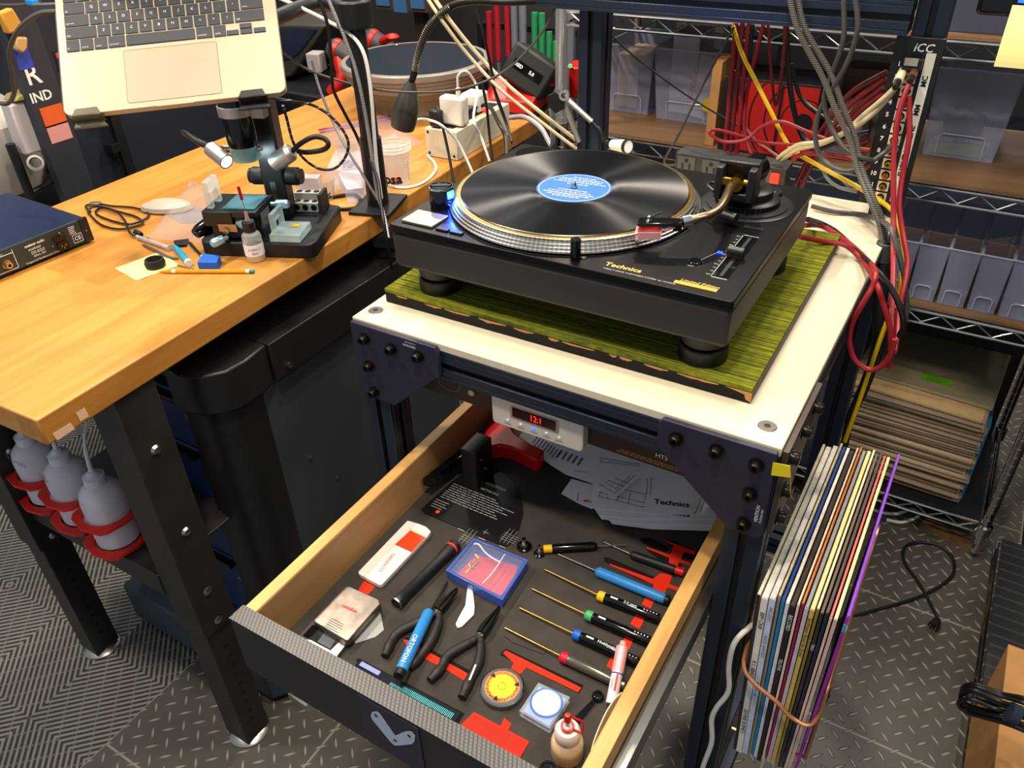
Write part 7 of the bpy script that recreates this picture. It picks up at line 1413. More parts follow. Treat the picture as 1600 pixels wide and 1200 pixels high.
# LP pile
pz = SH[0]+.0105; random.seed(21); N = 26
for k in range(N):
    th = random.uniform(.008, .0115); dx_, dy_ = random.uniform(-.006, .006), random.uniform(-.008, .008); rz_ = random.uniform(-.02, .02)
    if k > 19: th = .010; dx_ -= .0; rz_ += -.03*(k-19)/6
    ed = ['9c8468', 'b89c74', '84705a', 'c4ac84', '746050'][k % 5]
    lb_ = 'sleeved record in the flat pile on the bottom shelf'
    if k == N-1: ed = 'c0a060'
    t = tag(MB().box((.655+dx_, 1.285+dy_, pz+th/2), (.312, .312, th*.86), rz=rz_-.03).build('stacked_record', mat('lp_edge_'+ed, ed, .5, noise=.15, nscale=70), bevel=.001), lb_, 'record sleeve', 'flat pile of sleeved records')
    if k == N-1: t['label'] = 'kraft brown sleeve second from the top of the flat pile'; t['group'] = 'top sleeves of the flat pile'; 
    m = MB(); m.box((.657+dx_, 1.283+dy_, pz+th*.95), (.322, .322, .0008), rz=rz_-.03); m.build('clear_outer', clear('poly_sleeve', 'b0a08c', .30, .12), t)
    pz += th+.0006
t = thing('stacked_record', 'grey-olive sleeve with green price label on top of the flat pile', 'record sleeve', (.66, 1.32, pz))
MB().box((.668, 1.335, pz+.0035), (.315, .30, .006), rz=-.07).build('sleeve', mat('olive_grey_card', '8a8064', .5), t, bevel=.001)
m = MB(); m.box((.68, 1.245, pz+.0069), (.075, .035, .0006), rz=-.07); lb2 = m.build('green_sticker', mat('green_sticker', '5c9a14', .6), t)
m = MB()
for k in range(3): m.quad((.655+.006*(k == 1), 1.255-.007*k, pz+.0073), (1, -.07, 0), (.07, 1, 0), .045, .0012)
m.text('8 30987 4898', .006, (.657, 1.236, pz+.0073), (1, -.07, 0), (.07, 1, 0)); m.build('sticker_print', INK, lb2)
tag(MB().bx(.815, .822, 1.15, 1.5, SH[0]+.012, pz-.03).build('blue_divider', mat('teal_card', '1c6888', .5)), 'teal blue card edge standing right of the flat pile', 'card')
# black mesh bins behind the pile
tag(MB().bx(.46, .86, 1.46, 1.50, SH[0]+.012, SH[1]-.05).build('mesh_panel', stripes_mat('black_ribs', '101010', '202022', 2, .008), bevel=.002), 'black ribbed back panel behind the record pile', 'panel')
# clear bins
def bin_(label, x0, x1, y0, y1, z0, h_, name='clear_bin', group=None, m_=None, tilt=.012):
    t = thing(name, label, 'bin', ((x0+x1)/2, (y0+y1)/2, z0), 0, group); m = MB(); w_ = .003; m_ = m_ or clear('bin_clear', 'a8acc8', .30, .12)
    m.bx(x0+tilt, x1-tilt, y0+tilt, y1-tilt, z0+.0005, z0+w_)
    def wall(a, b, c, d): m.extr([a, b, c, d], (0, w_, 0))
    z1 = z0+h_
    m.extr([(x0+tilt, y0+tilt, z0), (x1-tilt, y0+tilt, z0), (x1, y0, z1), (x0, y0, z1)], (0, w_, 0)); m.extr([(x0+tilt, y1-tilt, z0), (x1-tilt, y1-tilt, z0), (x1, y1, z1), (x0, y1, z1)], (0, -w_, 0))
    m.extr([(x0+tilt, y0+tilt, z0), (x0+tilt, y1-tilt, z0), (x0, y1, z1), (x0, y0, z1)], (w_, 0, 0)); m.extr([(x1-tilt, y0+tilt, z0), (x1-tilt, y1-tilt, z0), (x1, y1, z1), (x1, y0, z1)], (-w_, 0, 0))
    m.build('tub', m_, t)
    m = MB(); m.tube([(x0, y0, z1), (x1, y0, z1), (x1, y1, z1), (x0, y1, z1), (x0, y0, z1)], .0022, 6, smooth=False)
    c = (x0+x1)/2; q_ = (x1-x0)*.28; m.tube([(c-q_, y0+tilt-.001, z0+.004), (c-q_, y0+tilt*.7-.002, z0+h_*.24), (c-q_+.006, y0+tilt*.6-.002, z0+h_*.28), (c+q_-.006, y0+tilt*.6-.002, z0+h_*.28), (c+q_, y0+tilt*.7-.002, z0+h_*.24), (c+q_, y0+tilt-.001, z0+.004)], .0016, 6, smooth=False)
    m.build('rim', clear('bin_rim', 'c0c4dc', .6, .1), t)
    return t
z3 = SH[2]+.0105
bin_('clear bin at the left of the third shelf with a beige box inside', -.295, -.155, 1.26, 1.47, z3, .17, group='clear bins on the third shelf')
bin_('clear bin in the middle of the third shelf holding white boxes', -.148, .032, 1.245, 1.46, z3, .175, group='clear bins on the third shelf')
bin_('clear bin right of the patch panel with flat boxes inside', .495, .66, 1.25, 1.47, z3, .19, group='clear bins on the third shelf')
tag(MB().bx(-.270, -.180, 1.30, 1.43, z3+.004, z3+.14).build('carton', mat('beige_carton', 'b09a80', .7), bevel=.001), 'beige carton inside the left clear bin', 'carton')
tag(MB().bx(-.205, -.172, 1.284, 1.297, z3+.008, z3+.115).build('dark_case', BLK, bevel=.002), 'small black case standing before the beige carton', 'case')
tag(MB().bx(-.125, -.055, 1.31, 1.42, z3+.004, z3+.20).build('carton', mat('white_carton', 'b8bcd0', .7), bevel=.001), 'plain white carton inside the middle clear bin', 'carton')
t = thing('carton', 'white carton with red vertical lettering leaning right in the middle bin', 'carton', (-.02, 1.31, z3))
RR_ = Matrix.Rotation(.16, 3, 'Y'); MB().box((-.020, 1.31, z3+.085), (.058, .08, .15), R=RR_).build('body', mat('white_carton2', 'c4c2cc', .7), t, bevel=.001)
m = MB(); m.text('ortofon', .028, Vector((-.040, 1.269, z3+.132)), RR_ @ Vector((0, 0, -1)), RR_ @ Vector((1, 0, 0)), off=.0008, bold=.02); m.build('lettering', mat('ortofon_red', 'b8443c', .6), t)
tag(MB().extr([(.004+.016*math.cos(k*PI/8), 1.238, z3+.055+.016*math.sin(k*PI/8)) for k in range(16)], (0, -.001, 0)).build('round_sticker', mat('yellow_sticker', 'b8a018', .6)), 'round yellow sticker on the front of the middle bin', 'sticker')
tag(MB().bx(.520, .635, 1.29, 1.41, z3+.004, z3+.035).build('flat_box', mat('white_flat_box', 'a8a4b4', .6), bevel=.001), 'flat white box at the bottom of the right clear bin', 'box')
tag(MB().bx(.515, .63, 1.272, 1.283, z3+.005, z3+.03).build('green_card', mat('lime_card', '8aa048', .6)), 'lime green card at the front of the right clear bin', 'card')
tag(MB().bx(.53, .61, 1.30, 1.39, z3+.036, z3+.07).build('dark_box', mat('dark_green_box', '3c4a44', .5), bevel=.001), 'small dark green box stacked in the right clear bin', 'box')
m = MB(); m.text('GOKA', .012, (.56, 1.2885, z3+.031), (1, 0, 0), (0, 0, 1), off=.001)
m.build('lettering', INK, bpy.data.objects['flat_box'])
# red disc box
RX0, RX1 = .105, .275
t = thing('disc_box', 'black upright box with big red concentric disc artwork', 'box', ((RX0+RX1)/2, 1.13, z3))
MB().bx(RX0-.02, RX1+.02, 1.095, 1.225, z3, z3+.165).build('box', BLK, t, bevel=.001)
m = MB(); cxx, czz = RX1-.005, z3+.085
def clipcirc(r): 
    o = []
    for k in range(60):
        a = 2*PI*k/60; o.append((max(RX0+.0, min(RX1+.018, cxx+r*math.cos(a))), max(z3+.006, min(z3+.160, czz+r*math.sin(a)))))
    return o
for i, (r, mm_) in enumerate(((.155, 0), (.122, 1), (.118, 0), (.088, 1), (.084, 0), (.050, 1), (.047, 0), (.020, 1))): m.extr([(x, 1.0948-.0003*i, z) for x, z in clipcirc(r)][::-1], (0, -.0002, 0), mm_)
m.bx(cxx-.058, cxx-.052, 1.0915, 1.0922, z3+.006, z3+.16, 1); m.build('disc_print', [mat('disc_red', '9c120e', .45), SLOT], t)
tag(MB().bx(.048, .070, 1.11, 1.24, z3, z3+.19).build('cardboard_sleeve', CRD, bevel=.001), 'narrow cardboard carton standing left of the red disc box', 'carton')
tag(MB().bx(.080, .15, 1.262, 1.30, z3, z3+.21).build('label_box', mat('grey_label_box', '77757c', .6), bevel=.001), 'grey box with white label behind the red disc box', 'box')
tag(MB().bx(.310, .385, 1.14, 1.25, z3, z3+.11).build('grey_bottle', mat('mid_grey_box', '5c5a5e', .6), bevel=.01), 'mid grey box between the disc box and the patch panel', 'box')
tag(MB().bx(.30, .47, 1.30, 1.38, z3, z3+.16).build('brown_box', mat('brown_box', '6a5648', .7), bevel=.001), 'dull brown carton behind the grey box', 'carton')
# divider bins on second shelf
z2 = SH[1]+.0105
for k in range(5):
    x0 = .50+.062*k
    bin_(['leftmost', 'second', 'third', 'fourth', 'rightmost'][k]+' narrow clear bin in the row on the second shelf', x0, x0+(.060 if k < 4 else .10), 1.12, 1.42, z2, .135, 'divider_bin', 'narrow clear bins on the second shelf', clear('bin_clear2', 'a0a8c4', .42, .1), .003)
# upper shelf contents
z4 = SH[3]+.0105
for k, (x0, x1, c_, lb_) in enumerate(((-.18, -.02, '88704e', 'cardboard carton at the left of the top shelf'), (.02, .22, 'a08a6a', 'tan carton left of centre on the top shelf'), (.26, .45, '8c765a', 'brown carton right of centre on the top shelf'), (.5, .82, '3a3f52', 'navy storage case at the right of the top shelf'))): tag(MB().bx(x0, x1, 1.13, 1.40, z4, z4+.12).build('carton', mat('carton_'+c_, c_, .8), bevel=.001), lb_, 'carton')
# black rack back panel
# ---- right side floor rack ----
r2 = thing('low_wire_rack', 'chrome wire rack at the right edge with ribbed black shelf near the floor', 'shelving', (1.2, .4, 0))
m = MB(); zr = .12
for z in (zr, zr-.03): m.tube([(.915, 1.03, z), (.915, -.35, z)], .0035, 8, smooth=False)
n = 44; m.tube([(.915, 1.02-1.36*k/n, zr-.004-(.022 if k % 2 else 0)) for k in range(n+1)], .002, 6, smooth=False); m.build('side_rail', CHR, r2)
m = MB(); m.tube([(1.36, 1.03, zr), (1.36, -.35, zr)], .0035, 8, smooth=False); m.tube([(.915, 1.03, zr), (1.36, 1.03, zr)], .0035, 8, smooth=False); m.tube([(.915, -.35, zr), (1.36, -.35, zr)], .0035, 8, smooth=False); m.build('rear_rail', CHR, r2)
for x, y in ((.927, 1.045), (1.36, 1.045), (.915, -.35), (1.36, -.35)):
    if x < .93 and y > 1: continue
    MB().cyl((x, y, .0), (x, y, 1.8), .0125, seg=14).build('post', CHR, r2)
tag(MB().bx(.922, 1.355, -.34, 1.035, zr+.004, zr+.010).build('ribbed_mat', stripes_mat('ribbed_black_plastic', '121212', '2e2c2c', 1, .030, .82), origin=(0, 0, zr)), 'ribbed black plastic liner on the low right shelf', 'liner')
B0 = Vector((0.9091,0.4835,0.3600)); t = thing('cardboard_box', 'brown cardboard box standing on the low right shelf', 'box', (B0.x+.15, B0.y-.17, zr+.010))
MB().bx(B0.x, B0.x+.32, B0.y-.34, B0.y, zr+.0105, .355).build('box_body', CRD, t, bevel=.0015)
MB().bx(B0.x-.001, B0.x+.321, B0.y-.165, B0.y-.160, .3545, .3565).build('tape_seam', mat('brown_tape', '94683a', .4), t)
m = MB(); random.seed(12)
for k in range(5):
    o = (k-2)*.006; m.tube([(0.9338,0.2000,0.5198),(0.8996,0.2000,0.5275),(0.8704,0.2100,0.5125),(0.8361,0.2100,0.5139),(0.8276,0.2200,0.4834),(0.8360,0.2200,0.4617),(0.8557,0.2100,0.4737),(0.8849,0.2000,0.4938),(0.9397,0.2000,0.5007)] if k == 0 else [Vector(p)+Vector((0, o, o*.8+.004*math.sin(k*2+j))) for j, p in enumerate([(0.9346,0.2000,0.5173),(0.9003,0.2000,0.5250),(0.8715,0.2100,0.5085),(0.8375,0.2100,0.5086),(0.8279,0.2200,0.4755),(0.8412,0.2200,0.4590),(0.8643,0.2100,0.4738),(0.8931,0.2000,0.4939),(0.9409,0.2000,0.4968)])], .0032, 8)
t = thing('coiled_power_cable', 'black coiled cable tied with a strap hanging over the cardboard box', 'cable', (0.8735,0.2000,0.5043)); m.build('coil', BLKC, t)
MB().cyl((0.8830,0.1920,0.5192), (0.8953,0.1920,0.5162), .016, seg=14).build('strap', mat('velcro_navy', '1c2634', .9), t)
m = MB(); m.tube([(1.0, .80, .142), (1.03, .84, .150), (1.02, .90, .15), (1.0, .86, .145), (1.01, .78, .14)], .006, 8); m.tube([(.99, .70, .142), (1.02, .74, .155), (1.0, .78, .15)], .006, 8); tag(m.build('adapter_cable', BLKC), 'bundled black adapter lead on the ribbed liner', 'cable')
# floor cord
mct = thing('mains_cable', 'black mains cable with three-pin plug winding over the tread floor tiles', 'cable', (0.7832,0.9543,0.0000))
MB().tube([(.66, .48, .012)]+[(0.6363,0.6966,0.0040),(0.6762,0.7518,0.0040),(0.7188,0.7980,0.0040),(0.7805,0.8667,0.0040),(0.8285,0.9402,0.0040),(0.8505,1.0003,0.0040),(0.8394,1.0559,0.0040),(0.8026,1.0815,0.0040),(0.7508,1.0629,0.0040),(0.7286,1.0243,0.0040),(0.7397,0.9747,0.0040),(0.7792,0.9241,0.0040),(0.8169,0.8648,0.0040),(0.8395,0.8228,0.0040)], .0040, 8).build('cord', BLKC, mct)
a, b = Vector((0.8369,0.8202,0.0100)), Vector((0.8242,0.7706,0.0100)); MB().lathe([(.004, 0), (.010, .008), (.0125, .022), (.0125, .030), (0, .030)], a, 16, axis=b-a).build('plug', BLK, mct)
m = MB(); d = (b-a).normalized(); s_ = Vector((-d.y, d.x, 0))
for k in (-1, 0, 1): m.box(a+d*.040+s_*k*.0065+Vector((0, 0, .002 if k else -.003)), (.018, .0015, .005), rz=math.atan2(d.y, d.x))
m.build('prongs', STL, mct)
cable('white_cable', 'white cord hanging down the outer face of the right front post', [*[(0.5503,0.0000,0.7306),(0.5414,-0.0450,0.7505),(0.5328,-0.0600,0.7342),(0.5321,-0.0600,0.6893),(0.5378,-0.0600,0.6384),(0.5278,-0.0620,0.5973),(0.5244,-0.0620,0.5646),(0.5303,-0.0620,0.5144),(0.5251,-0.0620,0.4431),(0.5251,-0.0620,0.3714)]], .0036, WHC)
cable('white_cable', 'white cord coiled on the floor beneath the bottom shelf', [(0.6093,1.1422,0.0060),(0.6492,1.1356,0.0060),(0.6883,1.1488,0.0060),(0.7231,1.1884,0.0060),(0.7422,1.1704,0.0060),(0.7089,1.1237,0.0060),(0.6698,1.1130,0.0060)], .0045, WHC)
m = MB(); m.prism([(p[0], p[1]) for p in [(-0.3752,-0.0968,0.0000),(-0.3416,-0.1015,0.0000),(-0.3133,-0.1033,0.0000),(-0.3139,-0.1108,0.0000),(-0.3709,-0.1073,0.0000)]], .0, .02); tag(m.build('clear_bracket', clear('bracket_clear', 'c8c8c8', .5)), 'small clear plastic piece on the floor under the drawer', 'plastic piece')
# ================= TOP RIGHT: monitor and sticky note =================
mo = (0.5970,0.5500,1.3758)
t = thing('monitor', 'dark monitor corner at the upper right', 'monitor', (mo[0]+.1, .56, 1.36))
zmb = (0.5996,0.5600,1.3636)[2]; xml = (0.5723,0.5600,1.3726)[0]
MB().bx(xml, xml+.45, .55, .585, zmb, zmb+.28).build('panel', BLKG, t, bevel=.006)
MB().bx(xml+.2, xml+.25, .586, .62, zmb-.05, zmb+.1).build('stand', BLK, t)
MB().bx(xml+.045, xml+.06, .5485, .5505, zmb+.018, zmb+.022).build('blue_indicator', LBLUE, t)
m = MB(); nx0, nx1 = (0.6125,0.5300,1.3725)[0], (0.6125,0.5300,1.3725)[0]+.076; nzt, nzb = (0.6120,0.5300,1.3792)[2], (0.6341,0.5300,1.3086)[2]; n = 10
b_ = []
for k in range(n+1):
    u = k/n; b_.append((.545-.020*math.sin(u*1.6), nzt+(nzb-nzt)*u))
for k in range(n):
    (y0, z0), (y1, z1) = b_[k], b_[k+1]; m.extr([(nx0, y0, z0), (nx1, y0, z0), (nx1, y1, z1), (nx0, y1, z1)], (0, .0006, 0))
tag(m.build('sticky_note', mat('lemon_paper', 'e4dc90', .8)), 'pale lemon sticky note curling below the dark monitor', 'note')
# ================= BACKGROUND LEFT =================
MB_ = MB; xp = -1.25
t = thing('sticker_post', 'wide dark steel post covered in stickers behind the left bench', 'post', (-1.25, .38, 0))
q = [(-1.2500,0.3669,1.3030), (-1.2500,0.4329,1.2928), (-1.2500,0.2706,0.8966), (-1.2500,0.3241,0.8778)]
pm0, pm1 = (-1.2500,0.3534,1.2267), (-1.2500,0.4218,1.2136); yy0 = (-1.2500,0.2761,0.9107)[1]; 
pwid = abs((-1.2500,0.3265,0.8934)[1]-yy0)
MB().bx(-1.28, -1.25, yy0+.0, yy0+.08, 0, 1.75).build('post', mat('post_charcoal', '2c2e36', .5, noise=.1), t, bevel=.003)
PF = -1.2495
def pst(y, z): return Vector((PF, y, z))
yc = yy0+.002; ey_ = (0, 0, 1); exx = (0, 1, 0)
zr_ = (-1.2500,0.3014,1.1586)[2]; m = MB(); m.text('R', .060, pst(yc+.006, zr_), exx, ey_, off=.0006, bold=.01); m.build('letter_sticker', PWHT, t); m = MB(); m.text('IND', .030, pst(yc+.0, (-1.2500,0.2983,1.1118)[2]), exx, ey_, off=.0006, bold=.02); m.build('letter_sticker', PWHT, t)
zo_ = (-1.2500,0.3004,1.0652)[2]; MB().quad(pst(yc+.012, zo_-.022), exx, ey_, .055, .045, off=.0008).build('orange_sticker', mat('orange_sticker', 'd85a20', .6), t)
zo_ = (-1.2500,0.2999,1.0268)[2]; MB().quad(pst(yc+.012, zo_-.020), exx, ey_, .055, .040, off=.0008).build('pink_sticker', mat('pink_sticker', 'd09088', .6), t)
zo_ = (-1.2500,0.3033,1.1936)[2]; MB().quad(pst(yc, zo_-.02), exx, ey_, .035, .045, off=.0008).build('blue_sticker', mat('blue_sticker', '3040a0', .6), t)
t = thing('steel_cabinet', 'tall dark navy cabinet panel with red printed stickers behind the laptop', 'cabinet', (-1.5, .85, 0))
MB().bx(-1.75, -1.32, yy0+.09, yy0+.62, 0, 1.7).build('cabinet_body', mat('navy_cabinet', '20242f', .5), t, bevel=.004)
m = MB(); zz_ = (-1.3200,0.3923,1.1309)[2]; m.quad((-1.3185, yy0+.13, zz_-.05), exx, ey_, .10, .10, off=.0006); m.build('dark_sticker', mat('black_sticker', '141416', .5), t)
m = MB(); m.quad((-1.3180, yy0+.135, zz_+.035), exx, ey_, .06, .012, off=.0006); m.quad((-1.3180, yy0+.14, zz_-.04), exx, ey_, .05, .012, off=.0006); m.build('red_print', PRED, t)
t = thing('cabinet_handle', 'long black vertical handle bar with hooks on the navy cabinet', 'handle', (-1.30, yy0+.55, .6))
m = MB(); y_ = (-1.2900,0.4771,0.9374)[1]; m.bx(-1.30, -1.285, y_, y_+.025, .45, 1.4)
for k in range(5): m.bx(-1.31, -1.28, y_-.025, y_, .60+.11*k, .62+.11*k)
m.build('bar', BLK, t)
t = thing('stool_post', 'grey telescopic pole standing on the dark floor beyond the bench', 'pole', (-2.6, 2.0, 0))
pp0 = (-2.0000,1.1124,0.7136); MB().cyl((-2.0, (-2.0000,1.1129,0.6300)[1], 0), (-2.0, (-2.0000,1.1129,0.6300)[1], .62), .022, seg=16).build('lower_tube', mat('pole_grey', '46464c', .4, metal=.5), t); MB().cyl((-2.0, (-2.0000,1.1129,0.6300)[1], .62), (-2.0, (-2.0000,1.1129,0.6300)[1], 1.2), .015, seg=16).build('upper_tube', mat('pole_grey', '46464c', .4, metal=.5), t)
# black frame rack with cartons, far left
t = thing('tube_rack', 'black tube-frame rack with stacked boards at the far left', 'rack', (-1.6, .1, 0))
m = MB(); yA = (-1.3000,0.2232,0.9045)[1]; m.tube([(-1.30, yA, 0), (-1.30, yA, 1.02)], .011, 10, smooth=False); m.tube([(-1.30, yA, .80), (-1.30, yA+.18, .80)], .010, 10, smooth=False); m.tube([(-1.30, yA, .90), (-1.30, yA+.10, .915)], .007, 10, smooth=False); m.tube([(-1.30, yA, .80), (-1.75, yA, .80)], .010, 10, smooth=False); m.build('frame', BLK, t)
for k, (c_, lb_) in enumerate((('b49468', 'light board at the top of the stack on the tube rack'), ('8a6238', 'reddish brown board in the stack on the tube rack'), ('b08858', 'lowest tan board on the tube rack'))): tag(MB().bx(-1.72, -1.315, yA-.10, yA+.20, .75-.035*k, .78-.035*k).build('board', mat('board_'+c_, c_, .7), bevel=.001), lb_, 'board')
pq = [(-1.2800,0.2444,1.1035),(-1.2800,0.3016,1.1032),(-1.2800,0.2980,0.9882),(-1.2800,0.2376,0.9915)]
tag(MB().extr(pq, (-.04, 0, 0)).build('white_pouch', mat('pouch_white', 'b8b0b0', .6), bevel=.004), 'hanging white plastic sheet pouch left of the sticker post', 'pouch')
tag(MB().extr([(-1.2700,0.2650,1.1206),(-1.2700,0.3001,1.1233),(-1.2700,0.2962,1.1057),(-1.2700,0.2543,1.1092)], (-.05, 0, 0)).build('tan_cloth', mat('tan_cloth', 'a09058', .9), bevel=.004), 'folded tan cloth above the white pouch', 'cloth')
p = Vector((-1.2700,0.2487,0.9713)); tag(MB().lathe([(.011, 0), (.018, .002), (.018, .012), (.013, .014)], p, 24, axis=(1, -.6, .4)).build('tape_roll', mat('clear_roll', '9a948c', .5)), 'small translucent roll hanging under the white pouch', 'roll')
tag(MB().lathe([(0, 0), (.12, .0), (.15, .06), (.14, .16), (.08, .22), (0, .24)], (-1.5000,0.2446,0.8785), 24).build('white_bag', mat('white_bag', 'b4aca4', .8)), 'pale white bag at the far left edge', 'bag')
cable('grey_cable', 'grey cable curving from the laptop edge down at the far left', [(-0.7305,0.1000,1.3577),(-0.7625,0.0800,1.3551),(-0.7980,0.0600,1.3336),(-0.8332,0.0500,1.2974),(-0.8529,0.0500,1.2537),(-0.8681,0.0500,1.2249),(-0.8876,0.0400,1.2063),(-0.9264,0.0300,1.2121)], .0042, GRYC)
cable('thin_grey_cable', 'thin grey cable crossing behind the top left corner', [(-1.1225,0.2000,1.3272),(-1.0224,0.2000,1.3334),(-0.9507,0.2000,1.3444)], .003, GRYC)
tag(MB().box((-0.8380,0.1200,1.3626), (.022, .012, .010)).build('blue_plug', mat('azure_plug', '1f8ce0', .4), bevel=.002), 'small azure blue plug on the thin cable at the top left', 'plug')
tag(MB().box((-0.7648,0.1000,1.3614), (.045, .014, .014), rz=.6).build('cable_joint', mat('joint_grey', '3c3c3e', .5), bevel=.002), 'dark grey inline joint beside the laptop edge', 'connector')
for (lb_, pts_, c_) in (('amber paper bag crumpled at the top of the sticker post', [(-1.2200,0.2655,1.2960),(-1.2200,0.2958,1.3010),(-1.2200,0.3049,1.2666),(-1.2200,0.2987,1.2550),(-1.2200,0.2675,1.2531)], 'c08a2c'), ('small amber and clear wrapper below the amber bag', [(-1.2200,0.2790,1.2458),(-1.2200,0.3062,1.2406),(-1.2200,0.2979,1.2200),(-1.2200,0.2853,1.2107),(-1.2200,0.2733,1.2210)], 'b8925c')): tag(MB().extr(pts_, (-.02, 0, 0)).build('wrapper', mat('wrap_'+c_, c_, .7), bevel=.004), lb_, 'wrapper')
tag(MB().extr([(-1.6000,0.3836,1.0697),(-1.6000,0.4045,1.0453),(-1.6000,0.4051,1.0123),(-1.6000,0.3642,1.0230)], (-.05, 0, 0)).build('red_case', mat('dull_red', '982028', .6), bevel=.004), 'dull red rounded case at the far left edge', 'case')
# ================= BACKGROUND CENTRE =================
# dark angular appliance (open bin lid) behind laptop corner
t = thing('appliance', 'dark angular machine with smoked lid behind the right of the laptop', 'appliance', (-1.3355,1.2000,0.9426))
pts = [(-1.5244,1.3500,1.0455),(-1.3479,1.3500,1.0645),(-1.3501,1.3000,1.0385),(-1.3000,1.1500,1.0056),(-1.3107,1.1000,0.9870)]
MB().extr([(-1.6660,1.3000,1.0582),(-1.2912,1.3000,1.0814),(-1.4272,1.3000,0.9518),(-1.4829,1.3000,0.9048),(-1.5968,1.3000,0.8759),(-1.7272,1.3000,0.8622)], (0, .25, 0)).build('shell', mat('machine_grey', '3c3834', .5), t, bevel=.006)
MB().extr([(-1.6487,1.2980,1.0476),(-1.3250,1.2980,1.0678),(-1.4289,1.2980,0.9846),(-1.4807,1.2980,0.9637),(-1.6829,1.2980,0.9366)], (0, -.003, 0)).build('lid_panel', mat('machine_navy', '161e36', .15), t)
# red power tools beyond bench
for lb_, c1, c2, c3 in (('red and grey cordless tool behind the stand pole', (-1.2452,1.2500,1.0375), (-1.1792,1.2200,0.9734), (-1.2226,1.2000,0.9347)), ('grey and red cordless tool standing beyond the round platter', (-1.1800,1.3500,1.0521), (-1.1527,1.3800,1.0158), (-1.1468,1.4000,0.9868))):
    a, b, c = Vector(c1), Vector(c2), Vector(c3); t = thing('cordless_tool', lb_, 'power tool', (b.x, b.y, b.z-.05), 0, 'cordless tools beyond the bench')
    MB().lathe([(0, 0), (.020, .004), (.034, .02), (.034, .085), (.028, .10), (0, .10)], a, 20, axis=(.9, .2, -.45)).build('body', mat('tool_grey', '3a3634', .5), t)
    MB().lathe([(.034, .025), (.036, .027), (.036, .040), (.034, .042)], a, 20, axis=(.9, .2, -.45)).build('red_band', mat('tool_red', 'b01812', .4), t)
    m = MB(); m.tube([a+Vector((.04, 0, -.02)), b+Vector((.0, 0, -.02)), c+Vector((.01, 0, -.03))], [.020, .017, .020], 14); m.build('grip', mat('tool_red', 'b01812', .4), t)
p = (-1.2954,1.2000,0.9369); tag(MB().box((p[0]+.02, 1.22, DZ+.03), (.045, .05, .058), rz=.3).build('white_block', mat('grey_white', '9a9494', .5), bevel=.004), 'pale grey block beneath the cordless tool', 'block')
p = Vector((-1.0389,1.3200,1.0633)); MB().ball(p, .022, 16, 0, .5).tube([p, p+Vector((-.06, .02, -.02))], .012, 8).build('red_nose', mat('tool_red', 'b01812', .4), t)
# storage wall: blue bins, pillar
t = thing('bin_cabinet', 'brown cabinet of blue plastic bins at the top centre', 'cabinet', (-1.3, 2.3, 1.0))
x0, z0 = (-1.8302,2.2000,0.9490)[0], (-1.7175,2.2000,0.9512)[2]; x1 = (-1.5531,2.2000,0.9667)[0]
MB().bx(x0, x1, 2.2, 2.45, z0, z0+.5).build('case', mat('brown_case', '4c3426', .6), t)
m = MB()
for r_ in range(3):
    for k in range(3):
        w_ = (x1-x0)/3; m.bx(x0+w_*k+.012, x0+w_*(k+1)-.012, 2.19, 2.2, z0+.015+.11*r_-(.02 if k == 1 else 0), z0+.095+.11*r_-(.02 if k == 1 else 0))
m.build('bin_fronts', mat('bin_blue', '3c6c9c', .5), t)
xx = (-1.7053,2.3000,0.8197)[0]; tag(MB().bx(xx, xx+.05, 2.3, 2.34, 0, 1.6).build('wooden_leg', mat('dark_brown_wood', '40281e', .6)), 'dark brown wooden leg below the blue bin cabinet', 'leg')
tag(MB().bx(-3.4, -.45, 2.75, 2.8, 0, 2.3).build('partition', DRK), 'dark grey partition behind the bench', 'partition')
# clamps and bars on a rack
t = thing('clamp_rack', 'dark rack rail carrying bar clamps and handled tools', 'tool rack', (-.9, 2.0, 0)); za = (-1.1076,1.9500,0.8541)[2]
m = MB(); m.bx(-1.18, -.55, 1.93, 1.99, za-.19, za-.16); m.bx(-1.18, -.55, 2.02, 2.04, za+.10, za+.12)
for x in (-1.17, -.57): m.bx(x, x+.02, 1.99, 2.02, 0, za+.12)
m.build('rails', BLK, t)
cl = (('red', -1.10, .0115, .33, 'a81828'), ('red', -1.065, .0115, .36, 'a81828'), ('red', -1.02, .012, .40, 'a81828'), ('green', -.905, .012, .34, '2c8c58'), ('green', -.875, .012, .34, '2c8c58'), ('green', -.845, .011, .28, '2c8c58'), ('green', -.82, .010, .25, '2c8c58'), ('green', -.795, .010, .24, '2c8c58'), ('grey', -.99, .014, .42, '70747c'), ('grey', -.955, .014, .40, '70747c'), ('grey', -.755, .014, .36, '70747c'), ('navy', -.72, .012, .38, '242c3c'), ('navy', -.695, .012, .36, '242c3c'), ('brown', -.775, .010, .30, '6a4224'))
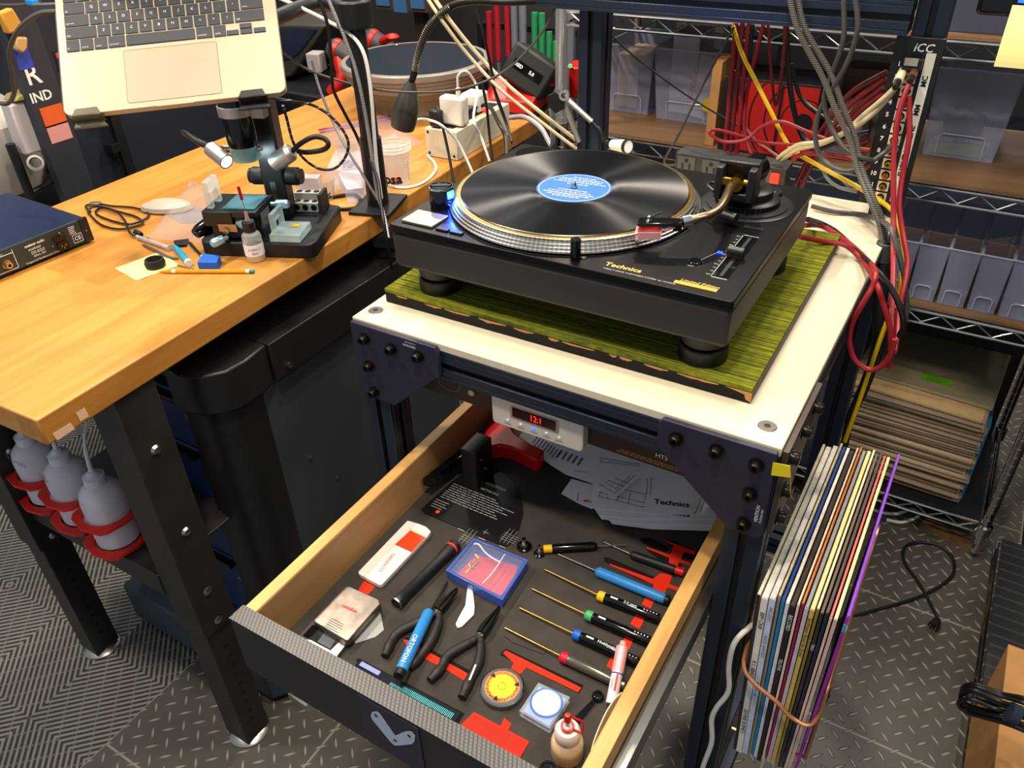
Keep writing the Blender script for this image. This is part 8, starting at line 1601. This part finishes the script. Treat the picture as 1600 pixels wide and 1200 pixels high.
ordn = ['first', 'second', 'third', 'fourth', 'fifth']; cnt = {}
for nm, x, r, L, c_ in cl:
    k = cnt.get(nm, 0); cnt[nm] = k+1; t = thing('bar_clamp', nm+'-handled bar tool, '+ordn[k]+' from the left among the '+nm+' ones in the tool rack', 'hand tool', (x, 1.97, za-.16), 0, 'bar tools in the tool rack')
    MB().cyl((x, 1.97, za-.16), (x, 1.97, za-.16+L*.55), r*.7, seg=10).build('bar', mat('bar_grey', '7c7c80', .4, metal=.5), t)
    MB().cyl((x, 1.97, za-.16+L*.45), (x, 1.97, za-.16+L), r, seg=12).build('handle', mat('clamp_'+c_, c_, .45), t)
# floor-to-sky dark rack uprights right behind, black stool underside
tag(MB().bx(-.52, -.34, 1.72, 1.9, 0, 1.30).build('side_cabinet', mat('dark_teal', '1a2228', .6)), 'dark cabinet showing between the rack post and the tools', 'cabinet')
p = Vector((-0.3817,1.2500,1.0288)); t = thing('battery_charger', 'second red charger with a green light left of the cart upright', 'charger', (p.x, p.y, p.z-.05)); MB().bx(p.x-.03, p.x+.03, 1.25, 1.33, p.z-.055, p.z+.025).build('housing', mat('tool_red', 'b01812', .4), t, bevel=.004); MB().ball(Vector((-0.3833,1.2450,1.0576)), .005, 12).build('green_light', LGRN, t)
# clear tube around rack post
MB().cyl((RXL, RY0, .96), (RXL, RY0, 1.5), .018, seg=20).build('clear_sleeve', clear('tube_clear', 'b8c0c8', .25, .05), rack)

tag(MB().bx(-1.75, -1.0, 1.20, 1.60, .02, .885).build('side_bench', mat('bench_dark', '1a1a1e', .6), bevel=.004), 'low dark side bench beyond the workbench carrying cordless tools', 'bench')

tag(MB().bx(-1.23, -1.06, 1.30, 1.46, .8855, .950).build('parts_crate', mat('bench_dark', '1a1a1e', .6), bevel=.003), 'small dark crate under the rear cordless tool on the side bench', 'crate')

tag(MB().bx(.99, 1.40, 1.10, 1.55, 0, 1.35).build('storage_cabinet', mat('near_black_panel', '131315', .6), bevel=.004), 'near black cabinet beyond the low right rack', 'cabinet')
